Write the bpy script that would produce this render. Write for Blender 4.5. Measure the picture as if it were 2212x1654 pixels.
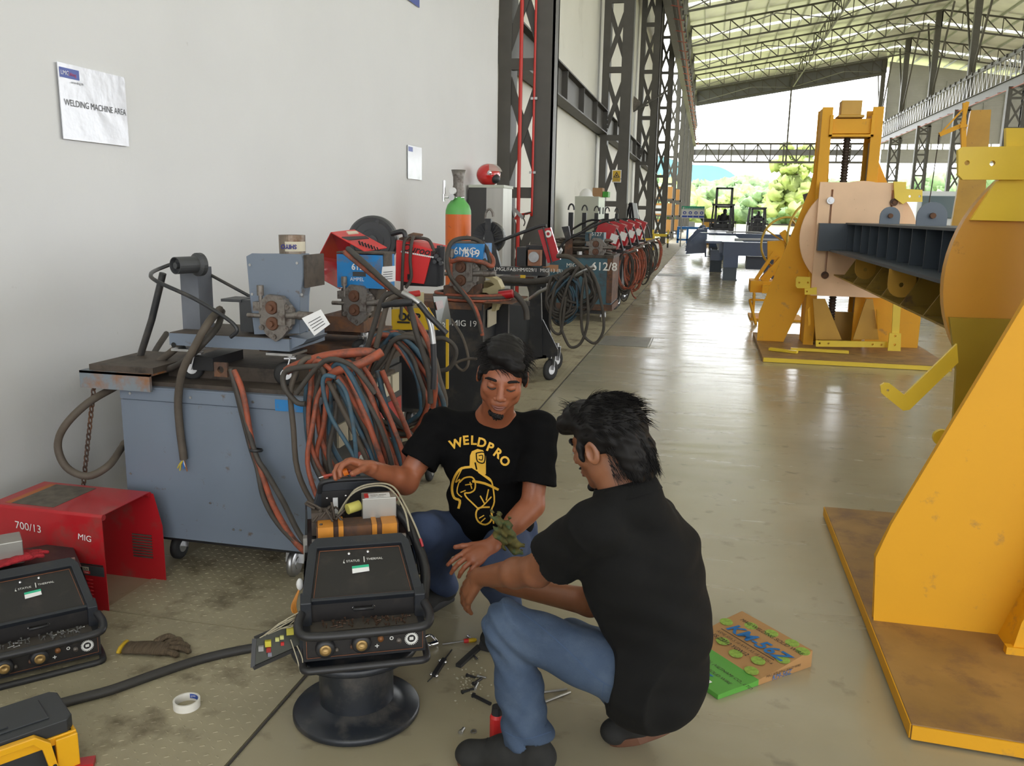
import bpy, math, random
import numpy as np
from mathutils import Vector, Matrix, noise as mnoise
from mathutils.geometry import tessellate_polygon
for o in list(bpy.data.objects): bpy.data.objects.remove(o)
sc = bpy.context.scene; COL = sc.collection
PI = math.pi; R = math.radians; rnd = random.Random(7)
V = Vector
# ---------------------------------------------------------------- camera
FPX, FW, FH, CH = 1840.0, 2212, 1654, 1.6
PITCH, YAW, ROLL = math.atan(368/FPX), R(12.55), R(1.0)
fw = V((-math.sin(YAW)*math.cos(PITCH), math.cos(YAW)*math.cos(PITCH), -math.sin(PITCH)))
rt0 = V((math.cos(YAW), math.sin(YAW), 0)); up0 = rt0.cross(fw)
rt = rt0*math.cos(ROLL) + up0*math.sin(ROLL); up = up0*math.cos(ROLL) - rt0*math.sin(ROLL)
cam = bpy.data.cameras.new('camera'); co = bpy.data.objects.new('camera', cam); COL.objects.link(co)
co.matrix_world = Matrix(((rt.x, up.x, -fw.x, 0), (rt.y, up.y, -fw.y, 0), (rt.z, up.z, -fw.z, CH), (0, 0, 0, 1)))
cam.sensor_width = 36; cam.lens = 36*FPX/FW; cam.clip_start = .05; cam.clip_end = 3000
sc.camera = co
# ---------------------------------------------------------------- sky, exposure
w = bpy.data.worlds.new('sky'); sc.world = w; w.use_nodes = True
nt = w.node_tree; bg = nt.nodes['Background']
tc = nt.nodes.new('ShaderNodeTexCoord'); sx = nt.nodes.new('ShaderNodeSeparateXYZ'); cr = nt.nodes.new('ShaderNodeValToRGB')
nt.links.new(tc.outputs['Generated'], sx.inputs[0]); nt.links.new(sx.outputs['Z'], cr.inputs[0]); nt.links.new(cr.outputs[0], bg.inputs[0])
cr.color_ramp.elements[0].color = (.93, .96, 1, 1); cr.color_ramp.elements[1].position = .6; cr.color_ramp.elements[1].color = (.97, .97, .97, 1)
mr = nt.nodes.new('ShaderNodeMapRange'); mr.inputs[1].default_value = .2; mr.inputs[2].default_value = 1; mr.inputs[3].default_value = 1.0; mr.inputs[4].default_value = 3.2
nt.links.new(sx.outputs['Y'], mr.inputs[0]); nt.links.new(mr.outputs[0], bg.inputs[1])     # sky brightened towards the far hall end to strengthen floor glare
vs = sc.view_settings; vs.view_transform = 'Standard'; vs.look = 'None'; vs.gamma = 1; vs.use_curve_mapping = False
vs.exposure = 1.78
sl = bpy.data.lights.new('sun', 'SUN'); so = bpy.data.objects.new('sun', sl); COL.objects.link(so); sl.energy = 1.6; sl.angle = R(3); sl.color = (1, .95, .85); so.rotation_euler = (R(22), R(14), 0)
sc.cycles.max_bounces = 10; sc.cycles.diffuse_bounces = 6; sc.cycles.glossy_bounces = 3
sc.cycles.caustics_reflective = False
# ---------------------------------------------------------------- pixel rays
def ray(px, py): return fw + rt*((px-FW/2)/FPX) - up*((py-FH/2)/FPX)
def atY(px, py, y): d = ray(px, py); return V((0, 0, CH)) + d*(y/d.y)
def atX(px, py, x): d = ray(px, py); return V((0, 0, CH)) + d*(x/d.x)
def atZ(px, py, z=0): d = ray(px, py); return V((0, 0, CH)) + d*((z-CH)/d.z)
# ---------------------------------------------------------------- mesh builder
def frame(d, hint=None):
    d = d.normalized(); h = hint or (V((0, 0, 1)) if abs(d.z) < .9 else V((0, 1, 0)))
    a = h.cross(d).normalized(); return a, d.cross(a)
WP = {}
class M:
    def __init__(s): s.v = []; s.f = []; s.sm = []; s.mi = []; s.m = 0
    def add(s, vs, fs, smooth=False):
        b = len(s.v); s.v += [V(p) for p in vs]; s.f += [tuple(b+i for i in f) for f in fs]
        s.sm += [smooth]*len(fs); s.mi += [s.m]*len(fs); return s
    def box(s, c, d, rot=None, top=1.0, topy=None):
        c = V(c); hx, hy, hz = d[0]/2, d[1]/2, d[2]/2; ty = top if topy is None else topy
        P = [(-hx, -hy, -hz), (hx, -hy, -hz), (hx, hy, -hz), (-hx, hy, -hz), (-hx*top, -hy*ty, hz), (hx*top, -hy*ty, hz), (hx*top, hy*ty, hz), (-hx*top, hy*ty, hz)]
        if rot is not None:
            m = rot if isinstance(rot, Matrix) else Matrix.Rotation(rot, 3, 'Z'); P = [m@V(p) for p in P]
        return s.add([c+V(p) for p in P], [(3, 2, 1, 0), (4, 5, 6, 7), (0, 1, 5, 4), (1, 2, 6, 5), (2, 3, 7, 6), (3, 0, 4, 7)])
    def bb(s, x0, x1, y0, y1, z0, z1): return s.box(((x0+x1)/2, (y0+y1)/2, (z0+z1)/2), (abs(x1-x0), abs(y1-y0), abs(z1-z0)))
    def bar(s, a, b, w, h, hint=None):
        a, b = V(a), V(b); u, v = frame(b-a, hint); u = u*w/2; v = v*h/2
        P = [a-u-v, a+u-v, a+u+v, a-u+v, b-u-v, b+u-v, b+u+v, b-u+v]
        return s.add(P, [(3, 2, 1, 0), (4, 5, 6, 7), (0, 1, 5, 4), (1, 2, 6, 5), (2, 3, 7, 6), (3, 0, 4, 7)])
    def cyl(s, a, b, r0, r1=None, n=16, cap=True):
        a, b = V(a), V(b); r1 = r0 if r1 is None else r1; u, v = frame(b-a)
        P = [a+(u*math.cos(t)+v*math.sin(t))*r0 for t in [2*PI*i/n for i in range(n)]] + [b+(u*math.cos(t)+v*math.sin(t))*r1 for t in [2*PI*i/n for i in range(n)]]
        s.add(P, [(i, (i+1) % n, n+(i+1) % n, n+i) for i in range(n)], True)
        if cap: s.add(P[:n], [tuple(range(n))[::-1]]); s.add(P[n:], [tuple(range(n))])
        return s
    def tube(s, pts, r, n=8, closed=False, cap=True):
        pts = [V(p) for p in pts]; N = len(pts); rr = r if isinstance(r, (list, tuple)) else [r]*N
        u = None; P = []
        for i, p in enumerate(pts):
            d = (pts[(i+1) % N]-pts[i-1]) if (closed or 0 < i < N-1) else (pts[1]-pts[0] if i == 0 else pts[-1]-pts[-2])
            if d.length < 1e-9: d = V((0, 0, 1))
            d = d.normalized()
            if u is None: u, v = frame(d)
            else:
                u = (u - d*u.dot(d)); u = u.normalized() if u.length > 1e-6 else frame(d)[0]; v = d.cross(u)
            P += [p+(u*math.cos(2*PI*k/n)+v*math.sin(2*PI*k/n))*rr[i] for k in range(n)]
        F = [(i*n+k, i*n+(k+1) % n, ((i+1) % N)*n+(k+1) % n, ((i+1) % N)*n+k) for i in range(N if closed else N-1) for k in range(n)]
        s.add(P, F, True)
        if cap and not closed: s.add(P[:n], [tuple(range(n))[::-1]]); s.add(P[-n:], [tuple(range(n))])
        return s
    def lathe(s, prof, o=(0, 0, 0), ax=(0, 0, 1), n=32, smooth=True):
        o = V(o); ax = V(ax).normalized(); u, v = frame(ax); P = []
        for r, h in prof: P += [o+ax*h+(u*math.cos(2*PI*k/n)+v*math.sin(2*PI*k/n))*r for k in range(n)]
        return s.add(P, [(i*n+k, i*n+(k+1) % n, (i+1)*n+(k+1) % n, (i+1)*n+k) for i in range(len(prof)-1) for k in range(n)], smooth)
    def ball(s, c, r, n=12, rot=None):
        c = V(c); r = V(r) if hasattr(r, '__len__') else V((r, r, r)); P = []; m = n//2+1
        for i in range(m+1):
            a = PI*i/m
            for k in range(n):
                p = V((math.sin(a)*math.cos(2*PI*k/n)*r.x, math.sin(a)*math.sin(2*PI*k/n)*r.y, math.cos(a)*r.z))
                P.append(c+(rot@p if rot is not None else p))
        return s.add(P, [(i*n+k, (i+1)*n+k, (i+1)*n+(k+1) % n, i*n+(k+1) % n) for i in range(m) for k in range(n)], True)
    def plate(s, poly, o, ux, uy, t, holes=()):
        """polygon (2D) with holes, in the plane o+ux*a+uy*b, thickness t along ux x uy (centred)"""
        o, ux, uy = V(o), V(ux), V(uy); nn = ux.cross(uy).normalized()*t/2
        loops = [list(poly)]+[list(h) for h in holes]; flat = [p for L in loops for p in L]
        tri = tessellate_polygon([[V((p[0], p[1], 0)) for p in L] for L in loops]); W = [o+ux*p[0]+uy*p[1] for p in flat]; n = len(W)
        F = []
        for t3 in tri:
            a, b, c = [flat[i] for i in t3]; cr_ = (b[0]-a[0])*(c[1]-a[1])-(b[1]-a[1])*(c[0]-a[0])
            t3 = tuple(t3) if cr_ > 0 else tuple(t3)[::-1]
            F.append(tuple(i+n for i in t3)); F.append(t3[::-1])
        k = 0
        for L in loops:
            m = len(L); F += [(k+i, k+(i+1) % m, n+k+(i+1) % m, n+k+i) for i in range(m)]; k += m
        return s.add([p-nn for p in W]+[p+nn for p in W], F)
    def ibeam(s, a, b, h, w, tf=.02, tw=.012, hint=None):
        a, b = V(a), V(b); u, v = frame(b-a, hint)
        s.bar(a, b, tw, h, hint)
        for g in (-1, 1): s.bar(a+v*g*(h/2), b+v*g*(h/2), w, tf, hint)
        return s
    def obj(s, name, mats, parent=None, bevel=0):
        mats = mats if isinstance(mats, (list, tuple)) else [mats]
        me = bpy.data.meshes.new(name)
        if not s.v: s.v = [V((0, 0, 0))]
        lo = V([min(p[i] for p in s.v) for i in range(3)]); hi = V([max(p[i] for p in s.v) for i in range(3)])
        c = (lo+hi)/2
        if parent is None: c.z = lo.z
        me.from_pydata([p-c for p in s.v], [], s.f); me.polygons.foreach_set('use_smooth', s.sm); me.polygons.foreach_set('material_index', s.mi)
        for m in mats: me.materials.append(m)
        me.update()
        o = bpy.data.objects.new(name, me); COL.objects.link(o); WP[o.name] = c
        if parent is not None: o.parent = parent; o.location = c-WP[parent.name]
        else: o.location = c
        if bevel:
            b = o.modifiers.new('bevel', 'BEVEL'); b.width = bevel; b.segments = 2; b.limit_method = 'ANGLE'; b.angle_limit = R(40)
        return o
def tag(o, label, cat, group=None, kind=None):
    if label: o['label'] = label
    if cat: o['category'] = cat
    if group: o['group'] = group
    if kind: o['kind'] = kind
    return o
def thing(name, label, cat, loc=(0, 0, 0), group=None):
    o = bpy.data.objects.new(name, None); COL.objects.link(o); o.location = V(loc); WP[o.name] = V(loc); o.empty_display_size = .1
    return tag(o, label, cat, group)
def struct(m, name, mat): return tag(m.obj(name, mat), None, None, kind='structure')
def kids(o): return [c for c in bpy.data.objects if c.parent == o]
def dup(root, loc=None, rotz=None, label=None, scale=None):
    def cp(o, par):
        c = o.copy(); COL.objects.link(c); c.parent = par; WP[c.name] = WP.get(o.name, V())
        for k in CH_[o.name]: cp(k, c)
        return c
    CH_ = {}
    for o in bpy.data.objects: CH_.setdefault(o.name, [])
    for o in bpy.data.objects:
        if o.parent: CH_[o.parent.name].append(o)
    r = cp(root, None)
    if loc is not None: r.location = loc
    if rotz is not None: r.rotation_euler = (0, 0, rotz)
    if scale: r.scale = (scale,)*3
    if label: r['label'] = label
    return r
def place(root, loc, rotz=0, rx=0, ry=0):
    root.location = loc; root.rotation_euler = (rx, ry, rotz)
# ---------------------------------------------------------------- curves
def smooth(pts, k=6, closed=False):
    pts = [V(p) for p in pts]; N = len(pts); out = []
    for i in range(N if closed else N-1):
        p0 = pts[(i-1) % N] if (closed or i) else pts[0]; p1 = pts[i]; p2 = pts[(i+1) % N]; p3 = pts[(i+2) % N] if (closed or i < N-2) else pts[-1]
        for j in range(k):
            t = j/k; out.append(.5*((2*p1)+(p2-p0)*t+(2*p0-5*p1+4*p2-p3)*t*t+(3*p1-p0-3*p2+p3)*t**3))
    if not closed: out.append(pts[-1])
    return out
def circ(cx, cy, r, n=20, a0=0, a1=2*PI):
    full = abs(a1-a0-2*PI) < 1e-6; return [(cx+r*math.cos(a0+(a1-a0)*i/(n if full else n-1)), cy+r*math.sin(a0+(a1-a0)*i/(n if full else n-1))) for i in range(n)]
def rrect(x0, y0, x1, y1, r, n=5):
    P = []
    for cx, cy, a in ((x1-r, y1-r, 0), (x0+r, y1-r, PI/2), (x0+r, y0+r, PI), (x1-r, y0+r, 1.5*PI)): P += circ(cx, cy, r, n, a, a+PI/2)
    return P
# ---------------------------------------------------------------- materials
MAT = {}
def mat(name, col, rough=.5, metal=0, var=0, vs_=6, dirt=None, dirt_amt=.5, dirt_scale=5, bump=0, bscale=60, spec=.5, stretch=None, trans=0, emis=0, coat=0, alpha=1, wave=None):
    if name in MAT: return MAT[name]
    m = bpy.data.materials.new(name); m.use_nodes = True; MAT[name] = m; nt = m.node_tree; N = nt.nodes.new; L = nt.links.new
    b = nt.nodes['Principled BSDF']; b.inputs['Roughness'].default_value = rough; b.inputs['Metallic'].default_value = metal; b.inputs['Specular IOR Level'].default_value = spec
    b.inputs['Coat Weight'].default_value = coat; b.inputs['Transmission Weight'].default_value = trans; b.inputs['Alpha'].default_value = alpha
    c = (*col, 1); b.inputs['Base Color'].default_value = c
    if emis: b.inputs['Emission Color'].default_value = c; b.inputs['Emission Strength'].default_value = emis
    m.diffuse_color = c
    tcn = N('ShaderNodeTexCoord'); vec = tcn.outputs['Object']
    if stretch:
        mp = N('ShaderNodeMapping'); mp.inputs['Scale'].default_value = stretch; L(vec, mp.inputs[0]); vec = mp.outputs[0]
    out = None
    if var:
        n = N('ShaderNodeTexNoise'); n.inputs['Scale'].default_value = vs_; n.inputs['Detail'].default_value = 6; L(vec, n.inputs[0])
        r = N('ShaderNodeMapRange'); r.inputs[1].default_value = .3; r.inputs[2].default_value = .7; r.inputs[3].default_value = 1-var; r.inputs[4].default_value = 1+var; L(n.outputs[0], r.inputs[0])
        mx = N('ShaderNodeVectorMath'); mx.operation = 'SCALE'; mx.inputs[0].default_value = col; L(r.outputs[0], mx.inputs['Scale']); out = mx.outputs[0]
    if dirt:
        n = N('ShaderNodeTexNoise'); n.inputs['Scale'].default_value = dirt_scale; n.inputs['Detail'].default_value = 8; n.inputs['Roughness'].default_value = .65; L(vec, n.inputs[0])
        r = N('ShaderNodeMapRange'); r.inputs[1].default_value = .62-.3*dirt_amt; r.inputs[2].default_value = .72-.1*dirt_amt; L(n.outputs[0], r.inputs[0])
        mx = N('ShaderNodeMix'); mx.data_type = 'RGBA'; mx.inputs['B'].default_value = (*dirt, 1)
        if out: L(out, mx.inputs['A'])
        else: mx.inputs['A'].default_value = c
        L(r.outputs[0], mx.inputs['Factor']); out = mx.outputs['Result']
    if out: L(out, b.inputs['Base Color'])
    if bump:
        bn = N('ShaderNodeBump'); bn.inputs['Strength'].default_value = bump; bn.inputs['Distance'].default_value = .01
        if wave:
            n = N('ShaderNodeTexWave'); n.inputs['Scale'].default_value = bscale; n.bands_direction = wave; L(vec, n.inputs[0]); L(n.outputs[1], bn.inputs['Height'])
        else:
            n = N('ShaderNodeTexNoise'); n.inputs['Scale'].default_value = bscale; n.inputs['Detail'].default_value = 4; L(vec, n.inputs[0]); L(n.outputs[0], bn.inputs['Height'])
        L(bn.outputs[0], b.inputs['Normal'])
    return m
def srgb(r, g, b): return tuple((c/255/12.92 if c/255 <= .04045 else ((c/255+.055)/1.055)**2.4) for c in (r, g, b))
m_steel = mat('hall steel', (.085, .079, .070), .55, 0, .1, 3)
m_wall = mat('white painted wall', (.63, .63, .625), .6, 0, .025, 1.2, dirt=(.50, .49, .47), dirt_amt=-.22, dirt_scale=6, bump=.12, bscale=25)
m_panel = mat('cream wall panel', (.70, .68, .60), .6, 0, .03, .5, dirt=(.6, .58, .5), dirt_amt=.1, dirt_scale=.7)
m_clad = mat('grey cladding', (.42, .42, .42), .5, .2, .05, 1, bump=1, bscale=2.2, wave='Z')
m_clad.node_tree.nodes
m_roof = mat('roof foil', (.66, .66, .60), .35, .4, .12, .6)
m_ground = mat('grass field', (.34, .37, .17), .95, 0, .3, .05)
m_redpipe = mat('red pipe', (.55, .03, .02), .4)
m_rust = mat('rusty steel', (.10, .06, .045), .75, .3, .3, 12, dirt=(.2, .09, .04), dirt_amt=.5, dirt_scale=14)
m_metal = mat('bare steel', (.45, .45, .45), .35, .9, .1, 20)
m_chrome = mat('chrome', (.7, .7, .72), .15, 1)
m_black = mat('black plastic', (.018, .018, .02), .45, 0, .2, 8)
m_blackp = mat('black painted metal', (.022, .023, .026), .4, 0, .2, 6, dirt=(.07, .06, .05), dirt_amt=.35, dirt_scale=5)
m_rubber = mat('black rubber', (.02, .02, .02), .7, 0, .2, 10)
m_white = mat('white paper', (.8, .8, .8), .6)
m_wtext = mat('white marker paint', (.75, .75, .72), .7)
# ---------------------------------------------------------------- lettering
def text(parent, s, o, ux, uy, size, mt, name='lettering', ext=.0006, bold=0, align='LEFT', shear=0, space=1, yscale=1):
    bold = 0 if 'M' in s and size < .08 or s.startswith('MIG') else bold; cu = bpy.data.curves.new(name, 'FONT'); cu.body = s; cu.size = size; cu.extrude = 0; cu.offset = bold; cu.align_x = align; cu.shear = shear; cu.space_character = space; cu.resolution_u = 3
    t = bpy.data.objects.new('tmp', cu); COL.objects.link(t); dg = bpy.context.evaluated_depsgraph_get(); dg.update()
    me = t.evaluated_get(dg).to_mesh(); ux, uy = V(ux).normalized(), V(uy).normalized(); nn = ux.cross(uy); o = V(o)
    m = M(); m.add([o+ux*v.co.x+uy*v.co.y*yscale+nn*ext for v in me.vertices], [tuple(p.vertices) for p in me.polygons])
    t.evaluated_get(dg).to_mesh_clear(); bpy.data.objects.remove(t); bpy.data.curves.remove(cu)
    if not m.v: return None
    ob = m.obj(name, mt, parent); return ob
# ================================================================ SETTING
GX = -1.27; STEP = 12.5; Y0 = 13.05; YE = 113.0; XR = 19.5
def m_floor_():
    m = mat('painted concrete floor', (.33, .315, .255), .3, 0, spec=.5); nt = m.node_tree; N = nt.nodes.new; L = nt.links.new; b = nt.nodes['Principled BSDF']
    tcn = N('ShaderNodeTexCoord')
    def noi(sc_, det, st=(1, 1, 1)):
        mp = N('ShaderNodeMapping'); mp.inputs['Scale'].default_value = st; L(tcn.outputs['Object'], mp.inputs[0]); n = N('ShaderNodeTexNoise'); n.inputs['Scale'].default_value = sc_; n.inputs['Detail'].default_value = det; L(mp.outputs[0], n.inputs[0]); return n.outputs[0]
    r = N('ShaderNodeValToRGB'); L(noi(1.1, 8), r.inputs[0])
    r.color_ramp.elements[0].position = .3; r.color_ramp.elements[0].color = (.32, .28, .185, 1); r.color_ramp.elements[1].position = .7; r.color_ramp.elements[1].color = (.41, .365, .255, 1)
    r2 = N('ShaderNodeMapRange'); L(noi(9, 9), r2.inputs[0]); r2.inputs[1].default_value = .62; r2.inputs[2].default_value = .75; r2.inputs[4].default_value = .55
    mx = N('ShaderNodeMix'); mx.data_type = 'RGBA'; L(r2.outputs[0], mx.inputs['Factor']); L(r.outputs[0], mx.inputs['A']); mx.inputs['B'].default_value = (.15, .12, .085, 1); L(mx.outputs['Result'], b.inputs['Base Color'])
    r3 = N('ShaderNodeMapRange'); L(noi(3, 6, (.5, 2.2, 1)), r3.inputs[0]); r3.inputs[1].default_value = .3; r3.inputs[2].default_value = .7; r3.inputs[3].default_value = .15; r3.inputs[4].default_value = .30; L(r3.outputs[0], b.inputs['Roughness'])
    bn = N('ShaderNodeBump'); bn.inputs['Strength'].default_value = .05; bn.inputs['Distance'].default_value = .02; L(noi(5, 3, (.6, 2.4, 1)), bn.inputs['Height']); L(bn.outputs[0], b.inputs['Normal'])
    return m
m_floor = m_floor_()
m_plate = mat('checker plate', (.34, .30, .20), .62, 0, .12, 3, dirt=(.10, .075, .04), dirt_amt=.35, dirt_scale=3.5)
struct(M().bb(-3.4, 60, -12, 124, -.3, 0), 'floor', m_floor)
struct(M().bb(-600, 600, 124, 900, -.5, -.25).bb(-600, -3.45, -60, 124, -.5, -.25).bb(60.1, 600, -60, 124, -.5, -.25), 'grass_ground', m_ground)
# trench cover of checker plate and its frame
m = M(); y = -1.0
while y < 110:
    m.bb(-2.28, GX-.012, y+.004, y+1.246, .0005, .004); y += 1.25
yy = .9
while yy < 13:
    s_ = .036 if yy < 5 else .05; x = -2.26; i = 0
    while x < GX-.03:
        a = R(35) if (i+int(yy/s_)) % 2 else R(-35); m.box((x, yy, .0048), (.017, .005, .0014), a, top=.6); x += s_; i += 1
    yy += s_
struct(m, 'trim_1', m_plate)
struct(M().bb(GX-.006, GX, -2, 110, .0003, .0055), 'trim_2', mat('groove', (.05, .045, .04), .8))
m = M()
for k, y in enumerate((10.5, 23.4, 35.6, 48, 60)):
    m.bb(-1.25, -.64, y, y+.82, .0004, .006)
    m.bb(-.62, -.612, y, y+.82, .0004, .008); m.bb(-1.05, -.85, y-.012, y+.004, .0004, .009); m.bb(-1.05, -.85, y+.81, y+.83, .0004, .009)
struct(m, 'trim_3', m_rust if False else mat('grey pit cover', (.22, .215, .19), .4, .2, .1, 4, dirt=(.06, .04, .03), dirt_amt=.2))
# walls
struct(M().bb(-3.3, -3.0, -12, 12.2, 0, 14), 'wall_left', m_wall)
m = M(); m.bb(-3.5, -3.33, 12.2, 50.7, 0, 17)
struct(m, 'wall_left_back', m_panel)
# columns on the left row
def laced(m, xa, xb, y, ztop, wl, wr, dy, z0=0.0, pan=1.87, bw=.10):
    m.bb(xa, xa+wl, y, y+dy, z0, ztop)
    m.bb(xb-wr, xb, y, y+dy*.16, z0, ztop); m.bb(xb-wr, xb, y+dy*.84, y+dy, z0, ztop); m.bb(xb-.025, xb, y, y+dy, z0, ztop)
    z = z0+.03
    while z < ztop-.5:
        m.bar((xa+wl, y+.05, z), (xb-wr, y+.05, z), .1, .16)
        t = min(z+pan, ztop)
        m.bar((xa+wl*.5, y+.03, z+.08), (xb-wr*.5, y+.03, t-.08), .13, .02, V((0, 1, 0))); m.bar((xa+wl*.5, y+.06, t-.08), (xb-wr*.5, y+.06, z+.08), .13, .02, V((0, 1, 0)))
        z += pan
for k in range(9):
    y = Y0+STEP*k; m = M(); laced(m, -3.2, -2.36, y, 16.8, .2, .30, .42)
    m.bb(-3.25, -2.3, y-.03, y+.45, 0, .03)
    pos = ['first laced steel column, behind the red pipes by the white wall', 'second laced column from the near wall, carrying a small yellow warning sign', 'third laced column from the near wall, carrying the grey floodlight', 'fourth laced column along the left side', 'fifth laced column along the left side', 'sixth laced column along the left side', 'seventh laced column along the left side', 'eighth laced column along the left side', 'last laced column of the left row, at the open hall end'][k]
    tag(m.obj('steel_column', m_steel), 'dark grey '+pos, 'column', 'columns of the left row')
# wall girts
for k in range(3):
    y = Y0+STEP*k+.42; ye = y+STEP-.42; m = M()
    m.ibeam((-3.14, y, 4.2), (-3.14, ye, 4.2), .62, .30, .03, .02)
    for j in range(1, 5): m.bb(-3.15, -3.01, y+j*2.45-.02, y+j*2.45+.02, 3.9, 4.5)
    g = m.obj('wall_beam', m_steel)
    b = M()
    for z in (4.0, 4.13, 4.26, 4.39): b.cyl((-3.0, ye-.12, z), (-2.97, ye-.12, z), .022, n=6)
    tag(g, 'dark steel beam along the white wall '+('between first and second columns', 'between second and third columns', 'beyond the third column')[k], 'beam', 'wall beams'); b.obj('bolt', m_metal, g)
tag(M().ibeam((-3.14, 6.0, 4.2), (-3.14, 12.15, 4.2), .62, .30, .03, .02).obj('wall_beam', m_steel), None, None) if False else None
# crane runways
def runway(x, name, label, left):
    m = M(); s = -1 if left else 1; z0 = 10.1
    a, b = (x, 1.0, z0+.35), (x, 112.8, z0+.35); m.ibeam(a, b, .7, .32, .03, .03)
    m.bar((x, 1.0, z0+2.3), (x, 112.8, z0+2.3), .22, .22)
    r = m.obj(name, m_steel); tag(r, label, 'crane beam')
    l = M(); y = 1.0
    while y < 112:
        l.bar((x-.04, y, z0+.7), (x-.04, y+.5, z0+2.2), .05, .05); l.bar((x-.04, y+.5, z0+2.2), (x-.04, y+1.0, z0+.7), .05, .05); y += 1.0
    l.obj('lacing', m_metal if not left else m_steel, r); l = M()
    for yy in np.arange(2, 112, 1.56): l.bb(x-.2, x+.2, yy, yy+.12, z0+2.25, z0+2.48)
    l.obj('purlin_cleats', m_steel, r)
    l = M(); l.bar((x-s*.45, 1.0, z0-.12), (x-s*.45, 112.8, z0-.12), .06, .05)
    for yy in np.arange(3, 112, 2.5): l.bar((x-s*.1, yy, z0), (x-s*.6, yy, z0-.1), .04, .04)
    l.obj('conductor_rail', mat('faded red conductor', (.32, .08, .05), .6), r)
runway(-2.15, 'crane_runway_beam', 'dark steel crane runway high above the left columns', True)
runway(19.0, 'crane_runway_beam', 'latticed steel crane runway high on the right, above the yellow machines', False)
# wall truss above left columns, up to the eaves
m = M()
for z in (14.0, 16.4): m.bar((-2.4, 1, z), (-2.4, 112.8, z), .2, .2)
for k in range(18):
    y = Y0+STEP*(k/2-1); m.bar((-2.4, y, 12.5), (-2.4, y+6.25, 16.3), .1, .1); m.bar((-2.4, y+6.25, 12.5), (-2.4, y, 16.3), .1, .1)
tag(m.obj('eaves_bracing', m_steel), 'dark crossed eaves bracing high above the left crane runway', 'bracing')
# roof
ZL, ZR, ZB = 16.75, 20.1, 1.5
SL = (ZR-ZL)/(XR+2.3)
def zroof(x): return ZL+SL*(x+2.3) if x <= XR else ZR-SL*(x-XR)
XE = 41.3
def roofstrip(y0, y1):
    m = M()
    for xa, xb in ((-4.0, XR), (XR, XE+1)):
        za, zb = zroof(xa)+.28, zroof(xb)+.28
        m.add([(xa, y0, za), (xb, y0, zb), (xb, y1, zb), (xa, y1, za), (xa, y0, za+.1), (xb, y0, zb+.1), (xb, y1, zb+.1), (xa, y1, za+.1)], [(0, 1, 2, 3), (7, 6, 5, 4), (0, 4, 5, 1), (1, 5, 6, 2), (2, 6, 7, 3), (3, 7, 4, 0)])
    return m
m = M(); y = -12.0; gaps = []
for k in range(-2, 9): gaps.append((Y0+STEP*k+5.5, Y0+STEP*k+6.6))
for g in gaps:
    mm = roofstrip(y, g[0]); m.add(mm.v, mm.f); y = g[1]
mm = roofstrip(y, 116); m.add(mm.v, mm.f)
struct(m, 'ceiling', m_roof)
m_sky = mat('translucent roof sheet', (.8, .82, .78), .5); n_ = m_sky.node_tree.nodes; tr = n_.new('ShaderNodeBsdfTranslucent'); tr.inputs[0].default_value = (.75, .77, .72, 1)
m_sky.node_tree.links.new(tr.outputs[0], n_['Material Output'].inputs[0])
m = M()
for g in gaps:
    for xa, xb in ((-4.0, XR), (XR, XE+1)): m.add([(xa, g[0], zroof(xa)+.34), (xb, g[0], zroof(xb)+.34), (xb, g[1], zroof(xb)+.34), (xa, g[1], zroof(xa)+.34)], [(0, 1, 2, 3)])
struct(m, 'window_1', m_sky)
struct(M().bb(-3.4, 60, -12.3, -12, 11, 21).bb(24, 60, -12.3, -12, 0, 11), 'wall_unseen', m_panel)  # unseen wall behind the camera, added and opened to set the daylight
m = M()
for i in range(14):
    x = -1.2+i*1.6; m.bar((x, -10, zroof(x)+.17), (x, 115, zroof(x)+.17), .07, .2)
for i in range(12):
    x = XR+1.4+i*1.75; m.bar((x, -10, zroof(x)+.17), (x, 115, zroof(x)+.17), .07, .2)
struct(m, 'trim_4', mat('galvanised purlin', (.42, .43, .42), .45, .3, .05, 2))
def truss(y, xa, xb, mt, n=14):
    m = M(); za, zb = zroof(xa), zroof(xb); f = lambda t: V((xa+(xb-xa)*t, y, za+(zb-za)*t)); d = V((0, 0, ZB))
    m.bar(f(0), f(1), .12, .14); m.bar(f(0)-d, f(1)-d, .12, .14)
    for i in range(n+1):
        t = i/n; m.bar(f(t), f(t)-d, .07, .09)
        if i < n: m.bar(f(t), f((i+1)/n)-d, .06, .09)
    m.bb(min(xa, xb)-.15, min(xa, xb)+.1, y-.15, y+.15, za-ZB-.2, za+.1) if xa < 0 else None
    return m
ords = ['nearest', 'second', 'third', 'fourth', 'fifth', 'sixth', 'seventh', 'eighth', 'ninth']
for k in range(8):
    y = Y0+STEP*k
    tag(truss(y, -2.3, XR, m_steel).obj('roof_truss', m_steel), 'dark steel lattice roof truss over the left bay, '+ords[k]+' of the row', 'roof truss', 'roof trusses of the left bay')
    tag(truss(y, XR, XE, m_steel, 13).obj('roof_truss', m_steel), 'dark steel lattice roof truss over the right bay, '+ords[k]+' of the row', 'roof truss', 'roof trusses of the right bay')
m = M(); xm = 9.0
for y in np.arange(0, 112, 3.1):
    m.bar((xm, y, zroof(xm)-.1), (xm, y+1.55, zroof(xm)-1.5), .06, .06); m.bar((xm, y+1.55, zroof(xm)-1.5), (xm, y+3.1, zroof(xm)-.1), .06, .06)
m.bar((xm, 0, zroof(xm)-1.5), (xm, 112, zroof(xm)-1.5), .12, .1); m.bar((xm, 0, zroof(xm)-.1), (xm, 112, zroof(xm)-.1), .12, .1)
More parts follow.
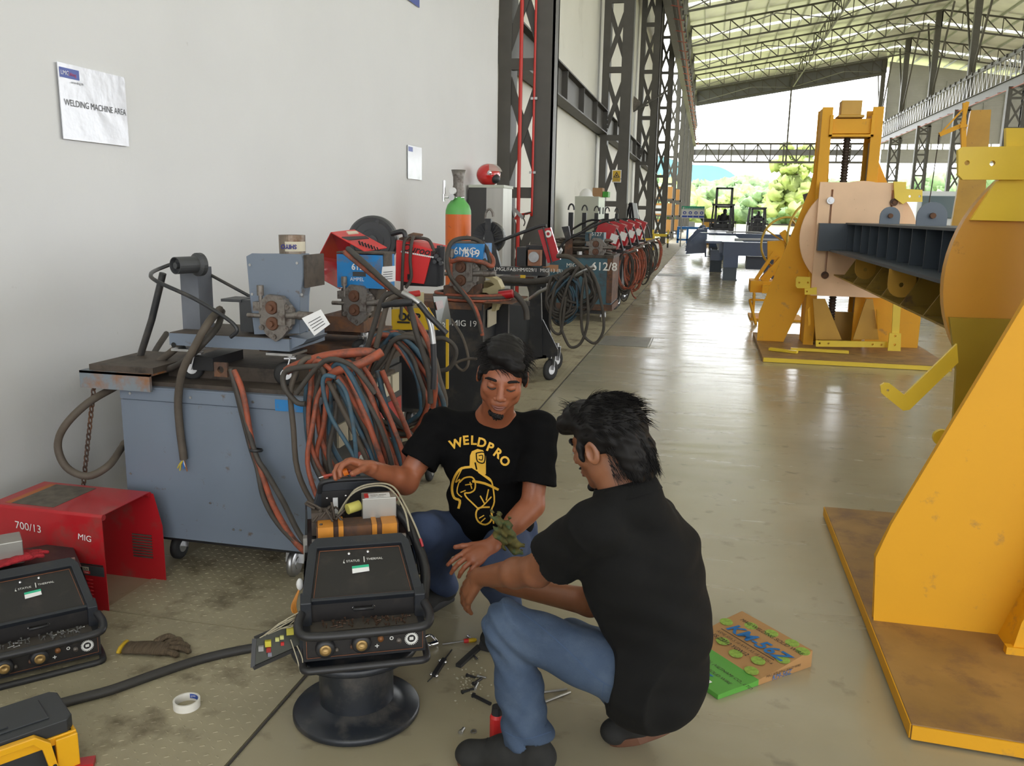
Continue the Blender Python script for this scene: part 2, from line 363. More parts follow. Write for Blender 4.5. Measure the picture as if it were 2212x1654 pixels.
for k in range(3, 9, 1):
    y = Y0+STEP*k; m.bar((-2.3, y, zroof(-2)-1.4), (4, y-6.2, zroof(4)-1.4), .1, .06); m.bar((4, y-6.2, zroof(4)-1.4), (9, y, zroof(9)-1.4), .1, .06); m.bar((9, y, zroof(9)-1.4), (14, y-6.2, zroof(14)-1.4), .1, .06); m.bar((14, y-6.2, zroof(14)-1.4), (19.3, y, zroof(19.3)-1.4), .1, .06)
tag(m.obj('roof_bracing', m_steel), 'long lattice brace running along the middle of the left bay roof', 'bracing')
# gable at the open end
m = truss(YE, -2.3, XR, m_steel, 14); g = m.obj('gable_truss', m_steel); tag(g, 'deep dark gable truss across the open end of the hall', 'truss')
m = M(); m.add([(-2.3, YE+.3, zroof(-2.3)-1.75), (XR, YE+.3, zroof(XR)-1.75), (XR, YE+.3, zroof(XR)+.2), (-2.3, YE+.3, zroof(-2.3)+.2), (-2.3, YE+.4, zroof(-2.3)-1.75), (XR, YE+.4, zroof(XR)-1.75), (XR, YE+.4, zroof(XR)+.2), (-2.3, YE+.4, zroof(-2.3)+.2)], [(0, 1, 2, 3), (7, 6, 5, 4), (0, 4, 5, 1), (1, 5, 6, 2), (2, 6, 7, 3), (3, 7, 4, 0)])
m.obj('fascia', mat('fascia sheet', (.16, .16, .18), .6), g)
m = M()
for z in (8.25, 10.45): m.bar((-2.3, YE, z), (XR, YE, z), .25, .25)
for i in range(15):
    x = -2.3+i*1.55; m.bar((x, YE, 8.25), (x, YE, 10.45), .16, .16)
    if i < 14: m.bar((x, YE, 10.4), (x+1.55, YE, 8.3), .14, .14) if i % 2 else m.bar((x, YE, 8.3), (x+1.55, YE, 10.4), .14, .14)
g = m.obj('wind_truss', m_steel); tag(g, 'grey horizontal lattice truss across the open hall end', 'truss')
M().bb(-2.3, XR, YE+.4, YE+.7, 9.1, 9.8).obj('door_rail', mat('grey rail', (.3, .3, .33), .5), g)
m = M(); m.bar((8.9, YE, 8.2), (8.9, YE, 18), .2, .2); m.bar((8.9, YE, 7.9), (8.9, YE, 8.3), .35, .35)
for x in (.4, 2.6, 4.6, 6.8, 10.9, 13.0, 15.2, 17.4): m.cyl((x, YE+.1, 10.4), (x, YE+.1, zroof(x)-1.5), .025, n=6)
m.obj('hanger', m_steel, g)
# right row
for k in range(1, 9):
    y = Y0+STEP*k; m = M(); laced(m, 18.35, 19.55, y, 10.1, .26, .26, .42)
    m.bb(19.0, 19.5, y, y+.4, 10.0, 20.0)
    m.bar((19.3, y+.2, 12.6), (19.3, y+4.5, 19.8), .14, .14); m.bar((19.3, y+.2, 12.6), (19.3, y-4.5, 19.8), .14, .14)
    tag(m.obj('steel_column', m_steel), 'dark laced column with raking struts under the right crane runway, '+ords[k-1]+' of the row', 'column', 'columns of the right row')
    m = M(); m.bb(XE-.4, XE, y, y+.4, 0, 16.4)
    if k > 3: tag(m.obj('steel_post', m_steel), 'plain dark post at the far edge of the right bay, '+ords[k-1]+' of the row', 'post', 'posts of the far right row')
m = M(); pts = [(XR+.3, 10.4), (XE, 10.4), (XE, zroof(XE)), (XR+.3, zroof(XR)-.3)]
m.plate(pts, (0, YE, 0), (1, 0, 0), (0, 0, 1), .1)
for x in np.arange(XR+.5, XE, 2.1): m.bar((x, YE-.15, 10.4), (x, YE-.15, 17.5), .12, .12)
m.bb(XR+.3, XE, YE-.05, YE+.05, 8.2, 9.8)
for x in np.arange(XR+.5, XE, 1.3): m.bb(x, x+.15, YE-.05, YE+.05, 9.8, 10.4)
struct(m, 'wall_far', m_clad)
# far side cladding of the right bay
m = M(); m.bb(XE, XE+.1, 60, YE, 8.0, 16.4); struct(m, 'wall_right', m_clad)
# pipes on the first column
def pipe(label, pts, r, clips=()):
    o = M().tube(smooth(pts, 4), r, 10).obj('red_pipe', m_redpipe); tag(o, label, 'pipe')
    for z, x, y in clips: M().box((x, y, z), (.10, .03, .035)).obj('pipe_clip', m_metal, o)
pipe('thick red pipe running up in front of the first laced column', [(-2.82, 12.9, 0), (-2.82, 12.9, 3), (-2.82, 12.9, 8)], .028)
x0 = atY(1154, 200, 13.0).x
pipe('thin red conduit clipped to the face of the first laced column', [(x0, 13.0, 8), (x0, 13.0, 3), (x0, 13.0, 1.66), (x0-.03, 13.0, 1.6), (x0-.2, 12.98, 1.56), (x0-.25, 12.96, 1.5)], .018, [(3.27, x0, 13.0), (2.2, x0, 13.0)])
# ================================================================ YELLOW MACHINES AND FAR FLOOR
def xz(pts, Y): return [(atY(a, b, Y).x, atY(a, b, Y).z) for a, b in pts]
def pxplate(m, pts, Y, t, holes=()):
    return m.plate(xz(pts, Y)[::-1] if False else xz(pts, Y), (0, Y, 0), (1, 0, 0), (0, 0, 1), t, [circ(*xz([(h[0], h[1])], Y)[0], h[2], 12) for h in holes])
m_yel = mat('machine yellow paint', (.72, .35, .008), .6, 0, .05, 1.5, dirt=(.45, .25, .05), dirt_amt=.03, dirt_scale=9)
m_yel2 = mat('fresh yellow paint', (.80, .58, .045), .4, 0, .06, 3)
m_yelold = mat('worn ochre paint', (.50, .28, .035), .5, 0, .12, 3, dirt=(.25, .12, .04), dirt_amt=-.05, dirt_scale=9)
m_peach = mat('primed face plate', (.82, .55, .34), .45, 0, .06, 3, dirt=(.4, .2, .08), dirt_amt=-.15, dirt_scale=16)
m_baseb = mat('dusty ochre base plate', (.32, .18, .055), .6, 0, .2, 4, dirt=(.2, .11, .05), dirt_amt=.5, dirt_scale=7)
m_girder = mat('blue grey girder', (.05, .065, .085), .45, 0, .12, 3)
m_oil = mat('greasy screw', (.05, .035, .025), .5, .4, .3, 30)
m_dark = mat('flat black', (.01, .01, .01), .8)  # near black colour for holes, louvre slots and a trim line
CX = 1.745
# --- far positioner
T = thing('work_positioner', 'large yellow positioner stand farther away, with square face plate and tall screw frame', 'positioner', (1.67, 10.9, 0), 'yellow positioners'); FARP = T
b = M(); b.bb(.69, 2.66, 9.85, 12.0, .0, .055); bp = b.obj('base_plate', [m_baseb], T); b = M(); b.bb(.70, 2.65, 9.838, 9.85, .004, .05); b.obj('base_edge', m_yel2, bp)
b = M()
for a, c in ((1662, 1722), (1708, 1833)): p0 = atZ(a, 756, .06); p1 = atZ(c, 763, .06); b.bar((p0.x, p0.y, .075), (p1.x, p1.y, .075), .06, .03)
b.obj('floor_strip', m_yel2, T)
b = M(); LW = [(.70, .05), (.70, .40), (.98, 1.28), (1.19, 1.95), (1.30, 2.86), (1.36, 2.86), (1.40, 1.9), (1.34, .9), (1.02, .05)]
b.plate(LW, (0, 11.2, 0), (1, 0, 0), (0, 0, 1), .03); b.obj('side_wing', m_yel, T)
b = M(); RW = [(2.60, .05), (2.60, .42), (2.35, 1.3), (2.1, 1.95), (1.93, 2.3), (1.85, 2.3), (1.85, .9), (2.0, .05)]
b.plate(RW, (0, 11.2, 0), (1, 0, 0), (0, 0, 1), .03); b.obj('side_wing', m_yel, T)
for xa, xb in ((1.24, 1.36), (1.80, 1.92)):
    b = M(); b.bb(xa, xb, 11.02, 11.05, .05, 2.88); b.bb(xa, xb, 11.45, 11.48, .05, 2.88); xm_ = xa+.02 if xa < 1.5 else xb-.02
    b.bb(xm_-.01, xm_+.01, 11.05, 11.45, .05, 2.88); b.obj('upright', m_yel, T, .004)
    M().bb((xa+xb)/2-.012, (xa+xb)/2+.012, 11.06, 11.44, .3, 2.5).obj('slide_rail', m_metal, T)
b = M(); b.bb(1.36, 1.80, 11.04, 11.3, 2.58, 2.75); b.bb(1.33, 1.37, 11.0, 11.3, 2.54, 2.79); b.bb(1.79, 1.83, 11.0, 11.3, 2.54, 2.79); b.bb(1.33, 1.83, 11.0, 11.32, 2.54, 2.57); b.obj('head_beam', m_yel, T, .005)
b = M(); b.bb(1.45, 1.68, 11.05, 11.25, 2.79, 2.96); b.bb(1.42, 1.71, 11.0, 11.3, 2.76, 2.79); b.obj('screw_bearing', m_yelold, T, .008)
prof = []; z = .15
while z < 2.58: prof += [(.034, z), (.045, z+.012), (.045, z+.02), (.034, z+.032)]; z += .034
M().lathe(prof, (1.56, 11.14, 0), (0, 0, 1), 14).obj('lead_screw', m_oil, T)
M().lathe([(0, -.03), (.655, -.03), (.655, .03), (0, .03)], (CX, 10.95, 1.38), (0, 1, 0), 64, False).obj('turntable_disc', m_peach, T)
b = M(); FP = xz([(1770, 395), (1957, 393), (1920, 640), (1752, 638)], 10.85)
sl = lambda x, z0, z1: [(x-.012, z0), (x+.012, z0), (x+.012, z1), (x-.012, z1)]
b.plate([(1.262, .68), (2.20, .68), (2.20, 2.015), (1.262, 2.015)], (0, 10.87, 0), (1, 0, 0), (0, 0, 1), .05, [sl(1.405, .93, 1.93), sl(2.07, 1.0, 1.93)])
fp = b.obj('face_plate', m_peach, T)
for px, py, mm, nm in ((1794, 433, m_metal, 'locking_bolt'), (1931, 437, m_rust, 'locking_bolt'), (1782, 594, m_rust, 'locking_bolt')):
    c = atY(px, py, 10.83); M().lathe([(0, -.03), (.02, -.03), (.02, -.015), (.043, -.015), (.043, .02), (0, .02)], (c.x, 10.83, c.z), (0, 1, 0), 12, False).obj(nm, mm, fp)
b = M(); pxplate(b, [(1930, 392), (1957, 393), (1957, 408), (1992, 410), (1992, 436), (1957, 436), (1950, 441), (1932, 428)], 10.80, .03, [(1965, 424, .014), (1986, 424, .014)]); b.obj('bracket', m_yel2, T)
b = M(); pxplate(b, [(1719, 601), (1722, 597), (1750, 598), (1750, 622), (1722, 622), (1719, 618)], 10.80, .03, [(1726, 610, .012), (1745, 610, .012)]); pxplate(b, [(1738, 623), (1764, 620), (1764, 636), (1738, 636)], 10.78, .03, [(1743, 629, .01)]); b.obj('bracket', m_yel2, T)
b = M(); pxplate(b, [(1756, 645), (1782, 645), (1818, 733), (1762, 733)], 10.9, .03); b.obj('foot_gusset', m_yelold, T)
b = M(); pxplate(b, [(1871, 645), (1885, 645), (1898, 733), (1842, 733)], 10.9, .03); b.obj('foot_gusset', m_yelold, T)
b = M(); pxplate(b, [(1744, 667), (1749, 663), (1751, 700), (1746, 704)], 10.85, .03); b.obj('lug', m_yel, T); b = M(); pxplate(b, [(1893, 668), (1899, 672), (1899, 708), (1895, 710)], 10.85, .03); b.obj('lug', m_yel, T)
b = M(); pxplate(b, [(1762, 735), (1916, 738), (1916, 750), (1762, 748)], 10.6, .04, [(1770, 741, .012), (1789, 741, .012), (1884, 743, .012), (1903, 744, .012)]); b.obj('foot_rail', m_yel2, T)
b = M(); pxplate(b, [(1921, 719), (1946, 720), (1945, 758), (1917, 757)], 10.5, .03, [(1933, 725, .014), (1932, 744, .014)]); pxplate(b, [(1929, 655), (1946, 655), (1942, 720), (1926, 720)], 10.52, .02); b.obj('angle_bracket', m_yel2, T)
b = M(); b.bb(1.3, 1.9, 11.3, 11.33, .06, .45); b.bb(1.45, 1.66, 11.05, 11.28, .06, .2); b.obj('rear_frame', m_yelold, T)
# --- near positioner
T = thing('work_positioner', 'large yellow positioner stand nearest the camera at the right edge, on a dusty ochre base', 'positioner', (1.67, 3.6, 0), 'yellow positioners')
b = M(); b.plate([(.713, 2.62), (2.75, 2.50), (2.75, 4.70), (.713, 4.70)], (0, 0, .032), (1, 0, 0), (0, 1, 0), .05); bp = b.obj('base_plate', m_baseb, T, .003)
b = M(); b.bar((.715, 2.615, .032), (2.75, 2.494, .032), .006, .046); b.bar((.711, 2.62, .032), (.711, 4.70, .032), .004, .046); b.obj('base_edge', m_yel, bp)
b = M(); W3 = xz([(1883, 1372), (1890, 1200), (1925, 1130), (2212, 650)], 3.35); W3 = [(.728, .057), W3[1], W3[2], (1.111, 1.323), (1.34, 1.85), (1.42, 1.85), (1.42, .4), (1.19, .057)]
b.plate(W3, (0, 3.35, 0), (1, 0, 0), (0, 0, 1), .03); b.obj('side_wing', m_yel, T, .002)
b = M(); b.plate([(2.75, .057), (2.75, .4), (2.4, 1.2), (2.1, 1.95), (2.0, 1.95), (2.0, .057)], (0, 3.35, 0), (1, 0, 0), (0, 0, 1), .03); b.obj('side_wing', m_yel, T)
b = M(); b.plate([(1.17, .057), (1.55, .057), (1.55, .95), (1.46, .95), (1.19, .18)], (0, 3.20, 0), (1, 0, 0), (0, 0, 1), .03); b.add([(1.17, 3.2, .057), (1.17, 3.35, .057), (1.46, 3.35, .95), (1.46, 3.2, .95)], [(0, 1, 2, 3)]); b.bar((1.15, 3.19, .07), (1.6, 3.19, .07), .03, .03); b.obj('foot_gusset', m_yel, T)
for xa, xb in ((1.42, 1.56), (1.93, 2.07)):
    b = M(); b.bb(xa, xb, 3.40, 3.43, .05, 2.88); b.bb(xa, xb, 3.80, 3.83, .05, 2.88); b.bb(xa, xa+.02, 3.43, 3.80, .05, 2.88); b.obj('upright', m_yelold, T)
M().lathe(prof, (1.745, 3.62, 0), (0, 0, 1), 14).obj('lead_screw', m_oil, T)
M().bb(1.42, 2.07, 3.45, 3.7, 2.6, 2.8).obj('head_beam', m_yel, T)
M().lathe([(0, -.03), (.655, -.03), (.655, .03), (0, .03)], (CX, 4.37, 1.33), (0, 1, 0), 72, False).obj('turntable_disc', mat('orange brown disc paint', (.62, .31, .04), .35, 0, .08, 2, dirt=(.4, .2, .04), dirt_amt=-.15, dirt_scale=9), T)
b = M(); pxplate(b, [(2050, 685), (2212, 690), (2212, 1100), (2040, 1290), (2052, 1000), (2064, 800)], 4.32, .03); b.obj('slide_plate', mat('olive yellow paint', (.36, .25, .02), .45, 0, .1, 3), T)
b = M(); pxplate(b, [(2068, 325), (2076, 318), (2212, 316), (2212, 388), (2078, 388), (2068, 378)], 4.30, .03, [(2087, 352, .011), (2142, 353, .012)]); b.obj('bracket', m_yel2, T, .002)
b = M(); pxplate(b, [(2171, 277), (2290, 277), (2290, 480), (2095, 475), (2150, 392), (2171, 388)], 4.33, .03); b.obj('bracket', m_yel2, T)
b = M(); pxplate(b, [(1901, 832), (1910, 826), (1922, 828), (1953, 852), (2066, 742), (2069, 782), (1964, 884), (1950, 886), (1903, 848)], 4.1, .02, [(1917, 842, .006)]); b.obj('locating_arm', m_yel2, T)
c = atY(2028, 944, 3.9); M().lathe([(0, -.012), (.035, -.012), (.035, .012), (0, .012)], (c.x+.01, 3.9, c.z), (0, 1, 0), 24, False).bb(c.x, c.x+.25, 3.89, 3.91, c.z-.03, c.z+.03).obj('lug', m_yel2, T)
# --- beam carried between the two
T = thing('jig_beam', 'long blue grey ribbed girder spanning between the two yellow positioners', 'girder', (1.6, 7.5, 1.1))
b = M(); x0, x1 = 1.60, 1.98; y0, y1 = 4.45, 10.80
b.bb(x0-.02, x1+.3, y0, y1, 1.53, 1.55); b.bb(x0+.16, x0+.18, y0, y1, 1.24, 1.53); b.bb(x1-.02, x1, y0, y1, 1.24, 1.53); b.bb(1.42, x1, y0, y1, 1.215, 1.24)
b.bb(1.28, 1.66, 10.70, 10.83, 1.22, 1.54); b.bb(1.28, 1.66, 4.42, 4.5, 1.22, 1.54)
b.obj('girder', m_girder, T)
b = M(); y = y0+.2
while y < y1: b.bb(x0-.01, x0+.17, y, y+.012, 1.24, 1.53); y += .46
b.obj('rib', m_girder, T)
for px, py, Yb in ((1921, 480, 9.9), (2011, 484, 8.0)):
    c = atY(px, py, Yb); r = .10 if Yb > 9 else .12
    b = M(); b.plate([(c.x-r, 1.54)]+[(c.x-r, 1.63)]+circ(c.x, 1.63, r, 12, PI, 0)+[(c.x+r, 1.54)], (0, Yb, 0), (1, 0, 0), (0, 0, 1), .025); lg = b.obj('lifting_lug', mat('light blue grey paint', (.13, .16, .2), .5), T)
    M().lathe([(0, -.03), (.025, -.03), (.025, .02), (0, .02)], (c.x, Yb-.02, 1.635), (0, 1, 0), 8, False).obj('bolt', m_rust, lg)
b = M(); b.bb(1.50, 2.0, 4.5, 10.8, .93, .945); b.bb(1.78, 1.80, 4.5, 10.8, .945, 1.21)
for y in np.arange(4.9, 10.8, .75): b.plate([(1.5, .945), (1.79, .945), (1.79, 1.21), (1.66, 1.21)], (0, y, 0), (1, 0, 0), (0, 0, 1), .015)
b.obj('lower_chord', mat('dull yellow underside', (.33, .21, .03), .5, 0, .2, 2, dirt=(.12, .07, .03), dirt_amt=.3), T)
for px, py, Yb in ((1869, 582, 9.4), (1947, 615, 7.2)):
    c = atY(px, py, Yb); b = M(); b.plate([(c.x-.1, 1.22), (c.x-.1, c.z)]+circ(c.x, c.z, .1, 10, PI, 2*PI)+[(c.x+.1, 1.22)], (0, Yb, 0), (1, 0, 0), (0, 0, 1), .02, [circ(c.x, c.z, .02, 8)]); b.obj('hanging_lug', m_yelold, T)
# --- tall yellow tower behind
T = thing('jib_tower', 'tall tapering ochre tower with a small jib arm, behind the near positioner', 'tower', (4.3, 16, 0))
ra = Matrix.Rotation(R(-12), 3, 'Z')
M().box((4.35, 16.3, 1.7), (.62, .6, 3.4), ra, .48, .8).obj('mast', m_yelold, T)
b = M(); p = [atY(x, y, 15.9) for x, y in ((2080, 262), (2081, 332), (2076, 268), (2029, 291), (2078, 250), (2068, 262))]
b.bar(p[0], p[1], .07, .07); b.bar(atY(2083, 222, 15.9), atY(2083, 340, 15.9), .05, .05); b.bar(atY(2090, 220, 15.9), p[0], .05, .05); b.bar(atY(2084, 268, 15.9), p[3], .06, .07); b.bar(atY(2080, 236, 15.9), p[3], .025, .025); b.bar(atY(2088, 272, 15.9), atY(2072, 274, 15.9), .12, .04); b.obj('jib_arm', m_yel, T)
b = M(); b.cyl(p[3], p[3]-V((0, 0, .15)), .015, n=6); b.tube(smooth([p[3]-V((0, 0, .1)), atY(2022, 340, 15.7), atY(2010, 420, 15.4), atY(1993, 520, 15.0)], 4), .008, 6); b.obj('hoist_cable', m_oil, T)
# --- handwheel jig (yellow machine with two handwheels)
T = thing('handwheel_jig', 'yellow jig with two big spoked handwheels, half hidden left of the far positioner', 'jig', (1.3, 15, 0))
def wheel(px, py, rx, Yw, nm, tilt):
    c = atY(px, py, Yw); rot = Matrix.Rotation(tilt, 3, 'Z'); b = M(); q = [c+rot@V((rx*math.cos(a), 0, rx*math.sin(a))) for a in [2*PI*i/40 for i in range(40)]]
    b.tube(q, .018, 8, True)
    for k in range(3): a = 2*PI*k/3+.5; b.bar(c, c+rot@V((rx*math.cos(a), 0, rx*math.sin(a))), .03, .02)
    b.cyl(c-rot@V((0, .06, 0)), c+rot@V((0, .06, 0)), .05); b.obj(nm, mat('handwheel paint', (.5, .33, .04), .45), T)
wheel(1698, 526, .42, 14.6, 'handwheel', .35); wheel(1742, 512, .50, 13.8, 'handwheel', .9)
b = M(); q = lambda x, y, Y_=14.4: atY(x, y, Y_)
b.bar(q(1632, 605), q(1672, 545), .14, .05); b.bar(q(1648, 606), q(1690, 560), .17, .12); b.bar(q(1676, 520), q(1676, 560), .26, .1); b.bar(q(1690, 500), q(1712, 535), .18, .1); b.bar(q(1677, 560), q(1677, 640), .08, .1)
b.bb(.72, 1.5, 14.1, 14.7, .42, .6); b.bb(.74, 1.55, 13.9, 14.7, .0, .03); b.bar((.78, 14.0, .42), (.78, 14.0, 0), .03, .3); b.bb(.72, 1.6, 13.95, 14.0, .3, .33); b.bar((.72, 14.0, .3), (.80, 13.3, .0), .03, .05)
for x in (.9, 1.2): b.bb(x, x+.15, 14.0, 14.1, .42, .55)
b.obj('frame', m_yel, T)
# --- dark mudguard above, not a positioner part, only parented to it
b = M(); pxplate(b, [(1734, 420), (1757, 413), (1742, 455)], 13.2, .04); b.obj('mudguard', mat('brown black steel', (.05, .04, .035), .6), FARP)
# --- blue chassis frames
m_navy = mat('navy chassis paint', (.035, .06, .12), .3, 0, .1, 2, coat=.3)
def chassis(Yf, px_l, label, w=6.5):
    T = thing('trailer_chassis', label, 'chassis', (2, Yf, 0), 'navy trailer chassis'); s = Yf/22.5
    x0 = .42; zt, zb = .95, .63
    b = M(); b.bb(x0, x0+w, Yf, Yf+.3, zb, zt); b.bb(x0-.04, x0+w, Yf-.02, Yf+.32, zt, zt+.02)
    b.bb(x0-.45, x0+.5, Yf+.32, Yf+7.5, zt-.04, zt+.02); b.bb(x0-.1, x0+.1, Yf+.3, Yf+7.5, zb+.05, zt-.04); b.bb(x0+2.2, x0+w, Yf+1.5, Yf+1.8, zb, zt); b.obj('frame_rail', m_navy, T)
    b = M(); b.plate([(-.55, .55), (-.5, .85), (-.2, 1.15), (.0, 1.15), (.0, .6)], (0, Yf+2.2, 0), (1, 0, 0), (0, 0, 1), .4); b.obj('gooseneck', m_navy, T); b = M(); b.plate([(-.65, .5), (-.6, .85), (-.3, 1.2), (-.1, 1.2), (-.1, .55)], (0, Yf+5.6, 0), (1, 0, 0), (0, 0, 1), .4); b.obj('gooseneck', m_navy, T)
    for xx, yy in ((x0+.02, Yf+.02), (x0-.3, Yf+3.4)):
        b = M(); b.bb(xx, xx+.36, yy, yy+.3, .33, zb); lg = b.obj('landing_leg', m_navy, T); b = M(); b.bb(xx+.01, xx+.34, yy+.02, yy+.28, .03, .33); b.bb(xx, xx+.36, yy, yy+.3, 0, .03); b.obj('foot', m_girder, lg)
    b = M(); b.bb(x0+.6, x0+2.3, Yf+.35, Yf+1.0, .28, zb-.02); b.bb(x0+1.25, x0+1.4, Yf+.4, Yf+.6, .05, .3); b.bb(x0+1.05, x0+1.12, Yf+.4, Yf+.6, .18, .3); b.bb(x0+1.6, x0+1.7, Yf+.4, Yf+.6, .18, .3); b.obj('equipment_box', mat('dark navy box', (.012, .02, .04), .4), T)
    b = M(); b.tube(smooth([(x0+.3, Yf+1.4, zt+.05), (x0+1.5, Yf+1.3, zt+.06), (x0+1.8, Yf+1.3, zt-.02)], 4), .035, 6); b.tube(smooth([(x0+3.4, Yf+1.0, zt-.02), (x0+3.0, Yf+1.0, zt+.05), (x0+w, Yf+1.0, zt+.06)], 4), .035, 6); b.obj('air_pipe', mat('pale grey pipe', (.5, .5, .52), .4), T)
    return T
CHS = chassis(22.4, 1563, 'navy trailer chassis standing nearest on its landing legs in the aisle')
chassis(33.5, 1530, 'navy trailer chassis parked directly behind the nearest one')
b = M(); p = [atY(x, y, 30) for x, y in ((1524, 535), (1524, 554), (1535, 554), (1535, 536))]
b.tube(p, .03, 6); b.obj('step', m_navy, CHS)
# --- forklifts with drivers
def blob_person(parent, c, s): pass
def forklift(px, Yf, h, label, mast_h):
    c = atZ(px, 470, 1.6) if False else None
    x = atY(px, 480, Yf).x; T = thing('forklift', label, 'forklift', (x, Yf, 0), 'forklifts in the hall opening')
    b = M(); b.bb(x-.55, x+.55, Yf, Yf+2.0, .2, 1.05); b.bb(x-.6, x+.6, Yf+1.2, Yf+2.2, .4, 1.25); b.bb(x-.35, x+.35, Yf+.1, Yf+.9, .2, 1.25); b.obj('body', m_blackp, T, .03)
    for sx in (-.5, .5):
        for yy in (Yf+.2, Yf+1.7): M().cyl((x+sx-.1, yy, .3), (x+sx+.1, yy, .3), .3, n=18).obj('wheel', m_rubber, T)
    b = M()
    for sx in (-.55, .55):
        b.bar((x+sx, Yf+.3, 1.1), (x+sx*.85, Yf+.5, 2.15), .08, .08); b.bar((x+sx, Yf+1.9, 1.1), (x+sx*.85, Yf+1.7, 2.15), .08, .08)
    b.bb(x-.55, x+.55, Yf+.4, Yf+1.8, 2.12, 2.2); b.obj('overhead_guard', m_blackp, T)
    b = M()
    for sx in (-.36, .36): b.bb(x+sx-.06, x+sx+.06, Yf-.2, Yf-.05, .1, mast_h)
    for z in (.6, mast_h*.68, mast_h-.06): b.bb(x-.4, x+.4, Yf-.2, Yf-.05, z, z+.09)
    b.bb(x-.55, x+.55, Yf-.28, Yf-.2, .35, .42); b.bb(x-.55, x+.55, Yf-.28, Yf-.2, .95, 1.02)
    for sx in (-.62, -.3, 0, .3, .62): b.bb(x+sx-.02, x+sx+.02, Yf-.28, Yf-.24, .4, 1.35)
    b.bb(x-.62, x+.62, Yf-.28, Yf-.24, 1.32, 1.37); b.obj('mast', m_blackp, T)
    for sx in (-.52, .52): M().bb(x+sx-.06, x+sx+.06, Yf+2.18, Yf+2.24, .6, .9).obj('tail_light', mat('amber lamp', (.5, .12, .02), .4), T)
    b = M(); b.ball((x+.1, Yf+1.0, 1.82), (.10, .12, .14), 10); b.ball((x+.05, Yf+1.05, 1.42), (.24, .17, .34), 10); b.cyl((x+.09, Yf+1.02, 1.65), (x+.1, Yf+1.0, 1.75), .06, n=8)
    for sx in (-1, 1): b.tube([(x+.05+sx*.22, Yf+1.0, 1.62), (x+.05+sx*.3, Yf+.8, 1.35), (x+sx*.12, Yf+.55, 1.35)], [.07, .055, .045], 8); b.tube([(x+sx*.1, Yf+1.1, 1.15), (x+sx*.14, Yf+.6, 1.15), (x+sx*.14, Yf+.5, .8)], [.1, .09, .07], 8)
    p = b.obj('person', mat('dark overalls', (.03, .03, .035), .8)); tag(p, 'small driver in dark clothes seated in the '+('taller left' if mast_h > 2.7 else 'smaller right')+' forklift', 'person')
    b = M(); b.ball((x+.1, Yf+1.0, 1.85), (.105, .125, .12), 10); b.obj('hair', mat('black hair', (.012, .010, .009), .5), p)
forklift(1561, 44, 1, 'dark forklift with tall raised mast, the left one of two in the hall opening', 2.95)
forklift(1636, 57, 1, 'dark forklift with low mast, the right one of two in the hall opening', 2.1)
b = M(); b.bb(4.0, 9.5, 75, 75.1, .95, 1.05); b.bb(6.5, 6.6, 75, 75.1, 0, 1); b.bb(4.2, 4.3, 75, 75.1, 0, 1); tag(b.obj('barrier_rail', m_steel), 'low grey barrier rail between the forklifts', 'barrier')
# --- safety board on posts, blue rack bench, yellow barriers, wooden racks left side
Yb = 46.0; T = thing('safety_board', 'white safety notice board with a green header, on two posts far down the aisle', 'sign', (-1.0, Yb, 0))
BB = xz([(1473, 445), (1522, 445), (1518, 472), (1472, 472)], Yb); x0, x1 = BB[0][0], BB[1][0]; z1, z0 = BB[0][1], BB[2][1]
M().bb(x0, x1, Yb, Yb+.03, z0, z1).obj('panel', m_white, T); M().bb(x0, x1, Yb-.02, Yb, z1-.15, z1).obj('header', mat('sign green', (.02, .35, .2), .5), T)
text(T, 'Essential Workmanship Safety First', (x0+.16, Yb-.025, z1-.13), (1, 0, 0), (0, 0, 1), .085, m_white)
M().bb(x0+.07, x0+.11, Yb-.026, Yb-.02, z1-.15, z1-.04).bb(x0+.035, x0+.145, Yb-.026, Yb-.02, z1-.11, z1-.08).obj('cross', m_white, T)
for i in range(4):
    cxs = x0+(x1-x0)*(.14+.25*i); mb = mat('sign blue', (.03, .08, .45), .5); M().lathe([(0, 0), (.085, 0)], (cxs, Yb-.012, z0+.28), (0, -1, 0), 20, False).obj('pictogram', mb, T); M().bb(cxs-.13, cxs+.13, Yb-.015, Yb-.005, z0+.05, z0+.14).obj('caption', mb, T)
    M().lathe([(0, 0), (.035, 0)], (cxs, Yb-.018, z0+.29), (0, -1, 0), 14, False).bb(cxs-.04, cxs+.04, Yb-.018, Yb-.016, z0+.225, z0+.245).obj('symbol', m_white, T)
b = M()
for x in (x0+.02, x1-.02): b.cyl((x, Yb+.05, 0), (x, Yb+.05, z1), .03, n=8)
b.obj('post', mat('galvanised post', (.35, .36, .36), .5), T)
T = thing('steel_bench', 'blue steel bench with boxes under the safety board', 'bench', (-.8, 52, 0)); mb = mat('bench blue', (.01, .12, .38), .45)
b = M(); b.bb(-1.75, 0.35, 52, 53, .82, .95)
for x in (-1.75, -1.2, .25): b.bb(x, x+.12, 52, 52.1, 0, .82)
b.bb(-1.75, .35, 52, 52.1, .15, .25); b.obj('frame', mb, T)
for i, (x, w_, c, lb) in enumerate(((-1.1, .35, (.5, .5, .45), 'pale parts box standing on the blue bench'), (-.35, .8, (.55, .3, .05), 'yellow parts crate standing on the blue bench'), (-.3, .7, (.03, .03, .03), 'black parts crate stacked on the yellow crate'))):
    tag(M().bb(x, x+w_, 52.2, 52.8, .95 if i < 2 else 1.25, 1.25 if i < 2 else 1.45).obj('parts_box', mat('box%d' % i, c, .6)), lb, 'box')
tag(M().cyl((-.35, 50.4, .26), (.35, 50.4, .26), .26, n=20).obj('yellow_drum', m_yel), 'yellow drum lying on the floor by the blue bench', 'drum')
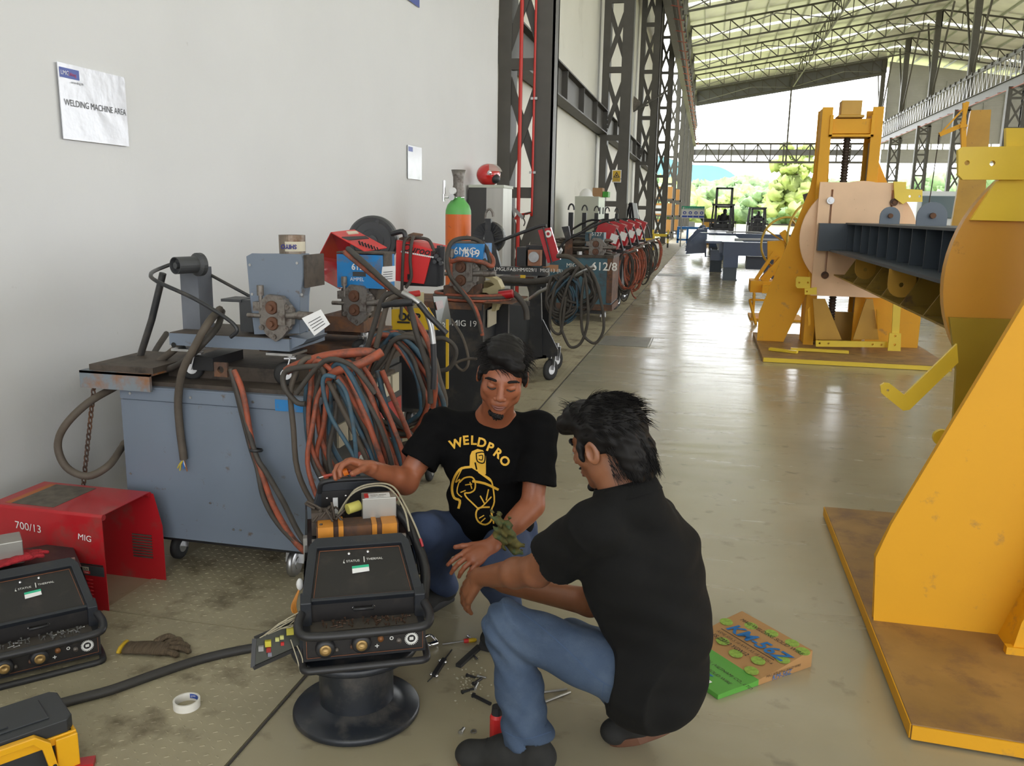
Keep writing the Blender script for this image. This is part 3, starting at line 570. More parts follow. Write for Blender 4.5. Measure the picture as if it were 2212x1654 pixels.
def barrier(px, py, label):
    c = atZ(px, py, 0); x, y = c.x, c.y; T = thing('hazard_barrier', label, 'barrier', (x, y, 0)); mk = mat('hazard black', (.02, .02, .02), .5)
    for sx in (-.75, .0):
        b = M()
        for k in range(4): b.m = k % 2; b.bb(x+sx, x+sx+.08, y, y+.08, k*.22, k*.22+.22)
        b.obj('post', [mk, m_yel2], T)
    M().bb(x-.75, x+.08, y+.02, y+.05, .55, .68).obj('rail', m_yel2, T)
barrier(1440, 535, 'yellow and black barrier standing at the foot of the third column'); barrier(1408, 552, 'yellow and black barrier beside the last hanging cables')
for i, (px, Yr, zt, n_) in enumerate(((1444, 60, 3.9, 2), (1460, 66, 3.6, 2))):
    x = atY(px, 480, Yr).x; T = thing('storage_rack', ['rack of orange crates standing between the far left columns', 'second rack of orange crates farther down the left side'][i], 'rack', (x, Yr, 0))
    b = M()
    for sx in (-1.4, 0.2):
        b.bb(x+sx, x+sx+.1, Yr, Yr+.1, 0, zt)
    for z in (.4, 1.5, 2.6): b.bb(x-1.4, x+.3, Yr, Yr+1, z, z+.1)
    b.obj('frame', m_steel, T)
    for z in (.5, 1.6, 2.7):
        k = M().bb(x-1.25, x+.15, Yr+.05, Yr+.9, z, z+.8).obj('wooden_crate', mat('orange crate', (.45, .22, .06), .6)); tag(k, 'orange crate on the %s shelf of the %s rack' % ({.5: 'bottom', 1.6: 'middle', 2.7: 'top'}[z], ['nearer', 'farther'][i]), 'crate')
        M().bb(x-.9, x-.2, Yr+.03, Yr+.06, z+.1, z+.65).obj('panel', mat('pale crate panel', (.5, .52, .55), .5), k)
# parked lorry seen through the right opening
T = thing('truck', 'white and red truck with a big windscreen, outside the right bay', 'truck', (9.5, 34, 0))
Yt = 60; x = atY(2035, 460, Yt).x
M().bb(x-1.6, x+2.4, Yt, Yt+4, 1.0, 3.4).obj('cab', mat('truck white', (.75, .78, .8), .4), T, .3); M().bb(x-1.6, x+2.4, Yt-.1, Yt+.5, .3, 1.0).obj('bumper', mat('truck red', (.55, .03, .02), .4), T, .1); M().bb(x-1.3, x+2.1, Yt-.12, Yt, 1.7, 3.1).obj('windscreen', mat('tinted glass', (.12, .17, .2), .1), T, .05)
for xx in (x-1.2, x+1.8): M().cyl((xx-.2, Yt+1, .5), (xx+.2, Yt+1, .5), .5, n=18).obj('wheel', m_rubber, T)
# --- trees and hills beyond
m_leaf = mat('tree foliage', (.22, .34, .17), .9, 0, .4, .25, dirt=(.30, .42, .22), dirt_amt=.6, dirt_scale=.5)  # foliage greens lightened, distance haze is painted into them
m_leaf2 = mat('yellow green foliage', (.38, .46, .17), .9, 0, .4, .4)
m_hill = mat('distant wooded hill', (.16, .30, .33), 1, 0, .2, .01)  # blue of the distant haze is put into the hill colour
def crown(name, c, r, hgt, mt, label, group, seed, n=26):
    rr = random.Random(seed); T = thing(name, label, 'tree', c, group)
    M().tube([(c[0], c[1], -.2), (c[0], c[1], hgt*.6)], [r*.06, r*.04], 8).obj('trunk', m_rust, T)
    b = M()
    for i in range(n):
        a = rr.uniform(0, 2*PI); t = rr.random()**.5; zz = rr.uniform(.2, 1); k = r*.26*(1-.4*zz)*rr.uniform(.6, 1.2)
        p = V((c[0]+math.cos(a)*t*r*(1.1-zz*.65), c[1]+math.sin(a)*t*r*.7, hgt*zz*.9)); o_ = len(b.v); b.ball(p, (k, k, k*.8), 10)
        for j in range(o_, len(b.v)): q = b.v[j]; b.v[j] = q+(q-p)*(mnoise.noise(q*2.2/k)*1.1)
    b.obj('foliage', mt, T)
k = 0; PXS = (1478, 1510, 1535, 1560, 1590, 1612, 1640, 1665, 1715, 1735, 1775, 1820, 1930, 1985, 2040, 1440, 1400, 1370, 2150)
for px, Yt, zt, r, mt in ((1478, 330, 16, 16, 0), (1510, 300, 15, 15, 1), (1535, 290, 17, 14, 0), (1560, 260, 14, 13, 0), (1590, 270, 17, 15, 0), (1612, 240, 12, 10, 1), (1640, 250, 14, 13, 0), (1665, 230, 12, 11, 0), (1715, 185, 17, 7, 1), (1735, 210, 9, 8, 0), (1775, 240, 15, 12, 0), (1820, 230, 14, 12, 0), (1930, 250, 15, 14, 0), (1985, 240, 16, 14, 0), (2040, 230, 17, 13, 0), (1440, 250, 14, 12, 1), (1400, 220, 15, 12, 1), (1370, 200, 15, 12, 0), (2150, 200, 15, 14, 0)):
    x = atY(px, 460, Yt).x
    lab = ['green tree in the belt of woods beyond the hall', 'bright yellow green tree standing in the woods'][mt]
    ordn = ['leftmost', 'second from the left', 'third from the left', 'fourth from the left', 'fifth from the left', 'sixth from the left', 'seventh from the left', 'eighth from the left', 'ninth from the left', 'tenth from the left', 'eleventh from the left', 'twelfth from the left', 'thirteenth from the left', 'fourteenth from the left', 'fifteenth from the left', 'sixteenth from the left', 'seventeenth from the left', 'eighteenth from the left', 'rightmost'][sorted(PXS).index(px)]; side = 'seen through the %s' % ('open hall end' if 1490 < px < 1860 else 'left columns' if px <= 1490 else 'right bay opening')
    crown('tree', (x, Yt, -.2), r, zt*(1 if px == 1715 else .72), [m_leaf, m_leaf2][mt], ('tall slender yellow green tree right of the forklifts' if px == 1715 else ['green tree', 'yellow green tree'][mt]+' in the woods beyond the hall, '+ordn), 'trees beyond the hall', k, 110); k += 1
def hill(cx, cy, rx, h, label):
    b = M(); n = 40; P = []
    for i in range(n+1):
        t = -1+2*i/n; P.append((cx+t*rx, h*max(0, (math.cos(t*PI)+1)/2)*(1+.12*math.sin(9*t+cx))-.4))
    b.plate([(p[0], p[1]) for p in P]+[(cx+rx, -1), (cx-rx, -1)], (0, cy, 0), (1, 0, 0), (0, 0, 1), 60); return tag(b.obj('wooded_hill', m_hill), label, 'hill')
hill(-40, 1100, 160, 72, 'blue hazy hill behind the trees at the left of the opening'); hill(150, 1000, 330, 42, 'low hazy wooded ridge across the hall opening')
# ================================================================ LEFT SIDE MACHINES
m_bg = mat('blue grey cabinet paint', (.165, .20, .255), .45, .1, .06, 3, dirt=(.12, .09, .07), dirt_amt=.0, dirt_scale=13)
m_blue = mat('bright blue paint', (.02, .20, .50), .4, 0, .08, 5, dirt=(.15, .15, .16), dirt_amt=.3, dirt_scale=14)
m_teal = mat('old teal paint', (.04, .105, .14), .5, 0, .1, 3, dirt=(.05, .035, .03), dirt_amt=.4, dirt_scale=5)
m_red = mat('red sheet metal', (.42, .012, .018), .35, .1, .08, 3, dirt=(.25, .06, .05), dirt_amt=.25, dirt_scale=4, coat=.2)
m_redb = mat('bright red panel', (.62, .03, .03), .4, 0, .06, 4)
m_orange = mat('orange red hose', (.33, .075, .035), .6, 0, .2, 12, dirt=(.10, .05, .035), dirt_amt=.55, dirt_scale=14)
m_bluehose = mat('dull blue hose', (.035, .085, .125), .6, 0, .2, 12, dirt=(.05, .05, .05), dirt_amt=.5, dirt_scale=14)
m_cable = mat('dusty black cable', (.05, .043, .036), .65, 0, .25, 14)
m_cableb = mat('brown grey cable', (.085, .068, .052), .7, 0, .2, 14)
m_beige = mat('beige plastic', (.50, .43, .24), .5, 0, .05, 5)
m_castm = mat('dirty cast metal', (.22, .20, .18), .5, .6, .25, 25, dirt=(.08, .06, .05), dirt_amt=.5, dirt_scale=25)
m_roller = mat('brown roller', (.13, .06, .035), .5, .3, .2, 20)
m_yell = mat('yellow panel', (.62, .40, .02), .4)
m_cream = mat('cream label', (.55, .5, .38), .6)
m_dgrey = mat('dark grey panel', (.045, .047, .05), .5, 0, .1, 5)
m_grease = mat('grimy tray', (.09, .07, .055), .7, .2, .3, 8, dirt=(.03, .025, .02), dirt_amt=.5, dirt_scale=8)
m_ggrey = mat('grey green cabinet', (.45, .47, .40), .5, 0, .04, 3)
def pr(x0, y0, x1, y1, Y):
    ym = (y0+y1)/2; xm = (x0+x1)/2; return atY(x0, ym, Y).x, atY(x1, ym, Y).x, atY(xm, y1, Y).z, atY(xm, y0, Y).z
def pb(m, x0, y0, x1, y1, Y, d): a, b, c, e = pr(x0, y0, x1, y1, Y); return m.bb(a, b, Y, Y+d, c, e)
def pp(m, pts, Y, d):       # extruded outline whose front is at Y
    return m.plate(xz(pts, Y), (0, Y+d/2, 0), (1, 0, 0), (0, 0, 1), d)
def wtext(T, s, px, py, Y, size, mt=m_wtext, ang=0, bold=.0, name='handwriting', **k):
    o = atY(px, py, Y); a = R(ang); return text(T, s, o-V((0, .003, 0)), (math.cos(a), 0, math.sin(a)), (-math.sin(a), 0, math.cos(a)), size, mt, name, .001, bold, **k)
def cab(label, pts, r, mt=m_cable, name='cable', cat='cable', k=6, Y=None, group=None):
    P = [atY(*p) if Y is None else atY(p[0], p[1], Y) for p in pts]
    return tag(M().tube(smooth(P, k), r, 8).obj(name, mt), label, cat, group)
def caster(T, c, r=.05, name='caster', mt=None, ang=0, fork=True):
    c = V(c); d = V((math.sin(ang), math.cos(ang), 0)); w = V((math.cos(ang), -math.sin(ang), 0)); b = M()
    b.lathe([(0, -.016), (r*.8, -.016), (r, -.010), (r, .010), (r*.8, .016), (0, .016)], c, w, 24, True); wh = b.obj(name+'_wheel', mt or m_rubber, T)
    M().cyl(c-w*.02, c+w*.02, r*.45, n=14).obj('hub', m_metal, wh)
    if fork:
        b = M()
        for s in (-1, 1): b.bar(c+w*.024*s, c+w*.024*s+d*.02+V((0, 0, r*1.35)), .005, .04, w)
        b.bar(c-w*.03+d*.02+V((0, 0, r*1.35)), c+w*.03+d*.02+V((0, 0, r*1.35)), .05, .006); b.cyl(c+d*.02+V((0, 0, r*1.35)), c+d*.02+V((0, 0, r*1.7)), .02, n=10); b.obj(name+'_fork', m_metal, T)
def drive(T, px, py, Y, s, mt=m_castm):
    """two-roller wire drive unit"""
    c = atY(px, py, Y); X_ = lambda x, z, y=0: (c.x+x*s, Y+y*s, c.z+z*s); b = M()
    b.plate([(x*s+c.x, z*s+c.z) for x, z in ((-.07, .05), (-.03, .085), (.03, .08), (.075, .03), (.07, -.03), (.03, -.08), (.0, -.10), (-.04, -.075), (-.065, -.03))], (0, Y-.01*s, 0), (1, 0, 0), (0, 0, 1), .03*s)
    b.bb(c.x-.09*s, c.x-.06*s, Y-.03*s, Y, c.z+.02*s, c.z+.055*s); b.bb(c.x+.02*s, c.x+.05*s, Y-.04*s, Y, c.z-.03*s, c.z+.07*s); d = b.obj('drive_plate', mt, T)
    for dz in (.035, -.028):
        M().lathe([(0, -.05), (.012, -.05), (.012, -.035), (.024, -.035), (.027, -.03), (.027, 0)], (c.x-.01*s, Y, c.z+dz*s), (0, s, 0), 18, False).obj('feed_roller', m_roller, d) if s == 1 else M().lathe([(0, -.05*s), (.012*s, -.05*s), (.012*s, -.035*s), (.024*s, -.035*s), (.027*s, -.03*s), (.027*s, 0)], (c.x-.01*s, Y, c.z+dz*s), (0, 1, 0), 18, False).obj('feed_roller', m_roller, d)
    for x, z in ((-.055, -.045), (.05, -.045), (-.005, -.08), (.055, .04)): M().cyl(X_(x, z, -.035), X_(x, z, 0), .011*s, n=8).obj('bolt', mt, d)
    M().cyl(X_(.04, .005, -.02), X_(.105, .008, -.02), .014*s, n=12).cyl(X_(.1, .008, -.02), X_(.16, .01, -.02), .018*s, .014*s, n=12).obj('torch_socket', m_castm, d)
    M().cyl(X_(-.06, .03, -.02), X_(-.06, .10, -.02), .008*s, n=8).cyl(X_(-.06, .08, -.02), X_(-.06, .12, -.02), .014*s, n=8).cyl(X_(-.12, .0, -.02), X_(-.06, 0, -.02), .009*s, n=8).obj('tension_screw', mt, d)
    return d
def loops(T, hx, hy, Y, n, w_, drop, r, mts, seed, spread=.1, name='cable_loop', yaw=0, lean=0):
    """cable loops hanging from one hook; one part per colour"""
    rr = random.Random(seed); H = atY(hx, hy, Y); cs, sn = math.cos(yaw), math.sin(yaw); bs = [M() for _ in mts]
    for i in range(n):
        ww = w_*rr.uniform(.55, 1.05)/2; dd = drop*rr.uniform(.72, 1.03)/2; off = rr.uniform(-spread, spread); oy = rr.uniform(-.05, .05); tw = rr.uniform(-.05, .05); P = []
        for j in range(14):
            a = 2*PI*j/14; nar = .55+.45*min(1, (1-math.cos(a))*.8); x = ww*math.sin(a)*nar+off*(.5+.5*math.cos(a))+lean*(1-math.cos(a))/2+rr.uniform(-.012, .012); z = -dd+dd*math.cos(a)+rr.uniform(-.008, .008); y = oy*math.sin(a*1.0)+tw*math.cos(a)
            P.append(H+V((x*cs-y*sn, x*sn+y*cs, z)))
        bs[i % len(mts)].tube(smooth(P, 4, True), r*rr.uniform(.9, 1.1), 7, True)
    for b, mt in zip(bs, mts):
        if b.v: b.obj(name, mt, T)
# ---- A cabinet of the front machine
A = thing('welding_machine', 'large blue grey welding machine cabinet standing nearest by the white wall', 'welding machine', (-1.97, 3.4, 0))
x0, x1, y0, y1, z0, z1 = -2.43, -1.51, 3.15, 3.72, .165, .83
b = M(); b.bb(x0, x1, y0, y1, z0, z1); b.bb(x0-.004, x1+.002, y0-.006, y0, z0+.07, z1-.05); b.obj('side_panel', m_bg, A)
b = M(); b.bb(x0-.002, x1+.004, y0-.012, y0-.002, z1-.045, z1+.004); b.bb(x0-.002, x1+.004, y0-.010, y1, z1, z1+.012); b.obj('top_flange', m_bg, A)
M().bb(-1.70, x1+.004, y0-.0135, y0-.0125, z1-.05, z1-.002).obj('paint_patch', m_blue, A)
M().bb(x0, x1, y0-.004, y0, z0, z0+.07).obj('bottom_rail', m_bg, A)
b = M(); b.bb(-2.595, -2.255, 3.10, 3.115, .83, .905); b.bb(-2.595, -2.255, 3.10, 3.3, .895, .905); b.obj('corner_bracket', mat('rust spotted grey steel', (.20, .23, .26), .6, .2, .1, 5, dirt=(.28, .12, .04), dirt_amt=.6, dirt_scale=9), A)
b = M()
for x in np.arange(x0+.05, x1-.04, .29): b.lathe([(0, -.004), (.006, -.004), (.006, 0)], (x, y0-.012, z1-.02), (0, 1, 0), 8, False)
for px, py in ((283, 1022), (455, 1086), (660, 1048), (505, 1143), (520, 1144), (385, 905)): c = atY(px, py, y0-.006); b.lathe([(0, -.004), (.005, -.004), (.005, 0)], tuple(c), (0, 1, 0), 8, False)
b.obj('screw', m_metal, A)
b = M(); b.bb(x0-.1, x1+.1, y0+.02, y1+.05, z1+.012, z1+.03); b.bb(-2.3, -1.7, 3.3, 3.7, z1+.03, z1+.09); b.bb(-2.56, -2.25, 3.12, 3.5, .905, .93); b.obj('tray', m_grease, A)
b = M(); c = atY(481, 797, 3.14); b.plate([(c.x-.03, c.z-.03), (c.x+.03, c.z-.03), (c.x+.03, c.z+.03), (c.x-.03, c.z+.03)], (0, 3.13, 0), (1, 0, 0), (0, 0, 1), .012, [circ(c.x, c.z, .015, 12)]); b.obj('lifting_eye', m_rust, A)
# front of machine A faces the aisle (+X)
F = M(); F.bb(x1, x1+.02, y0+.02, y1, z0+.02, z1-.02); F.obj('front_panel', m_dgrey, A)
M().bb(x1+.02, x1+.023, y0+.05, y1-.02, .42, .52).obj('red_band', m_red, A)
text(A, '500', (x1+.024, y0+.30, .44), (0, 1, 0), (0, 0, 1), .085, m_wtext, 'number', bold=.004)
text(A, '12/39', (x1+.024, y0+.10, .33), (0, 1, 0), (0, 0, 1), .09, m_wtext, 'handwriting')
for k in range(3): M().bb(x1+.02, x1+.03, y0+.12+k*.13, y0+.22+k*.13, .60, .70).obj('meter', m_cream, A)
b = M()
for k in range(9): b.bb(x1+.018, x1+.03, y0+.06, y1-.05, .18+k*.018, .186+k*.018)
b.obj('louvre', m_black, A)
M().cyl((x1+.02, y0+.42, .55), (x1+.10, y0+.42, .55), .03, n=14).obj('cable_plug', m_castm, A)
caster(A, (-1.70, 3.26, .06), .062, ang=0, mt=m_metal); caster(A, (-2.3, 3.3, .06), .06); caster(A, (-2.3, 3.62, .06), .06); caster(A, (-1.70, 3.62, .06), .06)
b = M(); b.bb(-2.38, -1.6, 3.2, 3.68, .13, .165); b.obj('underframe', m_black, A)
# rusty chain
b = M(); c0 = atY(203, 835, 3.12); c1 = atY(218, 1060, 3.3); n = 30
for i in range(n):
    p = c0.lerp(V((c1.x, 3.12, .10)), i/(n-1)); q = []
    for j in range(10):
        a = 2*PI*j/10; u = .009*math.cos(a); v_ = .017*math.sin(a); q.append(p+(V((u, 0, v_)) if i % 2 else V((0, u, v_))))
    b.tube(q, .0035, 5, True)
tag(b.obj('rusty_chain', m_rust), 'rusty steel chain hanging from the corner bracket beside the wall', 'chain')
cab('thick grey brown hose looping out beside the wall left of the blue grey cabinet', [(395, 740, 3.3), (330, 790, 3.3), (250, 835, 3.2), (190, 870, 3.05), (140, 920, 3.0), (125, 965, 3.0), (145, 1010, 3.0), (190, 1028, 3.02), (235, 1005, 3.08), (262, 968, 3.2), (275, 955, 3.3), (320, 945, 3.9)], .0165, m_cableb, 'hose', 'hose')
H = cab('thick black cable hanging over the cabinet front with bare cut wires', [(475, 668, 3.3), (448, 700, 3.1), (420, 750, 3.08), (395, 800, 3.09), (385, 860, 3.11), (388, 920, 3.12), (395, 975, 3.12), (397, 992, 3.12)], .0165, m_cableb)
for i, (dx, c) in enumerate(((-.012, (.5, .4, .05)), (0, (.02, .15, .5)), (.006, (.7, .7, .7)), (.010, (.2, .08, .03)), (-.018, (.5, .4, .05)))):
    e = atY(397, 992, 3.12); M().tube([e, e+V((dx, -.005, -.02)), e+V((dx*1.6, -.004, -.05+.01*(i % 3)))], .003, 5).obj('wire', mat('wire%d' % i, c, .5), H)
cab('brown black cable draped down behind the hanging cut cable', [(480, 672, 3.32), (470, 705, 3.2), (440, 740, 3.12), (415, 765, 3.15), (380, 790, 3.2), (340, 800, 3.3), (330, 770, 3.5), (360, 720, 3.7)], .014, m_cable)
for i, (lb, mt, P) in enumerate((('black welding lead strung from the cabinet top down to the floor, left of the bunch', m_cable, [(500, 800, 3.12), (512, 850, 3.11), (540, 960, 3.1), (556, 1010, 3.08), (570, 1075, 3.02), (600, 1130, 2.95), (650, 1180, 2.86), (690, 1200, 2.8)]), ('orange hose strung from the cabinet top down to the floor', m_orange, [(505, 800, 3.12), (525, 850, 3.1), (545, 960, 3.09), (565, 1020, 3.07), (590, 1090, 3.0), (630, 1160, 2.9), (665, 1195, 2.82), (700, 1210, 2.78)]), ('black welding lead of the strung bunch, nearest the people', m_cable, [(498, 797, 3.12), (520, 870, 3.1), (552, 980, 3.08), (575, 1020, 3.06), (610, 1080, 3.0), (645, 1150, 2.9), (675, 1190, 2.82), (705, 1205, 2.76)]))):
    cab(lb, P, .0115 if i != 1 else .0125, mt, 'welding_lead')
b = M(); c = atY(553, 972, 3.09); b.lathe([(.026, -.006), (.03, 0), (.026, .006)], tuple(c), (0, .15, 1), 14); tag(b.obj('cable_tie', m_black), 'black cable tie round the bunch of leads on the cabinet front', 'cable tie')
# ---- B wire feeder trolley on top
B = thing('wire_feeder', 'blue grey wire feeder on a tray with casters, standing on the nearest cabinet', 'wire feeder', (-1.95, 3.3, .9))
YB = 3.22
b = M(); pb(b, 366, 726, 625, 752, YB, .34); q = xz([(366, 722), (620, 728)], YB)
pp(b, [(625, 727), (663, 733), (655, 742), (628, 754)], YB+.02, .2); b.obj('tray', m_bg, B)
M().bb(*[pr(366, 726, 625, 752, YB)[i] for i in (0, 1)], YB+.005, YB+.33, pr(366, 726, 625, 752, YB)[3], pr(366, 726, 625, 752, YB)[3]+.003).obj('tray_top', m_grease, B)
c = atY(375, 745, YB-.004); M().lathe([(0, 0), (.012, 0)], tuple(c), (0, -1, 0), 12, False).obj('tray_hole', m_dark, B)
b = M(); pb(b, 392, 578, 430, 722, 3.34, .11); b.obj('post', mat('two tone grey post', (.12, .13, .15), .55, .1, .4, 3), B)
b = M(); c = atY(384, 573, 3.22); b.lathe([(0, .0), (.013, 0), (.013, .02), (.03, .02), (.033, .0), (.036, 0), (.036, .10), (.05, .11), (.05, .13), (0, .13)], (c.x, 3.20, c.z), (.35, 1, 0), 24, False); b.obj('spool_hub', m_dgrey, B)
b = M(); c = atY(424, 565, 3.38); b.tube([c+V((.014*math.cos(a), 0, .03*math.sin(a))) for a in [2*PI*k/14 for k in range(14)]], .006, 6, True); b.cyl(c-V((0, 0, .05)), c-V((0, 0, .02)), .01, n=8); b.obj('shackle', m_castm, B)
b = M(); P = [atY(*p) for p in ((400, 560, 3.5), (345, 580, 3.4), (326, 592, 3.2), (340, 608, 3.15), (420, 645, 3.15), (490, 688, 3.15), (512, 712, 3.15), (498, 728, 3.15))]; b.tube(smooth(P, 5), .0085, 8); P = [atY(*p) for p in ((448, 590, 3.45), (540, 640, 3.45), (600, 672, 3.45))]; b.tube(P, .0075, 8); b.obj('tube_handle', m_blackp, B)
M().tube([atY(352, 590, 3.38), atY(328, 690, 3.38), atY(300, 778, 3.38)], .0155, 10).obj('tube_handle', m_blackp, B)
b = M(); pp(b, [(534, 555), (545, 549), (650, 551), (655, 560), (655, 600), (650, 640), (648, 720), (551, 720), (541, 640)], YB+.03, .07); b.obj('housing', m_bg, B, .004)
b = M(); a0 = atY(655, 553, YB+.03); a1 = atY(660, 632, YB+.03); b.bb(a0.x-.002, a0.x+.012, YB+.035, YB+.20, a1.z+.02, a0.z+.004); b.bb(a0.x-.20, a0.x+.01, YB+.08, YB+.20, a1.z+.1, a0.z-.002); b.obj('end_plate', m_grease, B)
b = M()
for px, py in ((540, 572), (642, 568), (652, 636), (545, 635)): c = atY(px, py, YB+.03); M().lathe([(0, -.003), (.006, -.003), (.006, 0)], tuple(c), (0, 1, 0), 8, False).obj('screw', m_metal, B)
drive(B, 600, 682, YB, 1.05)
b = M(); pb(b, 518, 648, 545, 716, YB+.06, .15); pb(b, 477, 646, 520, 652, YB+.05, .12); b.obj('junction_box', m_dgrey, B)
for px, py, rr_ in ((618, 785, .052), (415, 775, .05)):
    c = atY(px, py, YB+.06); caster(B, (c.x, YB+.06, .845+rr_+.012), rr_, ang=1.2)
    M().bb(c.x-.06, c.x+.06, YB, YB+.14, .845+rr_*2.7+.01, .845+rr_*2.7+.02).obj('caster_plate', m_metal, B)
b = M(); pb(b, 416, 772, 460, 800, 3.25, .25); b.obj('rubber_foot', m_black, B)
# tin can
c = atY(632, 551, YB+.12); T = thing('paint_can', 'rusty open tin can with an upside down label on the blue grey feeder', 'can', (c.x, YB+.12, c.z)); rc = .055; hc = .082
M().lathe([(0, .004), (rc-.003, .004), (rc-.003, hc), (rc, hc+.002), (rc, hc-.003), (rc-.001, .003), (rc, 0), (0, 0)], tuple(c), (0, 0, 1), 32, False).obj('tin', mat('rusty tin', (.22, .18, .14), .4, .6, .3, 12, dirt=(.12, .06, .03), dirt_amt=.5, dirt_scale=16), T)
b = M(); P = []; 
for i in range(9):
    a = R(-95+i*13); P += [(c.x+math.cos(a)*(rc+.0008), c.y+math.sin(a)*(rc+.0008), c.z+.018), (c.x+math.cos(a)*(rc+.0008), c.y+math.sin(a)*(rc+.0008), c.z+.058)]
b.add(P, [(2*i, 2*i+2, 2*i+3, 2*i+1) for i in range(8)], True); lb = b.obj('label', m_cream, T)
tx = text(T, 'SHIYO', (c.x+.050, c.y-rc-.004, c.z+.046), (-1, 0, 0), (0, 0, -1), .025, mat('navy ink', (.02, .02, .18), .5), bold=.001)
# ---- paper tags
def paper(label, pts, Y, ang=None, lines=4):
    T = M(); T.plate(xz(pts, Y), (0, Y, 0), (1, 0, 0), (0, 0, 1), .0012); o = T.obj('paper_tag', m_white); tag(o, label, 'paper', 'paper tags')
    q = [atY(a, b_, Y-.002) for a, b_ in pts]; L = M()
    for k in range(lines):
        t = .2+k*.15; L.bar(q[3].lerp(q[0], t).lerp(q[2].lerp(q[1], t), .12), q[3].lerp(q[0], t).lerp(q[2].lerp(q[1], t), .8), .001, .0025)
    L.obj('print', m_dgrey, o); return o
paper('white paper tag hanging at the drive unit of the blue grey feeder', [(652, 687), (693, 668), (713, 700), (679, 725)], 3.15)
# ---- C second feeder, blue box
C2 = thing('wire_feeder', 'blue wire feeder marked 612/5 on a rusty tray behind the blue grey feeder', 'wire feeder', (-1.7, 3.75, .9)); YC = 3.78
b = M(); pb(b, 728, 550, 826, 622, YC, .16); b.obj('housing', m_blue, C2); b = M(); a = pr(826, 548, 856, 605, YC); b.bb(a[0], a[0]+.004, YC+.01, YC+.12, a[2], a[3]); b.bb(pr(728, 550, 826, 622, YC)[0], a[0]+.01, YC, YC+.14, a[3]-.004, a[3]+.004); b.obj('open_side', m_grease, C2)
wtext(C2, '612/5', 760, 582, YC, .040, bold=.001); wtext(C2, 'AMPEL', 757, 606, YC, .024, bold=.002)
b = M(); pb(b, 762, 587, 790, 597, YC-.002, .002); b.obj('name_plate', m_dgrey, C2)
b = M(); pp(b, [(737, 622), (818, 622), (800, 686), (738, 686)], YC+.02, .12); b.obj('motor_bracket', m_grease, C2)
drive(C2, 775, 655, YC, 1.05)
b = M(); pb(b, 690, 684, 786, 716, YC-.02, .28); pb(b, 640, 716, 800, 722, YC+.05, .3); b.obj('tray', m_rust, C2)
c = atY(774, 745, YC); caster(C2, (c.x, YC+.03, c.z-.02), .045, ang=.8); b = M(); pb(b, 560, 745, 800, 765, YC, .4); pb(b, 663, 755, 760, 800, YC+.02, .3); b.obj('base_frame', m_rust, C2)
paper('white paper tag on the side of the blue 612/5 feeder', [(826, 576), (854, 574), (854, 607), (822, 611)], 3.74)
# second machine cabinet under C (mostly hidden by coils)
D0 = thing('welding_machine', 'grimy second welding machine, half hidden behind the big hanging cable coils', 'welding machine', (-1.9, 4.2, 0))
b = M(); b.bb(-2.75, -1.62, 3.86, 4.4, .15, .82); b.obj('body', m_dgrey, D0); M().bb(-2.75, -1.6, 3.84, 4.42, .82, .85).obj('top', m_grease, D0)
b = M(); b.bb(-1.62, -1.6, 3.9, 4.38, .25, .78); b.obj('front_panel', m_black, D0); M().bb(-1.6, -1.597, 3.92, 4.36, .42, .6).obj('red_band', m_red, D0); text(D0, '10', (-1.594, 4.05, .44), (0, 1, 0), (0, 0, 1), .14, m_wtext, 'number')
for k in range(3): M().bb(-1.6, -1.59, 3.95+k*.13, 4.05+k*.13, .64, .74).obj('meter', m_cream, D0)
for x in (-2.6, -1.75): caster(D0, (x, 4.0, .06), .06); caster(D0, (x, 4.3, .06), .06)
# open red hood lying on top
T = thing('red_cover', 'red sheet metal machine cover propped open beside the wire reel', 'cover', (-1.9, 4.0, 1.1)); YR = 3.95
b = M(); P = lambda *a: atY(*a)
def quad(m, pts, t=.004):
    p = [V(q) for q in pts]; n = (p[1]-p[0]).cross(p[2]-p[0]).normalized()*t/2; return m.add([q-n for q in p]+[q+n for q in p], [(3, 2, 1, 0), (4, 5, 6, 7), (0, 1, 5, 4), (1, 2, 6, 5), (2, 3, 7, 6), (3, 0, 4, 7)])
quad(b, [P(715, 502, 4.0), P(765, 497, 4.25), P(745, 570, 4.25), P(685, 560, 4.0)]); quad(b, [P(685, 560, 4.0), P(745, 570, 4.25), P(735, 625, 4.2), P(690, 600, 3.98)]); b.obj('side', m_red, T)
b = M(); quad(b, [P(715, 502, 3.95), P(765, 496, 4.2), P(836, 535, 4.1), P(788, 543, 3.85)]); b.obj('top', m_redb, T)
b = M()
for k in range(7): b.bar(P(775+k*6.5, 520+k*2.3, 3.93), P(779+k*6.5, 530+k*2, 3.93), .008, .004)
b.obj('louvre', m_dark, T)
b = M(); quad(b, [P(738, 512, 3.93), P(790, 510, 3.99), P(797, 515, 3.98), P(745, 519, 3.92)]); b.obj('badge', m_dgrey, T); b = M(); quad(b, [P(748, 500, 4.0), P(770, 499, 4.05), P(775, 504, 4.04), P(753, 506, 3.99)]); b.obj('sticker', m_cream, T)
T = thing('wire_reel', 'round dark grey wire reel housing behind the open red cover', 'reel', tuple(atY(808, 540, 4.35))); c = atY(806, 520, 4.4)
M().lathe([(0, -.06), (.03, -.06), (.03, -.045), (.06, -.05), (.065, -.045), (.10, -.05), (.105, -.045), (.125, -.05), (.135, -.03), (.135, .05), (0, .05)], tuple(c), (-.25, 1, 0), 40, False).obj('drum', m_dgrey, T)
b = M(); q = atY(806, 476, 4.38); b.bb(q.x-.05, q.x+.04, 4.36, 4.42, q.z-.025, q.z+.005); b.obj('lug', m_dgrey, T)
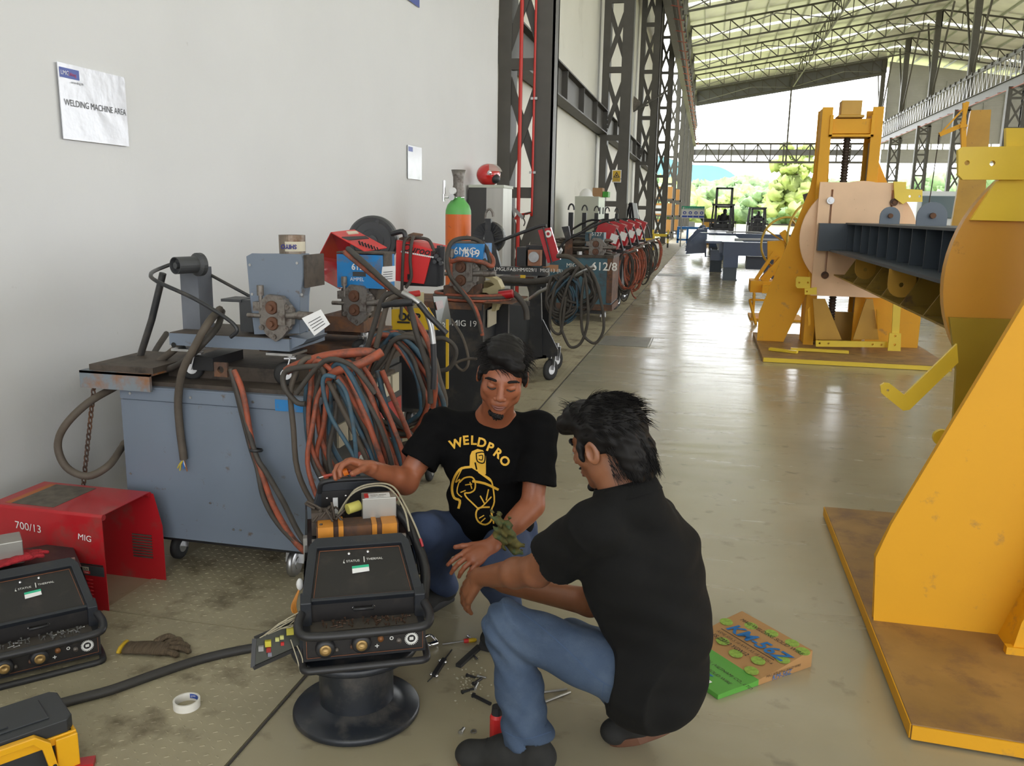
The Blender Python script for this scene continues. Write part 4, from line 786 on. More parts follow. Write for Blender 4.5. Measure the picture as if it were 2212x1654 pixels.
b = M(); b.tube(smooth([atY(845, 505, 4.3), atY(870, 500, 4.3), atY(876, 512, 4.3)], 4), .014, 8); b.obj('handle', m_black, T)
# red machine
T = thing('red_power_source', 'bright red and black feeder box with cables slung over its top', 'power source', tuple(atY(905, 620, 4.45)))
YQ = 4.35; b = M(); q = xz([(857, 520), (935, 540), (916, 613), (855, 606)], YQ); b.plate([q[3], q[2], q[1], q[0]][::1], (0, YQ, 0), (1, 0, 0), (0, 0, 1), .01); b.obj('side_panel', m_redb, T)
b = M(); pp(b, [(932, 538), (960, 532), (957, 616), (915, 616)], YQ+.01, .02); a = pr(915, 530, 950, 618, YQ); b.bb(a[1]-.02, a[1], YQ+.01, YQ+.06, a[2], a[3]); b.obj('front_panel', m_black, T)
b = M(); quad(b, [atY(857, 519, YQ), atY(935, 540, YQ), atY(966, 531, YQ+.2), atY(890, 515, YQ+.25)]); b.obj('top', m_redb, T)
b = M(); pb(b, 870, 545, 945, 618, YQ+.03, .08); b.obj('body', m_black, T)
wtext(T, 'Ouroow', 868, 540, YQ-.006, .055, mat('black ink', (.03, .01, .01), .5), -9, .001, 'script', shear=.3); wtext(T, '.................', 866, 544, YQ-.006, .05, m_wtext, -8, .002, 'dots')
b = M(); pb(b, 880, 592, 888, 604, YQ-.008, .004); b.obj('switch', m_black, T)
for px, py in ((944, 553), (950, 560), (941, 565), (954, 568)): M().cyl(atY(px, py, YQ), atY(px, py, YQ)-V((0, .02, 0)), .011, n=12).obj('knob', m_dgrey, T)
b = M(); quad(b, [atY(862, 516, 4.36), atY(885, 518, 4.36), atY(914, 507, 4.5), atY(893, 504, 4.5)], .01); b.obj('rusty_flap', m_rust, T)
for i, (lb, P_) in enumerate((('black cable slung over the red machine, left strand', [(885, 512, 4.4), (874, 520, 4.33), (870, 570, 4.32), (868, 640, 4.32), (866, 690, 4.3)]), ('black cable slung over the red machine, right strand', [(893, 512, 4.4), (889, 525, 4.33), (886, 560, 4.32), (888, 600, 4.32), (876, 622, 4.31)]), ('short black cable curled over the top of the red machine', [(885, 516, 4.45), (905, 514, 4.42), (925, 518, 4.42), (934, 532, 4.38), (938, 545, 4.34)]))): cab(lb, P_, .009)
M().cyl(atY(884, 636, 4.68), atY(906, 633, 4.72), .018, n=12).obj('x', m_redb) and None
tag(bpy.data.objects['x'], 'small red and black plastic plug lying below the red machine', 'plug'); bpy.data.objects['x'].name = 'plastic_plug'
# ---- D yellow machine "OOP"
D = thing('welding_machine', 'black welding machine with a yellow side lettered OOP and sloping dark display', 'welding machine', (-1.6, 4.7, 0)); YD = 4.62
b = M(); pb(b, 790, 712, 925, 880, YD, .14); b.obj('body', m_black, D)
b = M(); pp(b, [(846, 668), (925, 664), (947, 700), (947, 712), (846, 712)], YD-.01, .01); b.obj('yellow_side', m_yell, D)
wtext(D, 'OOP', 862, 691, YD-.015, .06, m_black, 0, .003, 'lettering'); b = M(); pb(b, 858, 694, 885, 698, YD-.018, .003); b.obj('stripe', m_black, D)
b = M(); pb(b, 963, 690, 968, 840, YD-.02, .015); b.obj('yellow_edge', m_yell, D)
b = M(); quad(b, [atY(935, 640, YD+.1), atY(965, 640, YD+.4), atY(975, 700, YD+.35), atY(947, 715, YD)]); b.obj('display_panel', mat('olive black display', (.03, .035, .03), .3), D)
b = M(); quad(b, [atY(940, 652, YD+.06), atY(955, 648, YD+.2), atY(958, 664, YD+.18), atY(944, 670, YD+.03)]); b.obj('red_display', mat('dull red window', (.12, .02, .015), .3), D)
wtext(D, '12', 948, 706, YD-.03, .04)
b = M(); pb(b, 848, 640, 880, 705, YD+.02, .3); b.obj('beige_back', m_beige, D)
for x in (-2.1, -1.55): caster(D, (x, YD+.1, .06), .06); caster(D, (x, YD+.4, .06), .06)
D.location
# ---- hanging coils near machines A and D
T = thing('cable_coil', 'big tangle of black, orange and blue hoses hanging off the nearest machine', 'cable coil', tuple(atY(730, 1000, 2.98)), 'hanging cable coils')
loops(T, 700, 775, 2.98, 13, .38, .72, .0105, [m_cable, m_orange, m_cableb, m_orange, m_bluehose], 3, .10, lean=.14)
b = M(); b.tube(smooth([atY(*p) for p in ((620, 800, 3.0), (640, 790, 2.98), (700, 770, 2.97), (790, 760, 3.0), (815, 770, 3.05))], 5), .018, 8); b.tube(smooth([atY(*p) for p in ((705, 820, 2.95), (730, 800, 2.93), (780, 785, 2.95), (825, 760, 3.0))], 5), .017, 8); b.obj('top_strand', m_orange, T)
b = M(); b.tube(smooth([atY(*p) for p in ((690, 790, 2.9), (620, 800, 2.92), (614, 835, 2.92), (640, 868, 2.92), (660, 872, 2.92))], 5), .011, 8); b.tube(smooth([atY(*p) for p in ((640, 850, 2.9), (700, 780, 2.9), (760, 790, 2.9), (810, 850, 2.92))], 5), .01, 8); b.obj('side_strand', m_cable, T)
b = M(); b.tube(smooth([atY(*p) for p in ((725, 815, 2.88), (702, 812, 2.88), (698, 840, 2.88), (715, 900, 2.88), (762, 980, 2.86), (775, 1030, 2.86))], 6), .0085, 8); b.tube(smooth([atY(*p) for p in ((728, 820, 2.87), (748, 850, 2.87), (763, 920, 2.86), (770, 990, 2.86))], 6), .0085, 8); b.obj('blue_strand', m_bluehose, T)
T = thing('cable_coil', 'tall coil of orange and black welding hoses hanging in front of the yellow sided machine', 'cable coil', tuple(atY(870, 880, 3.6)), 'hanging cable coils')
loops(T, 862, 722, 3.6, 16, .42, .58, .0115, [m_cable, m_orange, m_cableb, m_cable, m_bluehose], 5, .07)
for i, (lb, mt, P_) in enumerate((
    ('orange hose sloping down from the coils towards the floor', m_orange, [(825, 800, 3.4), (850, 860, 3.4), (880, 930, 3.4), (900, 990, 3.42)]),
    ('blue hose sloping down beside the orange hose', m_bluehose, [(815, 800, 3.4), (835, 880, 3.4), (855, 960, 3.42), (870, 1010, 3.42)]),
    ('black hose sloping down under the coils', m_cable, [(800, 830, 3.4), (850, 900, 3.42), (895, 950, 3.45), (905, 1010, 3.45)]),
    ('second orange hose sloping down under the coils', m_orange, [(800, 850, 3.38), (825, 920, 3.4), (850, 980, 3.42), (868, 1020, 3.42)]),
    ('orange hose passing along the right of the coil', m_orange, [(745, 545, 3.7), (800, 590, 3.5), (860, 640, 3.45), (905, 700, 3.4), (932, 760, 3.4), (940, 830, 3.42), (935, 880, 3.45)]),
    ('black hose arching from the blue feeder over the coils', m_cable, [(752, 537, 3.7), (790, 570, 3.5), (850, 625, 3.42), (880, 650, 3.4), (900, 720, 3.38), (925, 800, 3.4), (930, 870, 3.42)]),
    ('thick black hose bending from the torch handle down to the coil', m_cable, [(865, 632, 3.45), (830, 640, 3.45), (812, 690, 3.45), (800, 730, 3.45), (790, 760, 3.45)]),
    ('thick brown black hose bending down beside the torch', m_cableb, [(868, 636, 3.42), (840, 650, 3.42), (825, 700, 3.42), (812, 750, 3.42)]),
    ('black loop of cable at the right of the yellow sided machine', m_cable, [(905, 745, 4.3), (955, 730, 4.3), (985, 755, 4.3), (970, 795, 4.3), (930, 800, 4.3), (890, 790, 4.3)]))):
    cab(lb, P_, .0125, mt, 'hose', 'hose', group='sloping hoses')
T = thing('welding_torch', 'welding torch with black handle and bent bare neck resting over the coil', 'torch', tuple(atY(880, 640, 3.4)))
M().tube(smooth([atY(828, 660, 3.35), atY(855, 655, 3.33), atY(893, 652, 3.33)], 4), [.013]*4+[.017]*5, 10).obj('handle', m_black, T)
M().tube(smooth([atY(870, 632, 3.34), atY(893, 645, 3.33), atY(915, 665, 3.33), atY(930, 700, 3.33), atY(936, 742, 3.33)], 5), .012, 10).obj('neck', m_metal, T)
M().tube([atY(936, 742, 3.33), atY(938, 800, 3.33), atY(936, 840, 3.33)], .013, 10).obj('sleeve', m_black, T)
M().tube([atY(905, 655, 3.3), atY(925, 680, 3.3), atY(965, 720, 3.3)], .012, 10).obj('second_grip', m_black, T)
# ---- E MIG 19
E_ = thing('welding_machine', 'tall black welding machine hand lettered MIG 19 with a rusty top', 'welding machine', (-1.6, 6.0, 0)); YE_ = 5.9
a = pr(958, 668, 1034, 880, YE_); ex0, ex1, ez1 = a[0], a[1], a[3]
b = M(); b.bb(ex0-.4, ex1, YE_, YE_+.55, .12, ez1); b.bb(ex1, ex1+.03, YE_, YE_+.03, .12, ez1+.04); b.bb(ex1, ex1+.10, YE_+.5, YE_+.55, .12, ez1+.04); b.obj('body', m_blackp, E_)
b = M(); b.bb(ex0-.42, ex1+.02, YE_-.01, YE_+.56, ez1, ez1+.05); b.bb(ex1, ex1+.24, YE_+.02, YE_+.56, ez1+.05, ez1+.06); b.obj('top', m_rust, E_)
wtext(E_, 'MIG 19', 976, 703, YE_-.003, .062)
M().bb(ex1+.01, ex1+.02, YE_+.2, YE_+.45, ez1-.15, ez1-.02).obj('meter', m_cream, E_); M().bb(ex1+.01, ex1+.015, YE_+.1, YE_+.5, ez1-.4, ez1-.28).obj('red_band', m_red, E_)
for x in (ex0-.3, ex1-.1): caster(E_, (x, YE_+.1, .06), .06); caster(E_, (x, YE_+.45, .06), .06)
F_ = thing('wire_feeder', 'wire feeder with a blue box scrawled 6MIG19, on the MIG 19 machine', 'wire feeder', (ex0, YE_, ez1)); YF = 5.95
b = M(); pb(b, 974, 526, 1044, 562, YF, .25); b.obj('housing', m_blue, F_); b = M(); quad(b, [atY(974, 525, YF), atY(1045, 526, YF), atY(1048, 522, YF+.25), atY(980, 520, YF+.25)]); b.obj('lid', m_grease, F_)
wtext(F_, '6MIG', 980, 549, YF-.003, .075, bold=.001); wtext(F_, '/519', 998, 554, YF-.004, .075, bold=.001)
b = M(); pp(b, [(977, 562), (1042, 562), (1030, 618), (985, 618)], YF+.03, .2); b.obj('motor_bracket', m_grease, F_); drive(F_, 1003, 592, YF, 1.5)
b = M(); pb(b, 958, 618, 1022, 637, YF-.02, .3); pp(b, [(1022, 618), (1040, 612), (1040, 622), (1022, 636)], YF, .02); b.obj('tray', m_rust, F_)
for r_, mt, dz in ((.27, m_orange, .03), (.25, m_cable, .05), (.23, m_orange, .055), (.26, m_cable, .075), (.24, m_orange, .085)):
    pass
T = thing('cable_coil', 'flat coil of orange and black hose lying on top of the MIG 19 machine', 'cable coil', (ex0, YE_+.2, ez1+.05)); rr = random.Random(4)
bs = [M(), M()]
for i in range(6):
    r_ = .25-.012*(i % 3); cx_, cz_ = (ex0+ex1)/2+.02, ez1+.065+.017*(i//2)
    bs[i % 2].tube([V((cx_+r_*1.15*math.cos(t)+rr.uniform(-.005, .005), YE_+.22+r_*.9*math.sin(t), cz_+rr.uniform(-.002, .002))) for t in [2*PI*k/28 for k in range(28)]], .0125, 7, True)
bs[0].obj('orange_loop', m_orange, T); bs[1].obj('black_loop', m_cable, T)
cab('black hose arching over the blue box and down the front of the MIG 19 machine', [(1045, 560, 5.9), (1060, 580, 5.9), (1050, 535, 6.0), (1020, 515, 6.0), (980, 520, 5.9), (966, 550, 5.85), (970, 590, 5.82), (990, 620, 5.82), (1020, 660, 5.8), (1033, 690, 5.8), (1040, 720, 5.8)], .016)
cab('orange hose running beside the black hose down the MIG 19 machine', [(975, 560, 5.88), (975, 600, 5.84), (1000, 630, 5.83), (1026, 665, 5.8), (1038, 700, 5.8), (1042, 725, 5.8)], .014, m_orange, 'hose', 'hose')
cab('orange and black hose lying across the blue box feeder', [(975, 565, 5.86), (1000, 560, 5.85), (1040, 566, 5.85), (1062, 575, 5.9), (1065, 560, 5.95), (1050, 540, 6.0)], .016, m_orange, 'hose', 'hose')
T = thing('spool_carrier', 'beige plastic spool carrier behind the MIG 19 feeder', 'spool carrier', tuple(atY(1060, 640, 6.3)))
b = M(); pp(b, [(1040, 585), (1050, 590), (1075, 605), (1083, 622), (1080, 636), (1070, 672), (1062, 672), (1065, 640), (1050, 632), (1030, 632), (1030, 625), (1052, 622), (1068, 615), (1058, 603), (1038, 596)], 6.2, .12); b.obj('frame', m_beige, T)
b = M(); c = atY(1055, 640, 6.35); b.lathe([(.03, -.04), (.12, -.04), (.12, .04), (.03, .04)], tuple(c), (0, 1, .1), 24, False); b.obj('spool', mat('brass spool', (.3, .24, .12), .5, .3), T)
cab('red electric cable with yellow band behind the MIG 19 machine', [(1078, 632, 6.1), (1100, 630, 6.1), (1118, 640, 6.1), (1135, 665, 6.1), (1138, 690, 6.1)], .022, m_cable)
tag(M().tube([atY(1078, 638, 6.05), atY(1108, 634, 6.05)], .032, 10).obj('cable_coupling', m_red), 'red cable coupling behind the MIG 19 machine', 'coupling')
cab('orange rod lying across the black trolley', [(1085, 602, 8.1), (1120, 602, 8.1), (1153, 602, 8.1)], .014, m_orange, 'rod', 'rod')
cab('thin grey cable looping on the floor behind the seated man', [(975, 690, 5.5), (1000, 730, 5.2), (1012, 780, 5.1), (1000, 800, 5.1), (985, 785, 5.1), (1010, 775, 5.1), (1030, 775, 5.1)], .009, m_cableb)
# ---- F black trolley
F2 = thing('welding_trolley', 'black steel welding trolley lettered LMGL/FAB along its boom, on big casters', 'trolley', (-1.7, 8.2, 0)); YT = 8.0
b = M(); pb(b, 1055, 577, 1184, 594, YT, .10); b.obj('boom', m_blackp, F2)
wtext(F2, 'LMGL/FAB/HM/029/1  MIG 13 (R)', 1067, 584, YT-.003, .048, bold=.001)
b = M(); pb(b, 1062, 603, 1180, 618, YT, .5); pp(b, [(1146, 618), (1168, 618), (1172, 770), (1140, 775)], YT, .05); pp(b, [(1166, 618), (1184, 618), (1190, 740), (1205, 755), (1172, 765)], YT+.6, .05); pp(b, [(1140, 770), (1172, 690), (1205, 755), (1205, 768), (1145, 779)], YT+.02, .03); b.bb(-1.9, -1.45, YT+.02, YT+.62, .22, .25); b.obj('frame', m_blackp, F2)
b = M(); pb(b, 1095, 660, 1146, 770, YT+.1, .5); b.obj('cooler_box', m_dgrey, F2)
b = M(); c = atY(1172, 590, YT+.1); b.lathe([(.08, -.05), (.06, -.02), (.05, 0)], (c.x, c.y, c.z-.02), (0, 0, 1), 16); b.obj('swivel', m_metal, F2)
caster(F2, (atY(1187, 783, 8.0).x, 8.06, .105), .105, ang=.5); caster(F2, (atY(1200, 775, 8.6).x, 8.62, .105), .105, ang=.5); caster(F2, (-2.2, 8.1, .105), .105)
b = M(); pb(b, 1124, 594, 1135, 602, YT-.005, .005); b.obj('yellow_sticker', m_yell, F2)
b = M(); pp(b, [(1047, 500), (1062, 500), (1082, 580), (1040, 580)], YT+.02, .06); pb(b, 1048, 472, 1060, 502, YT+.03, .05); b.obj('mast', m_blackp, F2)
b = M(); c = atY(1057, 468, YT+.05); b.tube([c+V((.038*math.cos(a), 0, .07*math.sin(a))) for a in [PI*k/12 for k in range(13)]]+[c+V((-.038, 0, -.02))], .011, 7); b.obj('shackle', m_castm, F2)
b = M(); c = atY(1058, 513, YT+.14); b.lathe([(.05, -.05), (.15, -.06), (.155, -.03), (.155, .03), (.15, .05), (.05, .04), (.05, -.05)], tuple(c), (0, 1, 0), 36, False)
for k in range(24): a = 2*PI*k/24; b.bar(c+V((.06*math.cos(a), -.07, .06*math.sin(a))), c+V((.15*math.cos(a), -.07, .15*math.sin(a))), .006, .006)
b.obj('wire_reel', m_blackp, F2)
M().tube(smooth([atY(1068, 525, YT), atY(1120, 505, YT), atY(1165, 489, YT), atY(1180, 487, YT)], 4), .016, 8).obj('push_bar', m_blackp, F2)
b = M(); pb(b, 1116, 534, 1136, 575, YT+.02, .3); pb(b, 1136, 530, 1180, 575, YT+.15, .2); b.obj('feeder_box', m_black, F2)
b = M(); pb(b, 1140, 540, 1167, 574, YT+.02, .1); mo = b.obj('motor_plate', mat('copper brown plate', (.30, .13, .07), .5), F2); c = atY(1153, 555, YT); M().lathe([(0, -.02), (.02, -.02), (.02, -.01), (.05, -.01), (.05, .03)], tuple(c), (0, 1, 0), 24, False).obj('motor', m_metal, mo)
b = M(); quad(b, [atY(1163, 497, YT-.05), atY(1190, 491, YT-.05), atY(1211, 560, YT-.05), atY(1184, 568, YT-.05)], .05); cv = b.obj('red_cover', m_red, F2)
c = atY(1184, 505, YT-.09); b = M(); b.lathe([(.016, 0), (.034, 0)], tuple(c), (0, -1, 0), 20, False); b.obj('round_logo', m_wtext, cv)
b = M(); b.tube([atY(1173, 490, YT-.1), atY(1180, 520, YT-.1), atY(1192, 568, YT-.1)], .008, 6); b.obj('strap', m_black, cv)
paper('white paper tag on the red cover of the black trolley', [(1203, 550), (1212, 534), (1216, 540), (1206, 558)], YT-.1)
# cable rack and its coils
T = thing('cable_coil', 'huge coil of black welding cable hanging on the pole before the teal machine', 'cable coil', tuple(atY(1240, 750, 7.6)), 'hanging cable coils')
b = M(); b.tube([atY(1145, 645, 7.9), atY(1165, 630, 7.7), atY(1285, 575, 7.5)], .018, 8); b.obj('pole', m_metal, T)
loops(T, 1215, 598, 7.6, 14, .34, .42, .012, [m_cable, m_cable, m_bluehose], 8, .10)
loops(T, 1250, 580, 7.6, 9, .42, .40, .013, [m_cable], 9, .07)
for P_ in ([(1230, 590), (1200, 620), (1188, 690), (1195, 715), (1210, 720), (1216, 690), (1222, 640)], [(1250, 575), (1225, 620), (1210, 690), (1225, 740), (1240, 750), (1258, 735), (1270, 690), (1268, 630), (1262, 585)], [(1265, 572), (1285, 600), (1300, 660), (1304, 710), (1290, 738), (1275, 738), (1258, 715), (1256, 650), (1262, 600)]):
    M().tube(smooth([atY(p[0], p[1], 7.5) for p in P_], 6), .013, 8).obj('long_loop', m_cable, T)
cab('bundle of black hoses running from the trolley to the hanging coil', [(1080, 603, 7.9), (1150, 608, 7.8), (1200, 600, 7.7), (1250, 580, 7.6)], .03, m_cable, 'hose', 'hose')
cab('thick grey hose curving over the top of the hanging coil', [(1205, 553, 7.8), (1230, 555, 7.7), (1250, 570, 7.6), (1262, 582, 7.55)], .022, m_cableb, 'hose', 'hose')
# ---- H teal 612/8
H8 = thing('welding_machine', 'old teal welding machine chalked 612/8 with flaking paint, beyond the black trolley', 'welding machine', (-1.9, 13.2, 0)); YH = 12.75
b = M(); pb(b, 1150, 556, 1321, 655, YH, .9); b.obj('body', m_teal, H8); b = M(); pb(b, 1150, 655, 1322, 668, YH-.01, .92); b.obj('base', m_rust, H8)
a = pr(1186, 556, 1321, 655, YH); M().bb(a[1]-.07, a[1]+.012, YH-.012, YH+.9, a[2]+.02, a[3]+.01).obj('corner_trim', m_rust, H8)
M().bb(a[0]-.25, a[1]+.02, YH-.02, YH+.9, a[3], a[3]+.04).obj('top', m_grease, H8)
wtext(H8, '612/8', 1277, 583, YH-.01, .17, bold=.002); wtext(H8, 'MIG 5', 1223, 577, YH-.01, .09)
M().bb(a[0]-.1, a[0]+.14, YH-.014, YH-.002, a[3]-.22, a[3]-.12).obj('warning_label', mat('faded orange label', (.4, .2, .1), .6), H8)
caster(H8, (a[1]-.12, YH+.1, .07), .075, mt=m_cream); caster(H8, (a[0]-.1, YH+.1, .07), .075)
M().bb(a[0]-.4, a[1]-.1, YH+.06, YH+.1, .12, .17).obj('axle', m_blackp, H8)
T = thing('wire_feeder', 'teal wire feeder chalked 6127 buried in hoses on the 612/8 machine', 'wire feeder', tuple(atY(1280, 550, YH)))
b = M(); pb(b, 1264, 502, 1304, 532, YH+.1, .3); b.obj('housing', m_teal, T); wtext(T, '6127', 1277, 509, YH+.09, .08); drive(T, 1290, 536, YH+.1, 1.8); b = M(); pb(b, 1262, 530, 1300, 550, YH+.12, .3); b.obj('base', m_rust, T)
b = M(); pp(b, [(1222, 515), (1236, 512), (1236, 555), (1218, 555)], YH, .08); b.obj('post', m_rust, T); b = M(); pp(b, [(1213, 490), (1228, 488), (1233, 515), (1222, 518)], YH-.03, .06); b.obj('paddle', m_blackp, T)
M().tube(smooth([atY(1205, 545, YH), atY(1222, 520, YH), atY(1260, 500, YH), atY(1300, 480, YH), atY(1330, 474, YH)], 4), .02, 7).obj('push_bar', m_blackp, T)
T = thing('cable_coil', 'messy pile of brown black hoses lying on top of the 612/8 machine', 'cable coil', tuple(atY(1260, 548, YH))); rr = random.Random(12); b = M()
for i in range(16):
    r_ = rr.uniform(.22, .45); cx_ = (a[0]+a[1])/2+rr.uniform(-.15, .15); ph = rr.uniform(0, 6)
    b.tube([V((cx_+r_*1.1*math.cos(t), YH+.4+r_*.8*math.sin(t), a[3]+.06+.013*i+.02*math.sin(2*t+ph))) for t in [2*PI*k/20 for k in range(20)]], .016, 6, True)
b.obj('hose_loop', m_cableb, T)
tag(M().cyl(atY(1251, 557, YH-.0)+V((0, .05, .0)), atY(1251, 543, YH)+V((0, .05, 0)), .05, n=16).obj('metal_can', m_metal), 'small bare metal can on the front edge of the 612/8 machine', 'can')
# ---- I row of red feeders and black trolleys
def row_unit(i, Y):
    s = 0; xr = -1.42-.02*i; T = thing('welding_trolley', 'black trolley with tilted red feeder, %s in the row past the teal machine' % ['first', 'second', 'third', 'fourth', 'fifth'][i], 'trolley', (xr-.4, Y, 0), 'row of black trolleys with red feeders')
    b = M(); b.bb(xr-.9, xr-.1, Y, Y+.55, .2, .85); b.obj('cabinet', m_blackp, T)
    b = M(); b.bb(xr-.95, xr+.02, Y-.02, Y+.02, .12, .2); b.bb(xr-.95, xr+.02, Y+.55, Y+.6, .12, .2); b.bar((xr, Y, .2), (xr-.1, Y, .9), .05, .05); b.obj('frame', m_blackp, T)
    for x in (xr-.05, xr-.8):
        for y in (Y+.03, Y+.5): caster(T, (x, y, .09), .09, ang=.4)
    m = Matrix.Rotation(R(18), 3, 'Y'); b = M(); b.box((xr-.28, Y+.1, 1.22), (.30, .45, .48), m); f = b.obj('red_cover', m_red, T)
    M().box((xr-.16+.06, Y-.13, 1.2), (.13, .005, .15), m).obj('paper_label', m_white, f) if i != 4 else None
    b = M(); b.bb(xr-.95, xr-.5, Y+.1, Y+.5, .95, 1.25); b.bb(xr-.9, xr-.1, Y, Y+.5, .9, .95); b.obj('feeder_body', m_black, T)
    b = M(); b.bb(xr-.93, xr-.85, Y+.2, Y+.28, .95, 1.62); b.obj('mast', m_blackp, T)
    c = V((xr-.89, Y+.24, 1.66)); M().tube([c+V((.05*math.cos(a), 0, .1*math.sin(a))) for a in [PI*k/10 for k in range(11)]], .015, 6).obj('shackle', m_blackp, T)
    b = M(); b.tube(smooth([(xr-.9, Y+.1, 1.3), (xr-.5, Y+.05, 1.5), (xr-.1, Y, 1.38), (xr+.05, Y, 1.0)], 5), .02, 6); b.obj('push_bar', m_blackp, T)
    b = M(); b.tube([(xr-.1, Y+.05, .9), (xr+.3, Y-.1, 1.02)], .02, 8); b.obj('cable_hook', m_metal, T)
    K = thing('cable_coil', '%s coil hanging on the %s trolley of the red feeder row' % (['black and orange cable', 'orange cable', 'black cable', 'black cable', 'orange cable'][i], ['first', 'second', 'third', 'fourth', 'fifth'][i]), 'cable coil', (xr+.2, Y, .5), 'coils on the row of trolleys')
    c = V((xr+.16, Y-.06, .98)); rr = random.Random(i+30); mts = [[m_cable, m_orange], [m_orange], [m_cable], [m_cable], [m_orange]][i]; bs = [M() for _ in mts]
    for j in range(9):
        w_ = rr.uniform(.1, .2); d = rr.uniform(.28, .42); o = rr.uniform(-.06, .06); bs[j % len(mts)].tube([c+V((w_*math.sin(t)+o, rr.uniform(-.02, .02)+.04*math.cos(t), -d+d*math.cos(t))) for t in [2*PI*k/18 for k in range(18)]], .014, 6, True)
    for b, mt in zip(bs, mts): b.obj('cable_loop', mt, K)
for i, Y in enumerate((14.6, 16.4, 18.4, 20.6, 23.0)): row_unit(i, Y)
cab('orange extension cord trailing to the floor with a black plug', [(1383, 560, 24), (1380, 600, 22), (1385, 618, 21), (1378, 640, 18.5)], .012, m_orange, 'extension_cord', 'cord')
cab('red brown hose trailing to the floor at the row of trolleys', [(1366, 565, 16.2), (1362, 610, 15.6), (1366, 635, 15.2), (1373, 644, 15.0)], .014, m_orange, 'hose', 'hose')
# white board on easel
T = thing('easel_board', 'white board leaning on a black easel beyond the red feeders', 'board', (-1.9, 26, 0)); b = M()
quad(b, [atY(1366, 438, 26), atY(1375, 439, 26), atY(1388, 523, 26), atY(1378, 523, 26)], .06); b.obj('board', mat('whiteboard', (.62, .66, .68), .25), T); b = M()
b.bar(atY(1362, 438, 26.1), atY(1345, 500, 26.3), .07, .07); b.bar(atY(1364, 438, 26.1), atY(1378, 560, 26.3), .07, .07); b.bar(atY(1360, 440, 26.4), atY(1366, 560, 26.8), .07, .07); b.obj('easel', m_black, T)
# ---- cabinets by the wall
T = thing('office_cabinet', 'tall dark and silver cabinet by the first column, carrying a red helmet', 'cabinet', (-2.75, 10.8, 0)); YO = 10.6
a = pr(1012, 405, 1050, 560, YO); a2 = pr(1050, 405, 1086, 560, YO)
xo0 = max(a[0], -2.97); M().bb(xo0, a[1], YO, YO+.5, .02, a[3]).obj('side', mat('charcoal laminate', (.04, .038, .036), .5), T)
b = M(); b.bb(a[1], a2[1], YO+.0, YO+.5, .02, a2[3]); b.obj('door', mat('brushed silver laminate', (.42, .41, .38), .35, .4, .08, 2, stretch=(6, 6, .4)), T)
M().bb(xo0-.0, a2[1]+.01, YO-.01, YO+.52, a[3], a[3]+.035).obj('top', m_ggrey, T)
M().bb(xo0, a2[1], YO+.02, YO+.48, 0, .02).obj('plinth', m_black, T)
c = atY(1055, 378, YO+.2); zc = a[3]+.035+.13; T = thing('motorcycle_helmet', 'red open face motorcycle helmet with a raised visor on the tall cabinet', 'helmet', (c.x, YO+.2, a[3]+.035))
def blobmesh(*a, **k): pass
b = M(); cc = V((c.x, YO+.2, zc)); b.ball(cc, (.155, .15, .14), 24)
b.v = [V((p.x, p.y, max(p.z, a[3]+.037))) for p in b.v]; b.obj('shell', mat('gloss red helmet', (.55, .01, .01), .12, coat=1), T)
b = M(); P = []
for i in range(9):
    for j in range(6):
        az = R(-75+i*150/8); el = R(15+j*9); P.append(cc+V((math.cos(az)*math.cos(el)*.185, -math.sin(az)*math.cos(el)*.165, math.sin(el)*.155)))
b.add(P, [(i*6+j, (i+1)*6+j, (i+1)*6+j+1, i*6+j+1) for i in range(8) for j in range(5)], True); b.obj('visor', mat('clear visor', (.6, .6, .55), .08, spec=.8, alpha=.45), T)
b = M(); b.ball(cc+V((.11, -.06, -.05)), (.06, .07, .06), 12); b.obj('face_opening', m_black, T); b = M(); b.ball(cc+V((.05, -.145, .02)), (.03, .012, .03), 10); b.obj('hinge', m_chrome, T)
T = thing('gas_cylinder', 'orange gas cylinder with a green shoulder and grey valve cap', 'gas cylinder', (-2.34, 8.3, 0)); c = atY(990, 470, 8.3); r_ = .128; zt = atY(990, 463, 8.3).z
b = M(); b.lathe([(0, .0), (r_, .0), (r_, zt-.0)], (c.x, 8.3, 0), (0, 0, 1), 36, False); b.obj('body', mat('scuffed orange', (.68, .14, .02), .4, 0, .06, 4, dirt=(.15, .06, .03), dirt_amt=.1, dirt_scale=10), T)
M().lathe([(r_, zt), (r_*.98, zt+.04), (r_*.85, zt+.09), (r_*.6, zt+.13), (r_*.45, zt+.15), (r_*.45, zt+.18)], (c.x, 8.3, 0), (0, 0, 1), 36).obj('shoulder', mat('green shoulder', (.12, .42, .10), .45), T)
M().lathe([(r_*.5, zt+.17), (r_*.48, zt+.24), (r_*.4, zt+.29), (r_*.42, zt+.36), (r_*.56, zt+.43), (r_*.5, zt+.43), (r_*.35, zt+.36), (r_*.35, zt+.2)], (c.x, 8.3, 0), (0, 0, 1), 24).obj('valve_guard', m_castm, T)
b = M(); g = atY(978, 412, 8.2); b.lathe([(0, -.02), (.033, -.02), (.033, .02), (0, .02)], tuple(g), (0, 1, 0), 20, False); rg = b.obj('regulator', m_white, T); g2 = atY(977, 426, 8.2)
b = M(); b.lathe([(0, -.025), (.03, -.025), (.03, .02), (0, .02)], tuple(g2), (0, 1, 0), 16, False); b.cyl(g2-V((.09, 0, 0)), g2+V((.1, .08, 0)), .01, n=8); b.cyl(g2, g, .012, n=8); b.cyl(g2-V((.09, 0, .04)), g2-V((.09, 0, -.03)), .015, n=8); b.cyl(g2-V((.085, 0, -.03)), g2-V((.085, 0, -.16)), .014, n=8); b.obj('fitting', m_chrome, rg)
text(T, 'ARGON', (c.x-.08, 8.3-r_*.97, zt+.035), (1, 0, 0), (0, .2, 1), .03, m_wtext) if False else None
